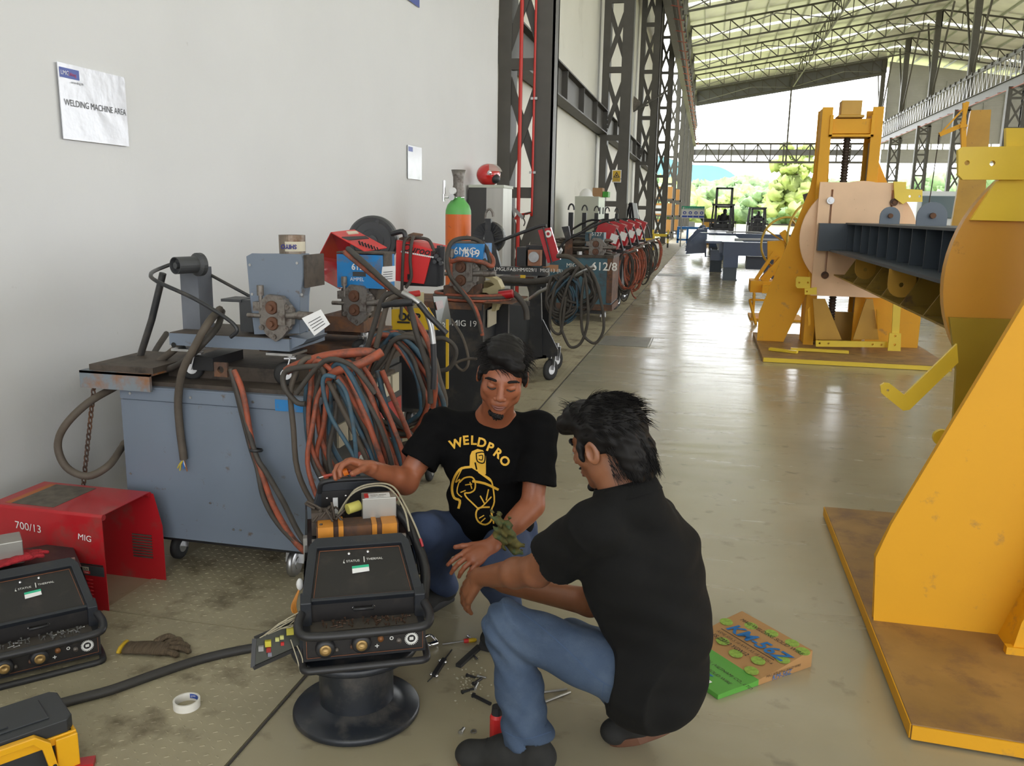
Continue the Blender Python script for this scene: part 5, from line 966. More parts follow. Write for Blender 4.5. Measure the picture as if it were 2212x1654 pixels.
T = thing('filing_cabinet', 'pale grey green steel cabinet by the second column, with a white helmet on top', 'cabinet', (-2.7, 19, 0)); YG = 19.0
a = pr(1240, 424, 1289, 560, YG); a2 = pr(1289, 424, 1318, 560, YG); xg0 = max(a[0], -3.3); M().bb(xg0, a[1], YG, YG+1.2, 0, a[3]).obj('body', m_ggrey, T)
M().bb(a[1], a[1]+.02, YG+.02, YG+1.18, .05, a[3]).obj('door', mat('pale door', (.55, .58, .52), .3), T)
for y in (YG+.2, YG+.8): M().bb(a[1]+.02, a[1]+.04, y, y+.06, 1.6, 1.75).obj('handle', m_black, T)
c = atY(1266, 420, YG+.3); T = thing('hard_hat', 'white hard hat on the pale grey green cabinet', 'helmet', (c.x, YG+.3, a[3])); b = M(); b.ball((c.x, YG+.3, a[3]+.02), (.15, .15, .16), 18); b.v = [V((p.x, p.y, max(p.z, a[3]))) for p in b.v]; b.obj('shell', m_white, T); M().lathe([(0, 0), (.17, 0), (.17, .015), (0, .015)], (c.x, YG+.3, a[3]), (0, 0, 1), 20, False).obj('brim', m_white, T)
c = atY(1280, 415, YG+.5); tag(M().bb(c.x, c.x+.22, YG+.5, YG+.9, a[3], a[3]+.2).obj('cardboard_box', mat('brown box', (.35, .2, .1), .8)), 'small brown box behind the white hard hat', 'box')
tag(M().bb(c.x+.23, c.x+.35, YG+.5, YG+.9, a[3], a[3]+.12).obj('green_box', mat('green box', (.05, .3, .03), .6)), 'small green box on the pale grey green cabinet', 'box')
# wall signs
def wsign(label, y0, y1, z0, z1, x=-2.985):
    T = thing('wall_sign', label, 'sign', (x, (y0+y1)/2, z0)); M().bb(x-.004, x, y0, y1, z0, z1).obj('sheet', mat('laminated paper', (.62, .63, .68), .18, spec=.7, bump=.3, bscale=9), T); return T
T = wsign('large laminated sheet reading WELDING MACHINE AREA on the white wall', 3.593, 4.068, 1.905, 2.25)
M().bb(-2.984, -2.9835, 3.60, 3.73, 2.185, 2.23).obj('logo_patch', mat('logo blue', (.02, .05, .30), .4), T)
text(T, 'LMG', (-2.983, 3.605, 2.198), (0, 1, 0), (0, 0, 1), .028, m_white, 'logo_text', bold=.0008); text(T, 'Lifting', (-2.983, 3.655, 2.198), (0, 1, 0), (0, 0, 1), .022, mat('logo red', (.5, .03, .05), .5), 'logo_text')
text(T, '...extending lift', (-2.9835, 3.66, 2.165), (0, 1, 0), (0, 0, 1), .016, m_dgrey)
text(T, 'WELDING MACHINE AREA', (-2.9835, 3.615, 2.06), (0, 1, 0), (0, 0, 1), .037, m_black, bold=.0003, yscale=1.15)
T = wsign('small shiny laminated sheet farther along the white wall', 8.405, 8.84, 1.92, 2.25)
M().bb(-2.984, -2.9835, 8.42, 8.55, 2.19, 2.235).obj('logo_patch', MAT['logo blue'], T)
T = wsign('blue edged sheet high on the white wall, cut by the top of the photo', 8.366, 8.78, 3.62, 3.95)
M().bb(-2.984, -2.9835, 8.37, 8.78, 3.62, 3.72).obj('blue_band', MAT['logo blue'], T)
c = atY(1331, 381, 25.5); T = thing('warning_sign', 'yellow warning sign with a black triangle on the second column', 'sign', (c.x, 25.5, c.z-.18)); a = pr(1322, 367, 1342, 394, 25.5); M().bb(a[0], a[1], 25.49, 25.52, a[2], a[3]).obj('plate', m_white, T)
M().bb(a[0]+.02, a[1]-.02, 25.485, 25.49, a[2]+.02, a[3]-.02).obj('yellow_field', m_yell, T); xm_ = (a[0]+a[1])/2; w2 = (a[1]-a[0])*.36; zt = a[3]-.05
M().plate([(xm_-w2, zt-w2*1.7), (xm_+w2, zt-w2*1.7), (xm_, zt)], (0, 25.482, 0), (1, 0, 0), (0, 0, 1), .004, [[(xm_-w2*.62, zt-w2*1.45), (xm_+w2*.62, zt-w2*1.45), (xm_, zt-w2*.42)]]).obj('triangle', m_black, T); M().ball((xm_, 25.48, zt-w2*1.1), (w2*.3, .004, w2*.22), 8).obj('symbol', m_black, T)
text(T, 'BEWARE OF', (xm_, 25.48, zt-w2*2.3), (1, 0, 0), (0, 0, 1), .055, m_black, align='CENTER'); text(T, 'CRANE', (xm_, 25.48, zt-w2*2.9), (1, 0, 0), (0, 0, 1), .055, m_black, align='CENTER')
# floodlight on the third column
T = thing('floodlight', 'grey floodlight on a bracket beside the third column', 'light', tuple(atY(1370, 225, 37.5))); c = atY(1370, 222, 37.5)
b = M(); b.cyl(c+V((-.25, 0, .1)), c+V((.15, -.1, -.15)), .28, .22, n=18); b.obj('lamp_body', m_castm, T); b = M(); b.bar(c+V((-.3, 0, -.5)), c+V((1.4, 0, .5)), .08, .08); b.bar(c+V((0, 0, -.2)), c+V((.6, 0, -.1)), .06, .06); b.obj('bracket', m_steel, T)
# loose bits by the first column
T = thing('cable_bracket', 'small open metal cable bracket hanging by the red pipes', 'bracket', tuple(atY(1118, 460, 12.8))); b = M(); quad(b, [atY(1103, 448, 12.86), atY(1110, 446, 12.86), atY(1132, 468, 12.86), atY(1128, 474, 12.86)], .03); b.obj('plate', m_metal, T)
b = M(); b.tube(smooth([atY(1132, 470, 12.8), atY(1134, 462, 12.8), atY(1148, 458, 12.8)], 4), .01, 6); b.tube(smooth([atY(1130, 470, 12.8), atY(1134, 480, 12.8), atY(1131, 488, 12.8)], 4), .01, 6); b.obj('wire', m_cable, T)
T = thing('hose_bundle', 'dark rolled hoses standing between the cabinet and the red pipes', 'hose', tuple(atY(1100, 560, 11.8)))
for px in (1092, 1099, 1106): b = M(); a_ = atY(px, 465+abs(px-1101), 11.8); b.tube([V((a_.x, 11.8, 0)), a_-V((0, 0, .1)), a_], [.05, .05, .03], 8); b.obj('hose', m_cable, T)
# ================================================================ FOREGROUND
m_case = mat('dark grey moulded case', (.016, .019, .025), .45, 0, .1, 8, dirt=(.035, .032, .03), dirt_amt=.2, dirt_scale=7)
m_panelb = mat('black control panel', (.013, .0115, .0115), .45, 0, .12, 6, dirt=(.035, .028, .025), dirt_amt=.3, dirt_scale=8)
m_brass = mat('brass ring', (.40, .26, .10), .4, .7, .2, 20)
m_copper = mat('varnished winding', (.22, .09, .03), .45, .2, .3, 20)
m_otape = mat('orange insulating tape', (.60, .24, .03), .5, 0, .15, 14)
m_zinc = mat('zinc plate', (.42, .41, .38), .35, .7, .08, 8)
m_hair = mat('glossless black hair', (.007, .006, .006), .6, 0, .2, 40, spec=.25)
# cable drum standing on its side (the stand)
T = thing('cable_drum', 'black plastic cable drum standing on its flange as a stand for the open welder', 'drum', (-1.02, 2.345, 0)); m_drum = mat('black drum plastic', (.014, .017, .023), .38, 0, .15, 5, dirt=(.07, .065, .06), dirt_amt=.35, dirt_scale=6)
o = (-1.02, 2.345, 0)
M().lathe([(0, .004), (.198, .004), (.203, .009), (.203, .022), (.198, .028), (.155, .032), (.135, .045), (.118, .055)], o, (0, 0, 1), 64).obj('lower_flange', m_drum, T)
M().lathe([(.118, .05), (.118, .235)], o, (0, 0, 1), 48).obj('hub', m_drum, T)
M().lathe([(.118, .225), (.2, .232), (.203, .238), (.203, .25), (.198, .256), (0, .256)], o, (0, 0, 1), 64).obj('upper_flange', m_drum, T)
b = M()
for px, py in ((862, 1528), (878, 1522), (885, 1512), (893, 1515), (876, 1500)): c = atZ(px, py, .03); b.cyl(c-V((0, 0, .001)), c+V((0, 0, .008)), .0045, n=6)
# ---- portable welder (local coordinates: x right, y back)
W = thing('portable_welder', 'opened black portable welder on the black cable drum, insides exposed before the man', 'welder', (0, 0, 0), 'two black portable welders'); hw = .182
b = M(); b.add([(-hw, 0, .01), (hw, 0, .01), (hw, .58, .01), (-hw, .58, .01), (-hw, 0, .10), (hw, 0, .10), (hw, .07, .10), (-hw, .07, .10), (-hw*.95, .27, .245), (hw*.95, .27, .245), (hw*.95, .58, .245), (-hw*.95, .58, .245), (-hw, .07, .16), (hw, .07, .16)],
   [(3, 2, 1, 0), (0, 1, 5, 4), (4, 5, 6, 7), (7, 6, 13, 12), (8, 9, 10, 11)[::-1][::-1], (10, 2, 3, 11)]); b.add([(hw, 0, .01), (hw, .58, .01), (hw*.95, .58, .245), (hw*.95, .27, .245), (hw, .07, .16), (hw, .07, .10), (hw, 0, .10)], [(0, 1, 2, 3, 4, 5, 6)]); b.add([(-hw, 0, .01), (-hw, .58, .01), (-hw*.95, .58, .245), (-hw*.95, .27, .245), (-hw, .07, .16), (-hw, .07, .10), (-hw, 0, .10)], [(6, 5, 4, 3, 2, 1, 0)]); b.obj('chassis', m_blackp, W)
# moulded frame around the sloping panel
n0, n1 = V((0, .062, .165)), V((0, .275, .282)); sx = V((1, 0, 0)); sy = (n1-n0).normalized(); L_ = (n1-n0).length; sn = sx.cross(sy)
wb, wt = .185, .148
b = M(); outer = [(-wb, 0), (wb, 0), (wt+.012, L_-.03), (wt-.01, L_), (-wt+.01, L_), (-wt-.012, L_-.03)]; inner = [(-wb+.03, .012), (wb-.03, .012), (wt-.015, L_-.04), (-wt+.015, L_-.04)]
b.plate(outer, n0, sx, sy, .022, [inner[::-1]]); fr = b.obj('bezel', m_case, W, .003)
M().plate([(-wb+.028, .01), (wb-.028, .01), (wt-.013, L_-.038), (-wt+.013, L_-.038)], n0+sn*-.004, sx, sy, .006).obj('control_panel', m_panelb, W)
b = M(); cr4 = [(-wb+.037, .018), (wb-.037, .018), (wt-.022, L_-.046), (-wt+.022, L_-.046)]; q = [n0+sn*.0002+sx*a+sy*c for a, c in cr4]
for i in range(4): b.bar(q[i], q[(i+1) % 4], .0012, .0016)
b.obj('pinstripe', mat('faded orange line', (.25, .09, .04), .6), W)
for x, y in ((-.035, L_-.065), (.025, L_-.062)): M().ball(n0+sx*x+sy*y+sn*.001, .006, 10).obj('indicator_lamp', m_chrome, W)
text(W, 'STATUS', n0+sx*-.045+sy*(L_-.098)+sn*.0005, sx, sy, .012, m_wtext); text(W, 'THERMAL', n0+sx*.018+sy*(L_-.095)+sn*.0005, sx, sy, .012, m_wtext)
b = M(); b.plate([(-.055, L_-.10), (-.050, L_-.085), (-.053, L_-.092), (-.049, L_-.101)], n0+sn*.001, sx, sy, .001); b.plate([(.010, L_-.102), (.0125, L_-.102), (.0125, L_-.08), (.010, L_-.08)], n0+sn*.001, sx, sy, .001); b.obj('symbol', m_wtext, W)
b = M(); b.plate([(-.028, .10), (.025, .105), (.024, .13), (-.028, .127)], n0+sn*.001, sx, sy, .001); st = b.obj('sticker', m_white, W); M().plate([(-.028, .118), (.025, .121), (.024, .13), (-.028, .127)], n0+sn*.002, sx, sy, .001).obj('green_header', mat('sticker green', (.03, .45, .25), .5), st)
for s in (-1, 1):
    b = M(); b.add([(s*.155, .05, .09), (s*.188, .05, .09), (s*.188, .09, .09), (s*.155, .09, .09), (s*.155, .045, .175), (s*.188, .045, .175), (s*.188, .09, .19), (s*.155, .09, .19)], [(0, 1, 5, 4), (1, 2, 6, 5), (2, 3, 7, 6), (3, 0, 4, 7), (4, 5, 6, 7)]); b.obj('side_shoulder', m_case, W, .003)
M().bb(-.155, .155, .066, .07, .10, .165).obj('drawer_front', m_panelb, W)
b = M(); b.tube([(-.03, .064, .14), (-.03, .05, .14), (.03, .05, .14), (.03, .064, .14)], .005, 6); h_ = b.obj('drawer_handle', m_black, W)
for s in (-1, 1): M().ball((s*.031, .062, .14), .005, 8).obj('handle_screw', m_chrome, h_)
b = M(); b.bb(-.16, .16, 0, .066, .098, .102); b.add([(-.16, -.004, .098), (.16, -.004, .098), (.16, -.012, .108), (-.16, -.012, .108)], [(0, 1, 2, 3), (3, 2, 1, 0)]); b.obj('parts_tray', mat('grey brown tray', (.07, .06, .05), .5), W)
rr = random.Random(5); b = M()
for i in range(46):
    x, y = rr.uniform(-.13, .13), rr.uniform(.005, .055); a = rr.uniform(0, 6.3); t = rr.random()
    if t < .3: b.cyl((x, y, .102), (x+rr.uniform(-.003, .003), y, .102+.014), .0015, n=5); b.cyl((x, y, .115), (x, y, .118), .0035, n=6)
    else: d = V((math.cos(a), math.sin(a), .15))*.009; p = V((x, y, .105)); b.cyl(p-d, p+d, .0015, n=5); b.cyl(p+d, p+d*1.25, .0034, n=6)
tag(b.obj('loose_screws', mat('brownish screws', (.14, .085, .06), .4, .6, .3, 40), W), None, None, kind='stuff')
b = M(); b.tube(smooth([(-.185, .05, .14), (-.195, .0, .128), (-.180, -.045, .118), (-.12, -.055, .115), (0, -.058, .115), (.12, -.055, .115), (.180, -.045, .118), (.195, .0, .13), (.185, .05, .145)], 5), .0135, 10); b.obj('bumper_bar', m_black, W)
b = M(); b.tube(smooth([(-.185, .08, .0), (-.185, .0, .0), (-.175, -.035, .0), (-.12, -.04, .0), (.12, -.04, .0), (.175, -.035, .0), (.185, .0, .0), (.185, .08, .0)], 5), .0115, 10); b.obj('base_bar', m_black, W)
M().bb(-.18, .18, -.006, 0, .02, .095).obj('socket_panel', m_panelb, W)
b = M()
for a_, c_ in (((-.172, -.008, .024), (-.172, -.008, .092)), ((.172, -.008, .024), (.172, -.008, .092)), ((-.172, -.008, .024), (.172, -.008, .024))): b.bar(a_, c_, .0012, .0012)
b.obj('pinstripe', MAT['faded orange line'], W)
for x, z, mt in ((-.118, .055, m_brass), (-.012, .06, m_brass)):
    s_ = M().lathe([(.014, -.02), (.026, -.02), (.029, -.012), (.029, 0)], (x, -.006, z), (0, 1, 0), 28).obj('output_socket', m_black, W); M().lathe([(.008, -.021), (.017, -.023), (.017, -.018), (.009, -.010), (.0, -.010)], (x, -.006, z), (0, 1, 0), 24).obj('brass_ring', mt, s_)
b = M()
for k in range(24): a = 2*PI*k/24; b.bar((.138+.0165*math.cos(a), -.009, .058+.0165*math.sin(a)), (.138+.021*math.cos(a), -.009, .058+.021*math.sin(a)), .0026, .002)
b.lathe([(.012, 0), (.018, 0)], (.138, -.0085, .058), (0, -1, 0), 24, False); b.bb(.132, .144, -.0088, -.0082, .053, .063); b.obj('gear_emblem', m_wtext, W)
b = M(); b.bb(.028, .040, -.0085, -.0075, .043, .0455); b.bb(.033, .0355, -.0085, -.0075, .038, .050); b.obj('plus_mark', m_wtext, W)
for x, z, r_, mt in ((-.085, .045, .006, m_castm), (.045, .068, .009, m_copper), (.10, .056, .008, m_castm), (-.04, .052, .006, m_rust)): M().lathe([(0, -.012), (r_, -.01), (r_, 0)], (x, -.006, z), (0, 1, 0), 12).obj('small_knob', mt, W)
for k in range(5): M().bb(.062+k*.008, .064+k*.008, -.0085, -.0078, .084, .086).obj('tick_mark', m_wtext, W)
M().lathe([(.0035, 0), (.006, 0)], (.078, -.0085, .065), (0, -1, 0), 14, False).obj('zero_mark', m_wtext, W)
# open interior
I = M(); I.bb(-.15, .15, .285, .30, .20, .262); I.obj('heat_shield', m_blackp, W); b = M(); b.bar((-.15, .295, .268), (.155, .295, .268), .016, .016); b.bb(-.155, .155, .30, .33, .245, .25); b.obj('zinc_rail', m_zinc, W)
b = M(); b.bb(-.135, .135, .335, .42, .245, .30); b.obj('transformer', m_rust, W)
for s, w_ in ((-.105, .05), (-.055, .016), (.055, .016), (.105, .05)): M().bb(s-w_/2, s+w_/2, .328, .424, .244, .304).obj('orange_tape', m_otape, W)
b = M(); b.bb(-.15, -.08, .40, .45, .25, .33); rr = random.Random(9)
for i in range(14): p = V((rr.uniform(-.14, -.05), rr.uniform(.38, .5), rr.uniform(.29, .34))); b.tube(smooth([p, p+V((rr.uniform(-.04, .04), rr.uniform(-.03, .05), rr.uniform(.01, .04))), p+V((rr.uniform(-.05, .08), rr.uniform(-.05, .05), -.02))], 4), .004, 6)
b.obj('wiring_loom', m_grease, W)
bx = M().bb(.02, .135, .40, .47, .26, .37).obj('silver_module', m_zinc, W, .002); M().bb(.028, .115, .405, .452, .3705, .3712).obj('spec_label', m_white, bx); M().bb(.028, .042, .405, .452, .3712, .3718).obj('red_label', m_redb, bx)
text(bx, 'SPEC 400A', (.048, .425, .372), (1, 0, 0), (0, 1, 0), .012, m_black); text(bx, '220V 50Hz', (.048, .41, .372), (1, 0, 0), (0, 1, 0), .010, m_black)
b = M(); b.cyl((-.03, .42, .33), (.012, .44, .335), .018, n=16); b.obj('yellow_coil', mat('yellow tape', (.55, .5, .12), .5), W)
b = M(); b.plate([(-.165, 0), (.165, 0), (.15, .28), (.125, .365), (.10, .385), (-.10, .385), (-.125, .365), (-.15, .28)], (0, .57, 0), (1, 0, 0), (0, 0, 1), .03); b.obj('rear_panel', m_case, W, .004); M().bb(-.115, .115, .55, .556, .20, .355).obj('inner_plate', m_panelb, W)
for s in (-1, 1): M().plate([(.30, .02), (.585, .02), (.585, .30), (.53, .30), (.32, .18)], (s*.168, 0, 0), (0, 1, 0), (0, 0, 1), .006).obj('side_wall', m_case, W)
b = M()
for s in (-1, 1): b.cyl((s*.135, .56, .285), (s*.135, .52, .275), .014, n=12)
b.obj('rear_stub', m_castm, W)
b = M(); b.tube(smooth([(-.12, .555, .35), (-.115, .54, .385), (-.085, .535, .398), (0, .535, .40), (.085, .535, .398), (.115, .54, .385), (.12, .555, .35)], 5), .009, 10); b.obj('carry_handle', m_black, W)
b = M(); b.bb(-.075, -.058, .545, .55, .24, .33); b.obj('white_relay', m_white, W)
for x, z in ((-.095, .33), (-.03, .335), (.03, .338), (.085, .34), (-.09, .28)): M().ball((x, .548, z), .005, 8).obj('terminal', m_chrome, W)
for i, P_ in enumerate(([(-.05, .48, .30), (.0, .50, .37), (.07, .50, .39), (.13, .47, .385), (.165, .40, .34), (.19, .34, .29), (.205, .31, .25)], [(-.06, .46, .30), (-.01, .49, .36), (.06, .49, .385), (.12, .46, .38), (.16, .38, .33), (.17, .33, .27)])): M().tube(smooth(P_, 6), .0035, 6).obj('cream_wire', mat('cream wire', (.38, .34, .24), .5), W)
b = M(); b.cyl((.205, .31, .25), (.212, .30, .225), .005, n=8); b.obj('red_lug', m_red, W)
b = M(); b.tube(smooth([(.10, .47, .31), (.15, .42, .30), (.19, .36, .24), (.215, .27, .16), (.20, .20, .08), (.17, .16, .03)], 6), .017, 10); b.tube(smooth([(.12, .46, .33), (.17, .40, .30), (.195, .33, .22), (.20, .27, .14)], 6), .009, 8); b.obj('corrugated_hose', m_black, W)
b = M(); b.bb(-.178, -.165, .33, .36, .19, .27); b.obj('bracket', m_zinc, W); b = M(); b.ball((-.19, .22, .16), (.012, .018, .02), 10); b.obj('white_connector', m_white, W)
b = M()
for i in range(4): b.tube(smooth([(-.19, .22, .15), (-.205-.004*i, .20, .10), (-.195-.006*i, .19, .06+.006*i)], 4), .0025, 5)
b.obj('loose_wire', m_otape, W)
W2 = dup(W, None, None, 'black portable welder standing on the floor at the left edge, its tray full of screws')
for o_ in kids(W2):
    if o_.name.startswith('loose_screws'): o_.data = o_.data.copy(); o_.data.materials[0] = m_metal
def drop(o):
    for k_ in kids(o): drop(k_)
    bpy.data.objects.remove(o)
for o_ in kids(W2):
    if o_.name.split('.')[0] in ('rear_panel', 'inner_plate', 'carry_handle', 'silver_module', 'transformer', 'orange_tape', 'wiring_loom', 'yellow_coil', 'cream_wire', 'corrugated_hose', 'red_lug', 'white_relay', 'terminal', 'rear_stub', 'side_wall', 'white_connector', 'loose_wire', 'bracket'): drop(o_)
BD = M(); BD.add([(-.30, .02, -.02), (-.19, .06, .045), (-.185, .10, .10), (-.215, .09, .105), (-.31, .05, .055)], [(0, 1, 2, 3, 4), (4, 3, 2, 1, 0)])
W['label']
def qd(m, pts, t): return quad(m, pts, t)
b = M(); quad(b, [(-.325, -.02, .02), (-.195, .03, .045), (-.19, .07, .115), (-.32, .02, .09)], .008); bd = b.obj('circuit_board', mat('dark circuit board', (.02, .022, .012), .35, 0, .3, 20), W)
b = M(); b.bar((-.325, -.02, .02), (-.195, .03, .045), .012, .012); b.bar((-.32, .02, .09), (-.19, .07, .115), .010, .010); b.bar((-.325, -.02, .02), (-.32, .02, .09), .012, .012); b.obj('frame', m_black, bd)
def onb(u, v, h): p = V((-.325, -.02, .02)).lerp(V((-.195, .03, .045)), u); q_ = V((-.32, .02, .09)).lerp(V((-.19, .07, .115)), u); nb = V((.1, -.85, .45)).normalized(); return p.lerp(q_, v)+nb*h
for u, v, r_, c in ((.30, .62, .011, (.55, .48, .05)), (.50, .62, .007, (.55, .55, .2)), (.60, .62, .007, (.55, .55, .2)), (.78, .72, .013, (.45, .4, .05)), (.15, .55, .009, (.3, .3, .3)), (.32, .38, .008, (.3, .02, .02)), (.62, .38, .006, (.5, .03, .03)), (.35, .2, .007, (.2, .2, .25))):
    p = onb(u, v, .008); M().box(tuple(p), (r_*1.6, r_, r_*1.6)).obj('component', mat('comp%02d%02d' % (int(u*100), int(v*100)), c, .5), bd)
b = M(); rr = random.Random(3)
for i in range(8): p = onb(rr.uniform(.1, .9), .95, .005); e = V((-.185, .05, .10+rr.uniform(-.03, .05))); b.tube(smooth([p, p.lerp(e, .5)+V((0, -.02, rr.uniform(0, .035))), e], 5), .0018, 5)
b.tube(smooth([onb(.8, .4, .01), (-.20, .0, .02), (-.19, -.01, -.02), (-.185, .0, .02), (-.2, .01, .06)], 5), .002, 5); b.obj('white_wires', MAT['cream wire'], bd)
place(W, (-.9314, 2.213, .268), R(25.9))
p1, p0 = atZ(218, 1462, .0), atZ(8, 1535, .0); a2 = math.atan2((p1-p0).y, (p1-p0).x); ux_ = (p1-p0).normalized(); c2 = p1-ux_*.185; a2 = R(47); c2 = V((-2.146, 2.258, 0)); place(W2, (c2.x-.01, c2.y+.03, .012), a2)
# grey box and red glove lying on the second welder
def ws(lx, ly, lz): return V((c2.x-.01+lx*math.cos(a2)-ly*math.sin(a2), c2.y+.03+lx*math.sin(a2)+ly*math.cos(a2), .012+lz))
q_ = atZ(6, 1192, .305); tag(M().box((q_.x, q_.y, .312), (.13, .11, .09), a2).obj('grey_metal_box', m_zinc, None, .003), 'grey metal box lying on the left welder, cut by the photo edge', 'box')
# ---- red hood on the floor
T = thing('red_cover', 'big red sheet metal cover chalked 700/13 MIG standing on the floor by the wall', 'cover', (-2.48, 2.9, 0)); hx0, hx1, hy0, hy1, hh = -2.78, -2.255, 2.75, 3.06, .405
b = M(); b.plate([(hx0, 0), (hx1, 0), (hx1, hh-.012), (hx0, hh-.012)], (0, hy0, 0), (1, 0, 0), (0, 0, 1), .003)
b.plate([(hx0, 0), (hx1+.045, 0), (hx1+.045, hh*.62), (hx1+.01, hh-.01), (hx0, hh-.01)], (0, hy1, 0), (1, 0, 0), (0, 0, 1), .003); b.bb(hx0, hx1, hy0+.012, hy1-.01, hh-.003, hh); b.tube([(hx0, hy0+.011, hh-.012), (hx1, hy0+.011, hh-.012)], .0125, 10); b.tube([(hx0, hy1-.010, hh-.012), (hx1, hy1-.010, hh-.012)], .0125, 10)
hd = b.obj('hood', m_red, T)
M().bb(-2.7, -2.5, hy0+.03, hy1-.03, hh+.0002, hh+.0012).obj('worn_label', mat('grey brown label', (.10, .085, .065), .6, 0, .4, 20), T); M().bb(-2.73, -2.70, hy0+.03, hy1-.03, hh+.0002, hh+.0012).obj('orange_strip', mat('orange strip', (.4, .12, .03), .6), T)
text(T, '700/13', (-2.66, hy0-.004, .315), (1, 0, -.08), (0, 0, 1), .045, m_wtext, 'handwriting'); text(T, 'MIG', (-2.37, hy0-.004, .298), (1, 0, -.12), (.1, 0, 1), .036, m_wtext, 'handwriting')
M().bb(hx0, hx1-.01, hy0-.004, hy0-.002, .19, .196).obj('trim_line', m_dark, T); M().bb(-2.40, -2.262, hy0-.005, hy0-.002, .148, .188).obj('brand_strip', m_dgrey, T); M().bb(-2.39, -2.33, hy0-.0062, hy0-.005, .168, .183).obj('name_field', m_cream, T)
text(T, 'LINCOLN', (-2.388, hy0-.007, .171), (1, 0, 0), (0, 0, 1), .013, m_black, bold=.0004); M().bb(-2.375, -2.325, hy0-.0062, hy0-.005, .155, .166).obj('red_field', m_redb, T); text(T, 'ELECTRIC', (-2.372, hy0-.007, .157), (1, 0, 0), (0, 0, 1), .010, m_wtext)
b = M()
for k in range(8): b.ball((-2.345, hy0-.002, .128-k*.0155), (.03, .006, .005), 8)
b.obj('louvre', m_red, T)
b = M()
for k in range(9): b.bb(-2.36, -2.265, hy1-.006, hy1-.002, .10+k*.0125, .106+k*.0125)
b.obj('vent_grille', m_grease, T); M().bb(-2.45, -2.40, hy0+.004, hy0+.006, .1, .38).obj('inner_sticker', m_dgrey, T)
b = M(); c = atZ(272, 1222, .03); b.ball(c, (.045, .03, .03), 12); b.v = [v+V((0, 0, mnoise.noise(v*40)*.02)) for v in b.v]; b.v = [V((v.x, v.y, max(v.z, .001))) for v in b.v]; tag(b.obj('plastic_bag', mat('clear plastic film', (.8, .8, .8), .1, spec=.8, alpha=.25)), 'scrap of clear plastic film under the big red cover', 'plastic bag')
# ---- glove, tape, thick cable
def glove(name, label, c, rot, mt, mt2, s=1):
    T = thing(name, label, 'glove', (0, 0, 0)); b = M(); P = []
    def sac(pts, w_, h_, nm, m_):
        b = M(); pts = smooth(pts, 5); n = 12; rows = []
        for i, p in enumerate(pts):
            t = i/(len(pts)-1); ww = w_[0]+(w_[1]-w_[0])*t; hh_ = h_[0]+(h_[1]-h_[0])*t; k = 1 if 0 < i < len(pts)-1 else .55
            d = (pts[min(i+1, len(pts)-1)]-pts[max(i-1, 0)]).normalized(); sd = V((-d.y, d.x, 0))
            rows.append([p+sd*math.cos(a)*ww*k+V((0, 0, 1))*(hh_+math.sin(a)*hh_*k+mnoise.noise(p*60+sd*a)*.004) for a in [2*PI*j/n for j in range(n)]])
        b.v = []; b.add([q for r_ in rows for q in r_], [(i*n+j, i*n+(j+1) % n, (i+1)*n+(j+1) % n, (i+1)*n+j) for i in range(len(rows)-1) for j in range(n)], True); b.add(rows[0], [tuple(range(n))[::-1]]); b.add(rows[-1], [tuple(range(n))]); return b.obj(nm, m_, T)
    sac([V((-.095, 0, 0)), V((-.03, 0, 0)), V((.02, -.005, .002)), V((.055, 0, .0))], (.038, .040), (.012, .014), 'palm', mt); sac([V((-.105, 0, 0)), V((-.093, 0, 0))], (.04, .04), (.013, .013), 'cuff_hem', mt2)
    for k, (y, l_) in enumerate(((-.028, .07), (-.008, .10), (.012, .085), (.03, .05))): sac([V((.03, y, .002)), V((.03+l_*.6, y+.01*k, .004)), V((.03+l_, y+.006*k-.01, .0))], (.013, .011), (.010, .008), 'finger', mt)
    sac([V((.0, .02, .008)), V((.02, .06, .012)), V((.05, .065, .006))], (.014, .012), (.011, .009), 'thumb', mt)
    place(T, c, rot); T.scale = (s,)*3; return T
m_knit = mat('dirty knitted cotton', (.14, .10, .06), .9, 0, .35, 30, bump=.8, bscale=120, stretch=(8, 1, 1)); c = atZ(330, 1408, 0); g_ = glove('work_glove', 'dirty brown knitted work glove with yellow hem lying on the floor', (c.x, c.y, .003), R(12), m_knit, m_yell, 1.1)
p_ = atZ(34, 1214, .275); g2_ = glove('work_glove', 'red glove lying on top of the left welder', tuple(p_), a2+.3, mat('red knitted cotton', (.40, .02, .03), .9, 0, .3, 25, bump=.6, bscale=120), m_otape, .9)
c = atZ(404, 1528, 0); T = thing('tape_roll', 'roll of white masking tape lying on the checker plate floor', 'tape', (c.x, c.y, 0))
M().lathe([(.036, 0), (.042, 0), (.042, .026), (.036, .026), (.036, 0)], (c.x, c.y, .004), (0, 0, 1), 48, False).obj('roll', mat('masking tape', (.72, .70, .64), .7), T)
b = M(); P = []
for i in range(9): a = R(35+i*9); P += [(c.x+.0357*math.cos(a), c.y+.0357*math.sin(a), .012), (c.x+.0357*math.cos(a), c.y+.0357*math.sin(a), .028)]
b.add(P, [(2*i, 2*i+1, 2*i+3, 2*i+2) for i in range(8)], True); b.obj('blue_label', mat('tape label blue', (.02, .07, .35), .4), T); text(T, 'Tesa', (c.x-.008, c.y+.0335, .024), (1, 0, 0), (0, 0, -1), .011, m_white)
P_ = [atZ(*p, .017) for p in ((90, 1530), (165, 1510), (240, 1490), (330, 1458), (430, 1425), (520, 1404), (600, 1392), (700, 1385))]
tag(M().tube(smooth(P_, 6), .0165, 12).obj('power_cable', mat('thick black cable', (.03, .028, .026), .55)), 'thick black cable running across the checker plate floor to the cable drum', 'cable')
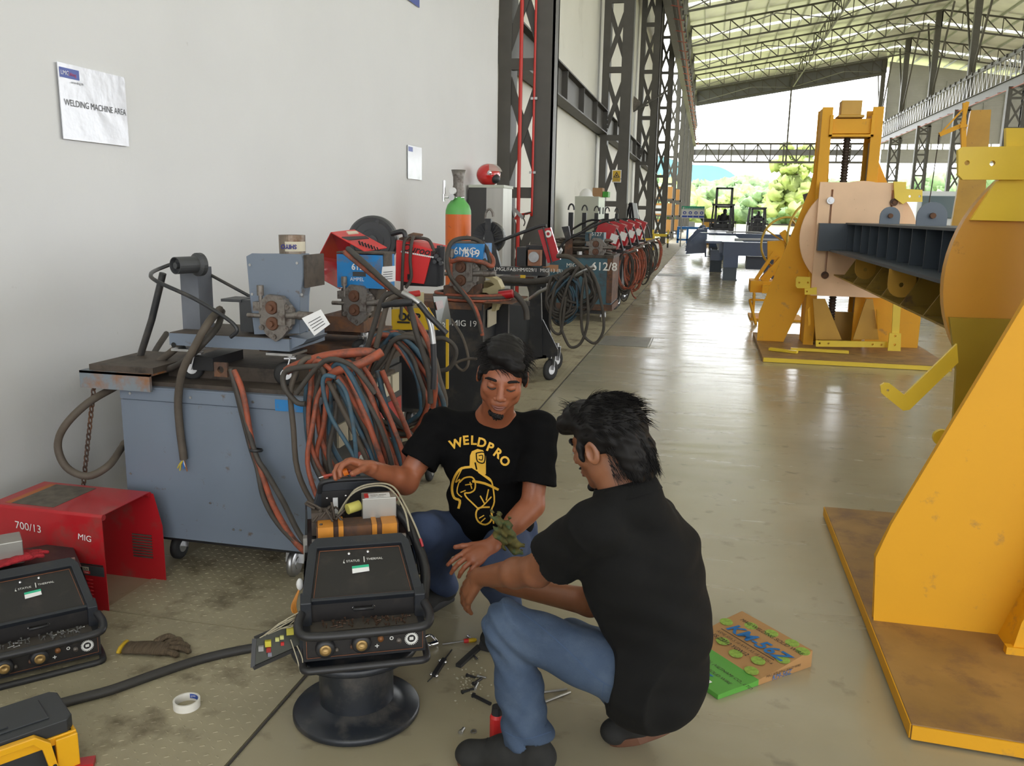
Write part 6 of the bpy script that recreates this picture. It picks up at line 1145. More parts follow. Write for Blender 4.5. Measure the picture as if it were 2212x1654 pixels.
# ---- toolbox bottom left
T = thing('tool_box', 'black and yellow plastic toolbox in the bottom left corner', 'toolbox', (0, 0, 0)); m_ty = mat('toolbox yellow', (.75, .38, .01), .35, 0, .03, 5); m_tb = mat('toolbox black', (.025, .028, .032), .45, 0, .1, 6)
M().box((0, 0, .085), (.46, .24, .17), None, 1.04).obj('body', m_tb, T, .01)
b = M(); b.plate([(-.245, -.13), (.22, -.13), (.245, -.10), (.245, .10), (.22, .13), (-.245, .13)], (0, 0, .200), (1, 0, 0), (0, 1, 0), .055); b.plate([(-.2, -.08), (.17, -.08), (.17, .08), (-.2, .08)], (0, 0, .23), (1, 0, 0), (0, 1, 0), .008); b.obj('lid', m_tb, T, .006)
b = M(); b.bb(-.245, .245, -.134, -.12, .135, .172); b.bb(.236, .25, -.134, .12, .10, .172); b.bb(.17, .25, -.15, -.12, .02, .165); b.bb(.236, .256, -.05, .0, .10, .195); b.obj('yellow_frame', m_ty, T, .004)
b = M(); b.plate([(.10, .215), (-.10, .215), (-.14, .17), (-.17, .08), (-.14, .08), (-.115, .155), (-.09, .185), (.09, .185), (.12, .15), (.14, .05), (.17, .05), (.15, .17)], (0, -.15, 0), (1, 0, 0), (0, 0, 1), .03); b.cyl((.155, -.168, .07), (.155, -.13, .07), .012, n=12); b.obj('front_handle', m_ty, T, .004)
M().cyl((.155, -.17, .07), (.155, -.168, .07), .008, n=12).obj('pivot_hole', m_dark, T); M().bb(-.02, .03, -.06, -.03, .235, .24).obj('lid_rib', m_tb, T)
place(T, (-1.8655, 1.789, 0), R(54.6)); T.scale = (.72,)*3
tag(M().box((atZ(180, 1650, .01).x, atZ(180, 1650, .01).y, .01), (.06, .04, .02), .5).obj('red_scrap', m_red), 'small red scrap on the floor beside the toolbox', 'scrap')
# ---- cardboard box
P1, P2, P3 = atZ(1560, 1508, 0), atZ(1752, 1440, .0), atZ(1640, 1316, .05); a_ = (P2-P1); a_.z = 0; La = a_.length; a_.normalize(); b_ = V((-a_.y, a_.x, 0)); Lb = (V((P3.x, P3.y, 0))-P2).dot(b_)
O = V((P1.x, P1.y, 0))-a_*.02; T = thing('cardboard_box', 'flattened brown and green cardboard box printed KM-56Z lying on the floor behind the squatting man', 'cardboard box', (O.x, O.y, 0)); m_cb = mat('brown cardboard', (.42, .23, .09), .75, 0, .04, 6); m_cg = mat('green print', (.10, .34, .05), .6, 0, .04, 6); m_cgl = mat('light green globe print', (.25, .38, .06), .7, 0, .25, 60)
gr = .19; La += .02
def cbp(u, v, z=0): return O+a_*u+b_*v+V((0, 0, z))
ht = lambda u, v: .018+.045*max(0, u-.15)/(La-.15)
b = M(); nu, nv = 12, 8; G = [[cbp(La*i/nu, Lb*j/nv, ht(La*i/nu, 0)+.003*math.sin(7*i)) for j in range(nv+1)] for i in range(nu+1)]
ig = [i for i in range(nu+1) if La*i/nu <= gr+.02][-1]
def sheet(i0, i1, mt, nm):
    b = M(); top = [G[i][j] for i in range(i0, i1+1) for j in range(nv+1)]; W_ = nv+1; n_ = i1-i0
    b.add(top, [(i*W_+j, (i+1)*W_+j, (i+1)*W_+j+1, i*W_+j+1) for i in range(n_) for j in range(nv)], True)
    for j in (0, nv):
        for i in range(n_): q0, q1 = top[i*W_+j], top[(i+1)*W_+j]; b.add([q0, q1, V((q1.x, q1.y, .001)), V((q0.x, q0.y, .001))], [(0, 1, 2, 3) if j else (3, 2, 1, 0)])
    for i in (0, n_):
        if (i == 0 and i0 == 0) or (i == n_ and i1 == nu):
            for j in range(nv): q0, q1 = top[i*W_+j], top[i*W_+j+1]; b.add([q0, q1, V((q1.x, q1.y, .001)), V((q0.x, q0.y, .001))], [(0, 1, 2, 3) if i else (3, 2, 1, 0)])
    return b.obj(nm, mt, T)
sheet(0, ig, m_cg, 'green_part'); sheet(ig, nu, m_cb, 'brown_part'); gr = La*ig/nu
tilt = V((a_.x, a_.y, .045/(La-.15))).normalized(); nn = (-b_).cross(tilt)
def lab(s, u, v, size, mt, flat=False, **k): p = cbp(u, v, ht(u, 0)+.004); return text(T, s, p, -b_, a_ if flat else tilt, size, mt, 'printed_text', .001, **k)
m_bp = mat('blue print', (.01, .14, .40), .6); m_bk = mat('black print', (.03, .02, .015), .6)
lab('KM-56Z', La-.135, Lb*.86, .082, m_bp, bold=.002, shear=.25, yscale=.9); lab('MAG WELDING SOLID WIRE', La-.055, Lb*.88, .024, m_bk, bold=.0005, shear=.25)
lab('ASME SFA-5.18 AWS A5.18 ER70S-6', La-.175, Lb*.88, .0185, m_bk, bold=.0004, shear=.2); lab('JIS Z3312 YGW12', La-.205, Lb*.86, .024, m_bk, bold=.0004, shear=.2)
lab('GUANG TAI METAL (VIETNAM) CO., LTD.', .115, Lb*.97, .0205, m_bk, True, bold=.0004, shear=.2); lab('MAG WELDING SOLID WIRE', .075, Lb*.80, .020, m_bk, True, shear=.2); lab('KM-56Z', .03, Lb*.76, .05, m_bp, True, bold=.001, shear=.25); lab('JIS  JTCCM', .145, Lb*.92, .020, m_bk, True)
b = M(); b.bar(cbp(La-.148, Lb*.88, ht(La-.148, 0)+.004), cbp(La-.148, Lb*.12, ht(La-.148, 0)+.004), .003, .001); b.obj('rule', m_bk, T)
for u, v in ((La-.10, .95), (La-.05, .72), (La-.03, .48), (La-.02, .22), (La-.20, .70), (La-.22, .45), (La-.19, .22), (La-.12, .08), (La-.03, .05), (La-.25, .85), (La-.25, .14)):
    b = M(); p = cbp(u, Lb*v, ht(u, 0)+.0025)
    b.plate([(.028*math.cos(t), .022*math.sin(t)) for t in [2*PI*k/20 for k in range(20)]], p, -b_, tilt, .001); b.obj('globe_print', m_cgl, T)
p = cbp(.01, Lb*.34); b = M(); b.box((p.x, p.y, .0235), (.11, .045, .0012), math.atan2(-b_.y, -b_.x)); lb_ = b.obj('delivery_label', m_white, T)
lab('No. 56Z  15KG', .015, Lb*.45, .012, m_bk, True)
q0 = cbp(.01, Lb*.52, .034); q1 = cbp(.035, Lb*.36, .034); tag(M().cyl(q0, q1, .008, n=14).obj('steel_pin', m_chrome), 'short shiny steel pin lying on the cardboard label', 'pin')
text(T, 'MAG WELDING SOLID WIRE', cbp(.22, -.002, .022), a_, V((0, 0, 1)), .0135, m_bk, 'printed_text', .002, shear=.2); text(T, 'KM-56Z', cbp(.25, -.002, .004), a_, V((0, 0, 1)), .028, m_bp, 'printed_text', .002, bold=.001, shear=.2)
# ---- scattered tools and screws
def fz(px, py, z=.006): return atZ(px, py, z)
b = M(); b.tube([fz(956, 1391), fz(1003, 1384)], .0028, 8); T = thing('screwdriver', 'small flat screwdriver with yellow and red handle lying on the floor', 'screwdriver', tuple(fz(985, 1387, 0))); b.obj('blade', m_metal, T); M().cyl(fz(1002, 1384), fz(1012, 1383), .0085, n=10).obj('red_collar', m_redb, T); M().tube([fz(1012, 1383), fz(1024, 1382), fz(1029, 1381)], [.0085, .0085, .005], 10).obj('handle', m_yell, T)
T = thing('clamp_tool', 'chrome locking pliers half under the welder edge', 'pliers', tuple(fz(928, 1385, 0))); b = M(); b.tube(smooth([fz(912, 1388, .02), fz(925, 1393, .016), fz(944, 1388, .014)], 4), .010, 8); b.tube(smooth([fz(916, 1376, .02), fz(930, 1372, .02), fz(944, 1386, .012)], 4), .006, 8); b.obj('jaw', m_chrome, T)
T = thing('terminal_block', 'small black terminal block with rods lying on the floor before the welder', 'electrical part', tuple(fz(953, 1430, 0))); b = M(); b.bar(fz(938, 1458, .008), fz(960, 1424, .008), .016, .014); b.obj('block', m_black, T); b = M(); b.cyl(fz(924, 1472), fz(936, 1460), .002, n=6); b.cyl(fz(960, 1424), fz(976, 1403), .003, n=6); b.obj('rod', m_black, T)
for px, py in ((931, 1456), (943, 1460), (950, 1427), (962, 1430)): M().ball(fz(px, py, .008), .006, 8).obj('contact', m_chrome, T)
tag(M().bar(fz(990, 1438, .006), fz(1036, 1396, .006), .022, .012).obj('dark_file', m_rubber), 'flat dark metal tool lying on the floor left of the squatting man', 'tool')
for i, (a0_, a1_, r_, mt, lb) in enumerate((((1010, 1458), (1028, 1463), .004, m_black, 'short black bolt lying among the grit'), ((1000, 1494), (1023, 1487), .0045, m_black, 'black pin lying below the scattered grit'), ((1024, 1502), (1060, 1520), .006, m_black, 'longer black rod lying before the squatting man'), ((1026, 1486), (1032, 1474), .004, m_metal, 'small steel screw standing at the end of the pin'), ((1024, 1476), (1040, 1465), .005, m_black, 'black stub lying beside the grit'), ((1012, 1374), (1018, 1379), .004, m_chrome, 'shiny screw lying above the small screwdriver'), ((1022, 1413), (1032, 1425), .004, m_chrome, 'shiny screw lying below the dark flat tool'), ((996, 1580), (1002, 1572), .005, m_metal, 'steel bolt lying near the big shoe'), ((1034, 1460), (1050, 1463), .0035, m_metal, 'thin steel pin lying beside the jeans leg'))):
    b = M(); b.cyl(fz(*a0_, .005), fz(*a1_, .005), r_, n=8); b.cyl(fz(*a0_, .005), fz(*a0_, .005)+(fz(*a0_, .005)-fz(*a1_, .005)).normalized()*.005, r_*1.6, n=8); tag(b.obj('loose_bolt', mt), lb, 'bolt', 'loose hardware on the floor')
b = M(); c = fz(1023, 1580, .003); b.lathe([(.006, 0), (.010, 0), (.010, .003), (.006, .003), (.006, 0)], tuple(c), (0, 0, 1), 16, False); tag(b.obj('washer', m_metal), 'small steel washer on the floor above the shoe', 'washer')
b = M(); rr = random.Random(8)
for i in range(70): c = fz(rr.gauss(1015, 18), rr.gauss(1465, 26), .002); s_ = rr.uniform(.0015, .005); b.ball(c, (s_, s_, .0015), 6)
tag(b.obj('grit', mat('pale grit', (.5, .47, .35), .9)), 'pale grit and crumbs strewn on the floor between welder and jeans', 'debris', kind='stuff')
for i, (a0_, a1_) in enumerate((((1168, 1495), (1225, 1488)), ((1170, 1518), (1232, 1494)))): tag(M().cyl(fz(*a0_, .006), fz(*a1_, .006), .0045, n=8).obj('steel_rod', m_zinc), ['upper', 'lower'][i]+' of two thin steel rods lying under the raised jeans leg', 'rod')
c = fz(1066, 1600, 0); T = thing('red_canister', 'red canister half hidden behind the jeans leg', 'canister', (c.x, c.y, 0)); c = V((c.x+.01, c.y, 0)); M().lathe([(0, 0), (.022, 0), (.022, .085), (.018, .095), (0, .095)], tuple(c), (0, 0, 1), 18, False).obj('body', m_redb, T); M().lathe([(.018, .095), (.016, .12), (0, .12)], tuple(c), (0, 0, 1), 16, False).obj('cap', m_black, T)
# ================================================================ PEOPLE
def cap(a, b, ra, rb=None, k=.012, op=1): return ('c', np.array(a, float), np.array(b, float), float(ra), float(ra if rb is None else rb), k, op)
def ell(c, r, k=.012, op=1, rot=None): return ('e', np.array(c, float), np.array(r, float), np.eye(3) if rot is None else np.array(rot, float), None, k, op)
def cyf(a, b, ra, rb, k=.004, op=1): return ('f', np.array(a, float), np.array(b, float), float(ra), float(rb), k, op)   # flat ended cone
def sdf(p, P):
    t = p[0]
    if t == 'c':
        a, b, ra, rb = p[1:5]; ba = b-a; h = np.clip(((P-a)@ba)/max(ba@ba, 1e-9), 0, 1); return np.linalg.norm(P-a-h[:, None]*ba, axis=1)-(ra+(rb-ra)*h)
    if t == 'f':
        a, b, ra, rb = p[1:5]; ba = b-a; L = np.linalg.norm(ba); u = ba/L; h = (P-a)@u; q = np.linalg.norm(P-a-h[:, None]*u, axis=1); return np.maximum(q-(ra+(rb-ra)*np.clip(h/L, 0, 1)), np.maximum(-h, h-L))
    c, r, Rm = p[1:4]; q = (P-c)@Rm; k0 = np.linalg.norm(q/r, axis=1); k1 = np.linalg.norm(q/(r*r), axis=1); return k0*(k0-1)/np.maximum(k1, 1e-9)
def pbound(p):
    if p[0] == 'e': m = max(p[2]); return p[1]-m, p[1]+m
    m = max(p[3], p[4]); return np.minimum(p[1], p[2])-m, np.maximum(p[1], p[2])+m
def blob(prims, vox, disp=None):
    lo = np.min([pbound(p)[0] for p in prims if p[6] > 0], axis=0)-3*vox; hi = np.max([pbound(p)[1] for p in prims if p[6] > 0], axis=0)+3*vox
    B = 12; n = (np.ceil((hi-lo)/vox/B).astype(int))*B; F = np.full(n+1, 1., np.float32)
    nb = n//B; ax = np.arange(B+1)*vox; gx, gy, gz = np.meshgrid(ax, ax, ax, indexing='ij'); G = np.stack([gx.ravel(), gy.ravel(), gz.ravel()], 1); br = B*vox*.87+.02
    bc = np.stack(np.meshgrid(*[np.arange(k) for k in nb], indexing='ij'), -1).reshape(-1, 3); C = lo+(bc+.5)*B*vox
    D = np.stack([sdf(p, C) for p in prims]); pos = np.array([p[6] > 0 for p in prims]); near = D[pos].min(0) < br
    for i in np.nonzero(near)[0]:
        P = lo+bc[i]*B*vox+G; d = np.full(len(P), 1.)
        for j, p in enumerate(prims):
            if D[j, i] > br+p[5]: continue
            s = sdf(p, P); k = p[5]
            if p[6] > 0: h = np.clip(.5+.5*(d-s)/k, 0, 1); d = d*(1-h)+s*h-k*h*(1-h)
            else: h = np.clip(.5-.5*(d+s)/k, 0, 1); d = d*(1-h)-s*h+k*h*(1-h)
        if disp is not None: d = d+disp(P)
        x, y, z = bc[i]*B; F[x:x+B+1, y:y+B+1, z:z+B+1] = d.reshape(B+1, B+1, B+1)
    S = F < 0; a = S[:-1, :-1, :-1].astype(np.int8); cnt = np.zeros_like(a)
    for dx in (0, 1):
        for dy in (0, 1):
            for dz in (0, 1): cnt += S[dx:dx+n[0], dy:dy+n[1], dz:dz+n[2]]
    cells = np.argwhere((cnt > 0) & (cnt < 8)); idx = -np.ones(n, np.int64); idx[tuple(cells.T)] = np.arange(len(cells))
    acc = np.zeros((len(cells), 3)); w_ = np.zeros(len(cells)); cor = [(x, y, z) for x in (0, 1) for y in (0, 1) for z in (0, 1)]
    for c0 in cor:
        for axi in range(3):
            if c0[axi]: continue
            c1 = list(c0); c1[axi] = 1; f0 = F[cells[:, 0]+c0[0], cells[:, 1]+c0[1], cells[:, 2]+c0[2]]; f1 = F[cells[:, 0]+c1[0], cells[:, 1]+c1[1], cells[:, 2]+c1[2]]
            m = (f0 < 0) != (f1 < 0); t = np.where(m, f0/np.where(m, f0-f1, 1), 0); q = np.tile(np.array(c0, float), (len(cells), 1)); q[:, axi] += t; acc[m] += q[m]; w_[m] += 1
    Vv = lo+(cells+acc/w_[:, None])*vox; Fs = []
    for axi in range(3):
        o1, o2 = [(1, 2), (2, 0), (0, 1)][axi]; s0 = [slice(0, n[0]), slice(0, n[1]), slice(0, n[2])]; s1 = list(s0); s1[axi] = slice(1, n[axi]+1)
        for o in (o1, o2): s0[o] = slice(1, n[o]); s1[o] = slice(1, n[o])
        A, Bq = S[tuple(s0)], S[tuple(s1)]; e = np.argwhere(A != Bq)
        if not len(e): continue
        inside = A[tuple(e.T)]; e2 = e.copy(); e2[:, o1] += 1; e2[:, o2] += 1; u = np.zeros(3, int); v = np.zeros(3, int); u[o1] = 1; v[o2] = 1
        g = lambda q: idx[q[:, 0], q[:, 1], q[:, 2]]; q4 = np.stack([g(e2-u-v), g(e2-v), g(e2), g(e2-u)], 1); q4[~inside] = q4[~inside][:, ::-1]; Fs.append(q4)
    return Vv, np.concatenate(Fs)
def blobM(prims, vox, disp=None, m=None):
    m = m or M(); Vv, Fq = blob(prims, vox, disp); m.add([tuple(v) for v in Vv], [tuple(int(i) for i in f) for f in Fq], True); return m
def relax(o, it=2, f=.5): s = o.modifiers.new('smooth', 'SMOOTH'); s.iterations = it; s.factor = f; return o
def folds(amp, items, extra=None):
    def f(P):
        d = np.zeros(len(P))
        for (dx, dy, dz, fr, ph) in items: d += np.sin(P@np.array([dx, dy, dz])*fr+ph+1.3*np.sin(P@np.array([dy, dz, dx])*fr*.37))
        return d*amp/len(items)
    return f
J = lambda x, y, Y: np.array(atY(x, y, Y))
def unit(v): v = np.array(v, float); return v/np.linalg.norm(v)
def rotv(v, ax, a): v, ax = np.array(v, float), unit(ax); return v*math.cos(a)+np.cross(ax, v)*math.sin(a)+ax*(ax@v)*(1-math.cos(a))
def hand(W, d, n, side, curl, spread=.08, thumb=(.55, .75, .35), s=1.0, tc=.3):
    """palm, four separate fingers and a thumb; d = hand direction, n = palm normal"""
    d = unit(d); n = unit(n-d*(n@d)) if isinstance(n, np.ndarray) else unit(np.array(n, float)-d*(np.array(n, float)@d)); sd = np.cross(d, n)*side; out = []; W = np.array(W, float)
    for off, ln, fl, c, sp in ((.028, .086, .072, curl[0], 1), (.010, .090, .080, curl[1], .3), (-.009, .085, .074, curl[2], -.4), (-.026, .076, .058, curl[3], -1.2)):
        dd = unit(d+sd*spread*sp); kn = W+(dd*ln+sd*off)*s; out.append(cap(W+sd*off*.55*s, kn, .0165*s, .0115*s, .012)); p = kn; ax = np.cross(d, n); v = dd
        for seg, r0, r1 in ((.45, .0095, .0088), (.30, .0088, .0080), (.25, .0080, .0068)):
            v = rotv(v, ax, c); q = p+v*fl*seg*s; out.append(cap(p, q, r0*s, r1*s, .003)); p = q
    out.append(cap(W+d*.045*s+n*.004, W+d*.07*s, .022*s, .02*s, .015))
    tv = unit(d*thumb[0]+sd*thumb[1]+n*thumb[2]); p = W+(d*.018+sd*.020)*s; ax = np.cross(tv, unit(d+n*.5)); out.append(cap(p, p+tv*.042*s, .0165*s, .0125*s, .010)); p = p+tv*.042*s
    for L, r0, r1 in ((.032, .0110, .0100), (.026, .0100, .0082)): tv = rotv(tv, ax, tc); q = p+tv*L*s; out.append(cap(p, q, r0*s, r1*s, .004)); p = q
    return out
def headframe(c, fwd, upv):
    f = unit(fwd); u = np.array(upv, float); u = unit(u-f*(u@f)); r = np.cross(f, u); return np.array(c, float), np.stack([r, f, u], 1)     # columns: right, forward, up
def head(H, s=1.0):
    c, Rm = H; T = lambda x, y, z: c+Rm@np.array([x, y, z])*s; E = lambda x, y, z, rx, ry, rz, k=.015, op=1, rot=None: ell(T(x, y, z), np.array([rx, ry, rz])*s, k, op, Rm if rot is None else Rm@rot)
    o = [E(0, -.018, .032, .074, .094, .084), E(0, .018, -.026, .058, .070, .078, .03), E(0, .035, -.078, .036, .042, .030, .03), E(0, .066, -.100, .019, .018, .014, .02), cap(T(-.028, .074, .020), T(.028, .074, .020), .009*s, None, .02)]
    for x in (-1, 1):
        o += [E(x*.040, .052, -.022, .022, .020, .020, .02), E(x*.031, .094, .002, .014, .011, .009, .012, -1), E(x*.031, .071, .001, .0155, .0145, .0125, .003), E(x*.050, .0, -.065, .014, .030, .026, .03)]
        rt_ = np.array(Matrix.Rotation(x*-.35, 3, 'Z')); o += [E(x*.078, -.010, -.008, .007, .019, .031, .006, 1, rt_), E(x*.084, -.006, -.006, .006, .010, .019, .004, -1, rt_)]
    o += [cap(T(0, .084, .010), T(0, .105, -.026), .0080*s, .0125*s, .010), E(.0125, .097, -.032, .0095, .0100, .0085, .005), E(-.0125, .097, -.032, .0095, .0100, .0085, .005), E(0, .078, -.060, .026, .016, .016, .012)]
    return o, T, E
def strands(m, roots, n, r, rr, segs=6):
    for i in range(n):
        p0, d0, ln, g = roots(rr); P = [V(p0)]; d = V(d0)
        for k in range(segs): d = (d+V(g)*(.5/segs)*2+V((rr.gauss(0, .09), rr.gauss(0, .09), rr.gauss(0, .09)))).normalized(); P.append(P[-1]+d*ln/segs)
        m.tube(P, [r*(1-.85*k/segs) for k in range(segs+1)], 3, cap=False)
m_skin = mat('brown skin', (.30, .100, .048), .42, 0, .10, 14, bump=.05, bscale=220); m_skin2 = mat('dark tan skin', (.24, .095, .045), .42, 0, .10, 14, bump=.05, bscale=220)
for m_ in (m_skin, m_skin2): b_p = m_.node_tree.nodes['Principled BSDF']; b_p.inputs['Subsurface Weight'].default_value = .12; b_p.inputs['Subsurface Radius'].default_value = (.01, .004, .002)
m_tee = mat('black cotton', (.0045, .0045, .005), .9, 0, .15, 30, bump=.12, bscale=30, spec=.1); m_polo = mat('black polo cloth', (.0045, .0045, .0045), .9, 0, .1, 30, bump=.1, bscale=30, spec=.25)
m_jean = mat('blue denim', (.055, .082, .135), .85, 0, .18, 9, bump=.25, bscale=400, spec=.2, dirt=(.082, .115, .175), dirt_amt=.45, dirt_scale=7); m_navyp = mat('navy work trousers', (.045, .065, .125), .85, 0, .12, 10, bump=.25, bscale=18, spec=.2)
m_gold = mat('gold shirt print', (.80, .46, .05), .6); m_lip = mat('lip', (.20, .075, .055), .45); m_shoe = mat('black suede', (.014, .014, .013), .85, 0, .2, 30); m_sole = mat('brown gum sole', (.13, .055, .03), .6); m_eye = mat('dark eye', (.02, .012, .01), .2)
def headparts(P, H, s, rr, beard=True, look=0):
    T = lambda x, y, z: H[0]+H[1]@np.array([x, y, z])*s
    b = M()
    for x in (-1, 1): b.tube(smooth([T(x*.018, .0845, .024), T(x*.030, .0865, .029), T(x*.046, .076, .026), T(x*.054, .066, .019)], 5), [.003]*2+[.0050]*9+[.003]*5, 6)
    b.obj('eyebrow', m_hair, P)
    b = M()
    for x in (-1, 1): b.tube(smooth([T(x*.0175, .0835, -.002), T(x*.030, .0875, -.0055), T(x*.044, .0785, -.003)], 5), .0024, 5)
    b.obj('eyelash', m_eye, P)
    b = M(); b.tube(smooth([T(-.024, .082, -.066), T(-.012, .0945, -.0635), T(0, .0965, -.0650), T(.012, .0945, -.0635), T(.024, .082, -.066)], 4), [.0015, .002, .0028, .0034, .0038, .004, .004, .004, .0038, .004, .004, .0038, .0034, .0028, .002, .0017, .0015], 6)
    b.tube(smooth([T(-.022, .082, -.068), T(-.010, .0935, -.0725), T(0, .095, -.0735), T(.010, .0935, -.0725), T(.022, .082, -.068)], 4), [.0015, .002, .0028, .0038, .0045, .0048, .005, .005, .005, .005, .005, .0048, .0045, .0038, .0028, .002, .0015], 6); b.obj('lips', m_lip, P)
# ---------- seated man facing the camera
PL = thing('person', 'man in black WELDPRO T-shirt crouching behind the open welder, holding a screwdriver', 'person', (0, 0, 0))
HS = 1.05; HL = headframe(J(1086, 811, 2.80), (.17, -.93, -.31), (.17, -.28, .94)); hp, T_, E_l = head(HL, HS)
nb = J(1068, 905, 2.97); sR, sL = J(952, 918, 2.98), J(1166, 926, 2.98); eR, wR = J(876, 1040, 2.86), J(800, 1010, 2.665); eL, wL = J(1150, 1092, 2.88), J(1062, 1180, 2.73)
skin = hp+[cap(T_(0, -.015, -.055), nb+np.array([0, .01, -.02]), .054, .062, .03), cap(sR, eR, .050, .042, .03), cap(eR, wR, .043, .027, .02), cap(eR, eR*.7+wR*.3, .044, .041, .02), cap(sL, eL, .050, .041, .03), cap(eL, wL, .042, .028, .02), cap(eL*.8+wL*.2, eL*.6+wL*.4, .043, .040, .02),
    cap(nb, (sR+sL)/2+np.array([0, .03, -.1]), .07, .09, .03), cap(sR, sL, .05, .05, .03)]
dH = unit(J(758, 1006, 2.62)-wR)
skin += hand(wR, unit(dH+np.array([0, 0, .12])), np.array([.0, -.55, -.85]), 1 if np.cross(dH, [0, -.55, -.85])[1] < 0 else -1, (.62, .62, .66, .70), .05, (.62, .55, .45), 1.03, .12)
dL_ = unit(J(1005, 1212, 2.66)-wL); skin += hand(wL, dL_, np.array([-.2, .35, -.9]), 1 if np.cross(dL_, [-.2, .35, -.9])[0] < 0 else -1, (.18, .30, .36, .40), .06, (.75, .6, .1), 1.03, .05)
body = relax(blobM(skin, .0027).obj('body', m_skin, PL), 2)
rr = random.Random(1); headparts(PL, HL, HS, rr)
# hair: cap plus combed strands
c_, Rm = HL; hr = [E_l(0, -.024, .040, .0815, .100, .090, .01), E_l(0, .036, .098, .060, .045, .028, .02), E_l(-.035, .070, .078, .032, .024, .020, .015), E_l(.012, .108, .010, .066, .055, .066, .012, -1), E_l(0, .06, -.10, .09, .10, .075, .01, -1), E_l(0, -.06, -.12, .09, .1, .07, .01, -1)]
for x in (-1, 1): hr += [E_l(x*.074, .022, .010, .008, .012, .030, .008)]
hd = folds(.0022, [(1, .3, .2, 260, 0), (.4, 1, .3, 190, 1), (.2, .5, 1, 330, 2)])
hair = relax(blobM(hr, .003, hd).obj('hair', m_hair, PL), 1)
def rootL(r):
    a = r.uniform(-2.6, 2.6); e = r.uniform(.15, 1.45); p = np.array([math.sin(a)*math.cos(e)*.080, math.cos(a)*math.cos(e)*.097-.022, math.sin(e)*.088+.040]); t = np.array([-.8 if p[0] < .04 else .7, .35 if p[1] > .02 else -.4, .1 if p[1] > .02 else -.3])
    return T_(*p), Rm@unit(t), r.uniform(.03, .06)*HS, Rm@np.array([.1, .1 if p[1] > 0 else -.3, -.9])
b = M(); strands(b, rootL, 900, .0011, rr); b.obj('hair_strands', m_hair, hair)
b = blobM([E_l(0, .080, -.108, .020, .015, .013, .010), E_l(.018, .068, -.104, .016, .014, .009, .010)], .0022, folds(.003, [(1, .3, .2, 700, 0), (.3, .2, 1, 500, 1)])); b.obj('goatee', m_hair, PL)
# T-shirt
hipc = J(1062, 1135, 3.12); chest = J(1062, 985, 2.99); belly = J(1058, 1080, 3.0)
def torso_rot(fx): return np.array(Matrix.Rotation(fx, 3, 'Z'))
TR = torso_rot(.06)
slR = sR+(eR-sR)*.66; slL = sL+(eL-sL)*.72
tee = [ell(chest+[0, .0, .0], (.195, .118, .150), .05, 1, TR), ell(belly, (.165, .112, .15), .06, 1, TR), ell(hipc+[0, -.02, .02], (.172, .12, .09), .06, 1, TR), cap(nb+[0, .01, -.035], sR+[.02, 0, -.005], .062, .060, .05), cap(nb+[0, .01, -.035], sL+[-.02, 0, -.005], .062, .060, .05), cap(nb+[0, -.0, -.07], chest, .09, .12, .05),
    cyf(sR+(slR-sR)*.0, slR, .066, .076, .02), ell(sR, (.066, .066, .066), .03), cyf(sL, slL, .066, .078, .02), ell(sL, (.066, .066, .066), .03), cap(sR+[.05, 0, -.07], chest+[-.1, 0, 0], .05, .08, .05), cap(sL+[-.05, 0, -.07], chest+[.1, 0, 0], .05, .08, .05)]
tee += [ell(nb+[0, -.045, .055], (.070, .075, .068), .008, -1), cyf(slR-(slR-sR)*.12, slR+(slR-sR)*.1, .058, .068, .004, -1), cyf(slL-(slL-sL)*.12, slL+(slL-sL)*.1, .058, .069, .004, -1)]
fd = folds(.006, [(.6, .3, 1, 46, 0), (-.7, .2, .9, 60, 1.7), (1, .1, .25, 38, .5), (.1, .4, 1, 85, 2)])
shirt = relax(blobM(tee, .0055, fd).obj('t_shirt', m_tee, PL), 3)
M().tube(smooth([nb+np.array([.072*math.cos(a), -.018+.06*math.sin(a), -.005+.028*math.sin(a)]) for a in [2*PI*k/16 for k in range(16)]], 3, True), .006, 6, True).obj('neck_rib', m_tee, PL)
# trousers
hR, hL = J(1018, 1150, 3.14), J(1108, 1150, 3.14); kR, aR = J(912, 1150, 2.83), J(960, 1262, 3.16); kL, aL = J(1062, 1222, 2.74), J(1100, 1315, 3.0)
pant = [ell(hipc+[0, .03, -.05], (.17, .14, .11), .05), cap(hR, kR, .098, .076, .04), cap(kR, aR, .072, .056, .03), cap(hL, kL, .095, .074, .04), cap(kL, aL, .070, .056, .03), ell(kR, (.074, .074, .074), .02)]
relax(blobM(pant, .006, folds(.007, [(1, .5, .3, 55, 0), (-.5, .8, .6, 70, 1), (.3, .2, 1, 48, 2)])).obj('trousers', m_navyp, PL), 2)
for a_, dx in ((aR, -.09), (aL, -.04)):
    f0 = np.array([a_[0], a_[1], .05]); sh = [cap(f0+[.0, .03, 0], f0+[dx, -.15, -.012], .042, .036, .02), ell(f0+[dx*.6, -.09, .0], (.045, .07, .045), .02), cap(f0+[0, .02, 0], a_, .042, .045, .02)]
    s_ = relax(blobM(sh, .005).obj('shoe', m_shoe, PL), 1); M().tube([tuple(f0+[.0, .045, -.038]), tuple(f0+[dx*.5, -.06, -.038]), tuple(f0+[dx*1.1, -.18, -.036])], [.040, .044, .034], 10).obj('sole', m_rubber, s_)
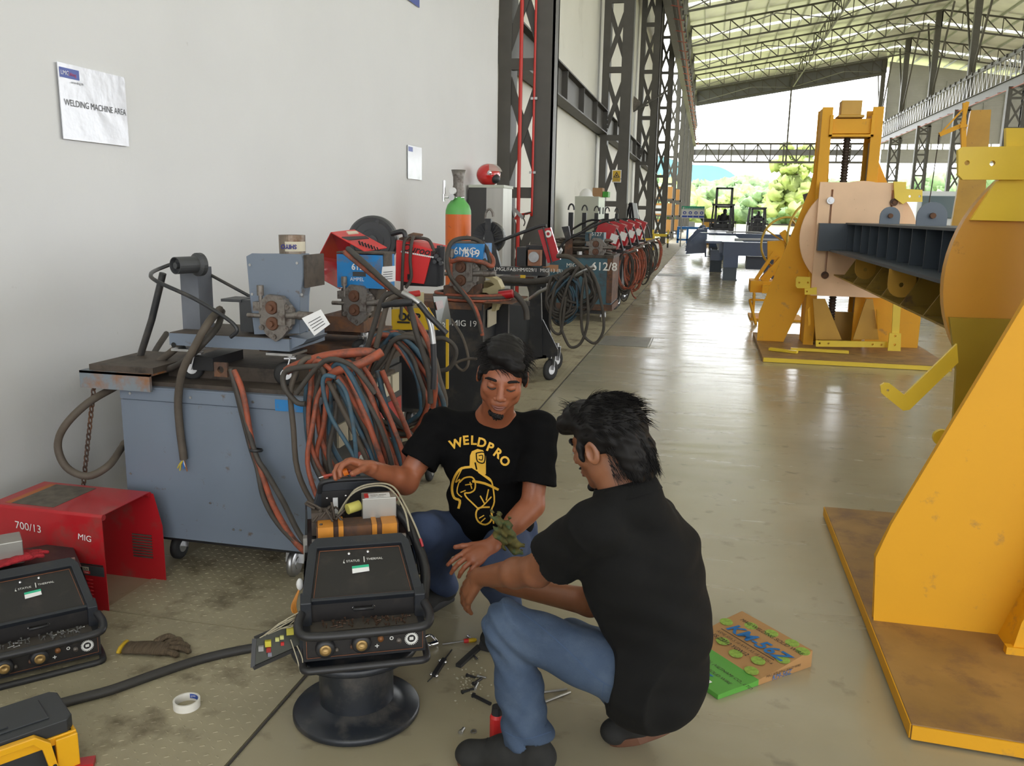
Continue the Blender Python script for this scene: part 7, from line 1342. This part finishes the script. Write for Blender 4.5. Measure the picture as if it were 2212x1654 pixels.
# print on the chest, laid onto the cloth
from mathutils.bvhtree import BVHTree
def decal(target, tris, nm, mt, parent, off=.0022, mx=6):
    dg = bpy.context.evaluated_depsgraph_get(); dg.update(); ev = target.evaluated_get(dg); me = ev.to_mesh(); wl = WP[target.name]; bv = BVHTree.FromPolygons([v.co+wl for v in me.vertices], [tuple(p.vertices) for p in me.polygons]); ev.to_mesh_clear()
    out = []; st = [tuple(V((p[0], p[1], 0)) for p in t) for t in tris]
    while st:
        t = st.pop(); L = [(t[(i+1) % 3]-t[i]).length for i in range(3)]; i = L.index(max(L))
        if L[i] > mx: mid = (t[i]+t[(i+1) % 3])/2; st += [(t[i], mid, t[(i+2) % 3]), (mid, t[(i+1) % 3], t[(i+2) % 3])]
        else: out.append(t)
    m = M(); o = V((0, 0, CH))
    for t in out:
        Q = []
        for p in t:
            d = ray(p.x, p.y).normalized(); h = bv.ray_cast(o, d)
            if h[0] is None: break
            Q.append(h[0]-d*off)
        if len(Q) == 3: m.add(Q, [(0, 1, 2)])
    return m.obj(nm, mt, parent)
def glyph(ch, size, bold):
    cu = bpy.data.curves.new('g', 'FONT'); cu.body = ch; cu.size = size; cu.offset = bold; cu.align_x = 'CENTER'; cu.resolution_u = 3; t = bpy.data.objects.new('tmp', cu); COL.objects.link(t); dg = bpy.context.evaluated_depsgraph_get(); dg.update(); ev = t.evaluated_get(dg); me = ev.to_mesh(); me.calc_loop_triangles()
    r = [[(me.vertices[i].co.x, me.vertices[i].co.y-size*.36) for i in lt.vertices] for lt in me.loop_triangles]; ev.to_mesh_clear(); bpy.data.objects.remove(t); bpy.data.curves.remove(cu); return r
tr = []
for ch, px, py, a in (('W', 985, 957, 17), ('E', 1006, 950, 5), ('L', 1023, 950, -2), ('D', 1041, 955, -12), ('P', 1059, 965, -22), ('R', 1076, 978, -35), ('O', 1091, 995, -48)):
    ca, sa = math.cos(R(a)), math.sin(R(a)); G_ = glyph(ch, 27, .9)
    ext = [[(-8, y0), (8, y0), (8, y0+4)] for y0 in ()]
    for t in G_+ext: tr.append([(px+x*ca-y*sa*-1*-1, py-(x*sa+y*ca)) for x, y in t])
def strokes(lines, ox, oy, sc_):
    out = []
    for w_, pts in lines:
        P = smooth([V((x/sc_+ox, y/sc_+oy, 0)) for x, y in pts], 3) if len(pts) > 2 else [V((x/sc_+ox, y/sc_+oy, 0)) for x, y in pts]
        w2 = w_/sc_/2
        for i in range(len(P)-1):
            d = (P[i+1]-P[i]).normalized(); n_ = V((-d.y, d.x, 0))*w2; e = d*w2*.5; a0, a1, b0, b1 = P[i]-n_-e, P[i]+n_-e, P[i+1]-n_+e, P[i+1]+n_+e; out += [[a0, b0, b1], [a0, b1, a1]]
    return out
poly = [(788, 820), (790, 762), (800, 738), (830, 725), (860, 732), (876, 762), (876, 862), (862, 870), (835, 850), (815, 838)]
pt = [V((x/2.506+700, y/2.506+680, 0)) for x, y in poly]; tri_ = tessellate_polygon([pt]); tr += [[pt[i] for i in t] for t in tri_]
tr += strokes([(13, [(800, 822), (745, 830), (715, 862), (697, 905), (693, 950), (705, 990), (735, 1005), (728, 1045)]), (8, [(735, 905), (760, 882), (800, 878), (818, 905), (815, 945), (790, 962), (762, 965), (772, 988), (800, 1015), (838, 1052)]), (6, [(745, 835), (712, 905), (735, 890), (722, 935), (722, 965), (745, 985)]), (13, [(805, 900), (870, 912), (942, 945)]), (8, [(870, 870), (900, 890), (914, 930), (922, 1010), (905, 1060), (914, 1100), (918, 1128)]), (9, [(895, 1040), (838, 1045), (822, 1080), (835, 1118), (872, 1135), (905, 1112), (908, 1060)]), (7, [(890, 945), (878, 1002)]), (7, [(846, 980), (868, 1020)]), (7, [(905, 985), (868, 1025), (850, 1040)]), (6, [(790, 905), (800, 940)]), (6, [(765, 920), (800, 915)]), (6, [(840, 1100), (865, 1085)]), (6, [(850, 1120), (872, 1100)]), (6, [(740, 960), (765, 950)]), (10, [(838, 850), (880, 880), (905, 900)])], 700, 680, 2.506)
decal(shirt, tr, 'shirt_print', m_gold, shirt)
decal(shirt, strokes([(6, [(824, 748), (868, 745), (866, 800), (830, 792), (824, 748)]), (5, [(838, 762), (858, 760), (855, 785), (838, 780)]), (8, [(818, 800), (826, 835)])], 700, 680, 2.506), 'print_cutout', m_tee, shirt, .0034)
# screwdriver in his hand
SD = thing('screwdriver', 'insulated screwdriver with red shaft and orange handle held in the crouching man\'s fingers', 'screwdriver', (0, 0, 0)); q0, q1, q2, q3, q4 = [V(J(*p)) for p in ((689, 1032, 2.60), (699, 1029, 2.605), (742, 1019, 2.63), (752, 1016, 2.635), (786, 1008, 2.66))]
M().tube([q0, q1], .0028, 8).obj('tip', m_metal, SD); M().tube([q1, q2], .0055, 8).obj('shaft', mat('red insulation', (.35, .04, .02), .4), SD); M().cyl(q2, q3, .015, n=14).obj('orange_ring', mat('bright orange', (1., .25, .03), .4), SD); M().tube([q3, q3.lerp(q4, .3), q3.lerp(q4, .8), q4], [.012, .016, .017, .010], 12).obj('handle', mat('deep red handle', (.20, .02, .02), .3), SD); c = q3.lerp(q4, .85)+V((0, -.012, .003)); M().ball(c, (.013, .006, .011), 10).obj('orange_patch', MAT['bright orange'], SD)
# rag on his forearm
c = J(1092, 1150, 2.66); b = blobM([cap(c+[-.035, 0, .06], c+[.03, .01, -.05], .012, .026, .01), ell(c, (.028, .016, .045), .01), cap(c+[-.03, 0, -.01], c+[.0, 0, -.02], .012, .016, .01)], .004, folds(.016, [(1, .3, .2, 190, 0), (.3, .2, 1, 230, 1), (.5, 1, .1, 170, 0)])); tag(b.obj('rag', mat('green brown rag', (.10, .085, .02), .8, 0, .5, 40, dirt=(.04, .09, .04), dirt_amt=.5, dirt_scale=30)), 'crumpled green and brown rag at the crouching man\'s forearm', 'rag')
# ---------- squatting man seen from behind
PR = thing('person', 'man in black polo shirt and blue jeans squatting with his back to the camera', 'person', (0, 0, 0))
HS2 = 1.0; HR = headframe(J(1309, 957, 2.15), (-.82, .45, -.33), (-.32, .11, .93)); hp2, T2, E2 = head(HR, HS2); Rm2 = HR[1]
nb2 = J(1352, 1062, 2.12); sl, sr = J(1285, 1140, 2.02), J(1405, 1120, 2.34); el, wl_ = J(1160, 1232, 2.24), J(1035, 1246, 2.44); er, wr = J(1275, 1300, 2.52), J(1090, 1262, 2.66)
skin2 = hp2+[cap(T2(0, -.02, -.055), nb2, .054, .062, .03), cap(sl, el, .050, .044, .03), cap(el, el*.65+wl_*.35, .046, .043, .02), cap(el*.65+wl_*.35, wl_, .043, .029, .02), cap(sr, er, .050, .043, .03), cap(er, wr, .044, .030, .02), cap(sl, sr, .05, .05, .03), cap(nb2, (sl+sr)/2, .06, .07, .03)]
d2 = unit(J(1000, 1292, 2.47)-wl_); skin2 += hand(wl_, d2, np.array([.5, .5, -.55]), 1 if np.cross(d2, [.5, .5, -.55])[1] > 0 else -1, (.16, .22, .28, .32), .10, (.75, .6, .15), 1.03, .05)
d3 = unit(J(1010, 1232, 2.72)-wr); skin2 += hand(wr, d3, np.array([0, 0, -1.]), 1 if np.cross(d3, [0, 0, -1])[1] > 0 else -1, (.3, .35, .4, .4), .05, (.7, .6, .2), 1.0, .1)
relax(blobM(skin2, .0027).obj('body', m_skin2, PR), 2)
rr = random.Random(2); headparts(PR, HR, HS2, rr)
blobM([E2(0, .092, -.052, .022, .009, .005, .003)], .0024).obj('moustache', m_hair, PR); blobM([E2(0, .082, -.108, .016, .014, .013, .006)], .0024).obj('beard', m_hair, PR)
hr2 = [E2(0, -.026, .040, .082, .100, .088, .01), E2(0, .055, .085, .060, .045, .040, .02), E2(0, .088, .074, .050, .040, .030, .015), E2(.01, .112, .062, .040, .022, .022, .015), E2(0, -.085, -.035, .070, .040, .060, .02), E2(0, -.09, -.085, .05, .028, .03, .02), E2(0, .105, -.03, .08, .060, .062, .012, -1), E2(0, .06, -.12, .10, .09, .085, .01, -1), E2(.0, .0, -.13, .095, .055, .07, .008, -1)]
for x in (-1, 1): hr2 += [E2(x*.084, .002, -.012, .03, .022, .030, .008, -1), E2(x*.072, .030, .0, .008, .008, .030, .006)]
hair2 = relax(blobM(hr2, .003, folds(.004, [(1, .3, .2, 170, 0), (.4, 1, .3, 150, 1), (.2, .5, 1, 230, 2)])).obj('hair', m_hair, PR), 1)
def rootR(r):
    a = r.uniform(-PI, PI); e = r.uniform(-.1, 1.5); p = np.array([math.sin(a)*math.cos(e)*.081, math.cos(a)*math.cos(e)*.099-.026, math.sin(e)*.088+.040])
    if p[1] > .03 and p[2] < .07: p[2] += .05
    t = unit(np.array([p[0]*3, .5 if p[1] > .055 else -.75, .75 if p[1] > .0 else (.1 if p[2] > .05 else -.6)])); return T2(*p), Rm2@t, r.uniform(.02, .048)*HS2, Rm2@np.array([0, .15 if p[1] > .055 else -.6, -.75])
b = M(); strands(b, rootR, 1500, .0011, rr)
def rootB(r): a = r.uniform(PI-1.3, PI+1.3); p = np.array([math.sin(a)*.075, math.cos(a)*.10-.02, r.uniform(-.08, .0)]); return T2(*p), Rm2@unit(np.array([0, -.45, -.9])), r.uniform(.03, .05), Rm2@np.array([0, .1, -1])
strands(b, rootB, 500, .0012, rr); b.obj('hair_strands', m_hair, hair2)
hl, hr_ = J(1380, 1470, 2.12), J(1420, 1455, 2.34); kl, al = J(1098, 1352, 2.22), J(1140, 1588, 2.18); kr, ar = J(1238, 1385, 2.60), J(1385, 1548, 2.42); hem = al+(al-kl)*.04
# polo shirt
mid = J(1392, 1270, 2.2); low = J(1426, 1435, 2.22); hipp = J(1412, 1488, 2.2); upb = (sl+sr)/2+np.array([.03, -.01, -.07]); PR_R = np.array(Matrix.Rotation(R(58), 3, 'Z'))
sll = sl+(el-sl)*.62; srr = sr+(er-sr)*.5
polo = [ell(upb+[.015, 0, -.02], (.185, .115, .13), .05, 1, PR_R), ell(mid+[.0, 0, .03], (.18, .145, .17), .07, 1, PR_R), ell(low, (.165, .115, .13), .07, 1, PR_R), ell(hipp, (.150, .135, .100), .05, 1, PR_R), ell(J(1428, 1350, 2.2), (.15, .13, .13), .07, 1, PR_R), cyf(hl+(kl-hl)*.10, hl-(kl-hl)*.14, .100, .104, .06), cap(nb2+[.01, 0, -.02], sl+[.01, .02, 0], .062, .060, .05), cap(nb2+[.01, 0, -.02], sr, .060, .060, .05), cap(nb2+[.02, 0, -.02], upb+[.03, 0, 0], .075, .10, .05),
    cyf(sl, sll, .068, .080, .02), ell(sl, (.068, .068, .068), .03), cyf(sr, srr, .066, .076, .02), ell(sr, (.066, .066, .066), .03), cap(sl+[.06, .05, -.08], mid+[-.02, 0, .08], .06, .09, .05)]
polo += [cap(nb2+[-.02, .0, .03], T2(0, -.02, -.05), .066, .066, .006, -1), cyf(sll-(sll-sl)*.12, sll+(sll-sl)*.12, .060, .070, .004, -1), cyf(srr-(srr-sr)*.12, srr+(srr-sr)*.12, .058, .067, .004, -1)]
polo_o = relax(blobM(polo, .0055, folds(.007, [(.5, .3, 1, 42, 0), (-.6, .3, .8, 58, 1.7), (.2, .1, 1, 70, .5), (1, .6, .1, 33, 0)])).obj('polo_shirt', m_polo, PR), 3)
ncd = unit(T2(0, -.02, -.05)-nb2); u_, v_ = frame(V(ncd)); rows = []
for k, (h_, r_) in enumerate(((-.025, .078), (.0, .070), (.022, .069), (.026, .075), (.012, .082), (-.012, .090))): rows.append([V(nb2)+V(ncd)*h_+(u_*math.cos(a)+v_*math.sin(a))*r_*(1+.05*math.cos(2*a)) for a in [2*PI*j/28 for j in range(28)]])
b = M(); b.add([q for r_ in rows for q in r_], [(i*28+j, i*28+(j+1) % 28, (i+1)*28+(j+1) % 28, (i+1)*28+j) for i in range(5) for j in range(28)], True); b.obj('collar', m_polo, polo_o)
# jeans
jean = [ell((hl+hr_)/2+[.0, 0, -.0], (.13, .10, .09), .05, 1, PR_R), cap(hl, kl, .088, .068, .05), cap(kl, kl*.45+al*.55, .064, .062, .03), cyf(kl*.5+al*.5, hem, .062, .074, .03), ell(kl, (.066, .066, .068), .02), cap(hr_, kr, .085, .070, .04), cap(kr, ar, .066, .058, .03)]
jean += [cyf(hem-(hem-kl)*.12, hem+(hem-kl)*.1, .055, .067, .004, -1)]
def jf(P):
    d = np.zeros(len(P)); kk = np.linalg.norm(P-kl, axis=1); w1 = np.exp(-(kk/.13)**2); w2 = np.exp(-(np.linalg.norm(P-al, axis=1)/.14)**2); q = P@unit([.5, .2, .85]); d += w1*.006*np.sin(q*120+2*np.sin(P[:, 0]*25)); q2 = P@unit([.35, .2, .9]); d += w2*.006*np.sin(q2*95+1.6*np.sin(P[:, 0]*28)); d += .0025*np.sin(P@np.array([.8, .3, -.6])*55); return d
jeans = relax(blobM(jean, .005, jf).obj('jeans', m_jean, PR), 2)
decal(jeans, strokes([(2.4, [(1045, 1318), (1075, 1303), (1120, 1318), (1200, 1380), (1290, 1465), (1330, 1485)]), (2, [(1046, 1325), (1048, 1400), (1062, 1480), (1078, 1560)]), (2, [(1305, 1475), (1300, 1520), (1318, 1540)]), (2, [(1082, 1575), (1130, 1596), (1190, 1580)])], 0, 0, 1), 'seam', mat('denim seam', (.05, .085, .16), .9), jeans, .0015, 8)
# shoes
def shoe(toe, heel, w_, label_lift=0):
    toe, heel = np.array(toe, float), np.array(heel, float); d = unit(toe-heel); L = np.linalg.norm(toe-heel); upn = np.array([0, 0, 1.]); upn = unit(upn-d*(upn@d)); sd = np.cross(d, upn)
    sh = [cap(heel+upn*.055, heel+d*L*.45+upn*.06, .042, .046, .03), cap(heel+d*L*.45+upn*.05, heel+d*L*.86+upn*.040, .046, .036, .03), ell(heel+d*L*.88+upn*.036, (.044, .044, .032), .02), cap(heel+upn*.05+d*.02, heel+upn*.10+d*.03, .044, .046, .02), ('c', heel+d*L*.3-upn*.05, heel+d*L*.9-upn*.05, .06, .06, .01, -1)]
    o = relax(blobM(sh, .0045).obj('shoe', m_shoe, PR), 1); b = M(); n = 24; ol = []
    for k in range(n): a = 2*PI*k/n; x = math.cos(a); y = math.sin(a); wd = .045*(1.0 if x > -.2 else .88)*(1-.10*abs(x+.15)); ol.append((L*.5+x*L*.54, y*wd))
    b.plate(ol, V(heel)+V(upn)*.012, V(d), V(sd), .026); s_ = b.obj('sole', m_sole, o, .004)
    b = M()
    for t in (.52, .6, .68): c = heel+d*L*t+upn*(.1-.04*(t-.5)*2.4); b.tube([V(c+sd*.022-upn*.004), V(c+upn*.006), V(c-sd*.022-upn*.004)], .003, 6)
    b.obj('lace', m_shoe, o)
ga = atZ(1188, 1640, .0); gt = atZ(998, 1640, .0); shoe((gt.x+.0, gt.y-.02, 0), (al[0]+.045, al[1]+.0, 0), .05)
t2 = atZ(1322, 1606, .0); h2 = atZ(1452, 1572, .085); shoe((t2.x, t2.y, .0), (h2.x, h2.y, .080), .05)
import OpenImageIO as oiio, sys, numpy as np
b=oiio.ImageBuf('/workdir/render_main.png'); a=b.get_pixels(oiio.FLOAT)[...,:3]*255
for x,y in [(400,300),(100,600),(900,200),(1250,250),(500,950),(400,1480),(1700,1150),(1500,800),(1500,620),(2100,1100),(1850,450),(2000,1560),(1600,60),(1120,1100),(1150,1600),(1400,1300)]:
    X,Y=int(x/2.16),int(y/2.16); print((x,y),a[Y-2:Y+3,X-2:X+3].mean((0,1)).round())
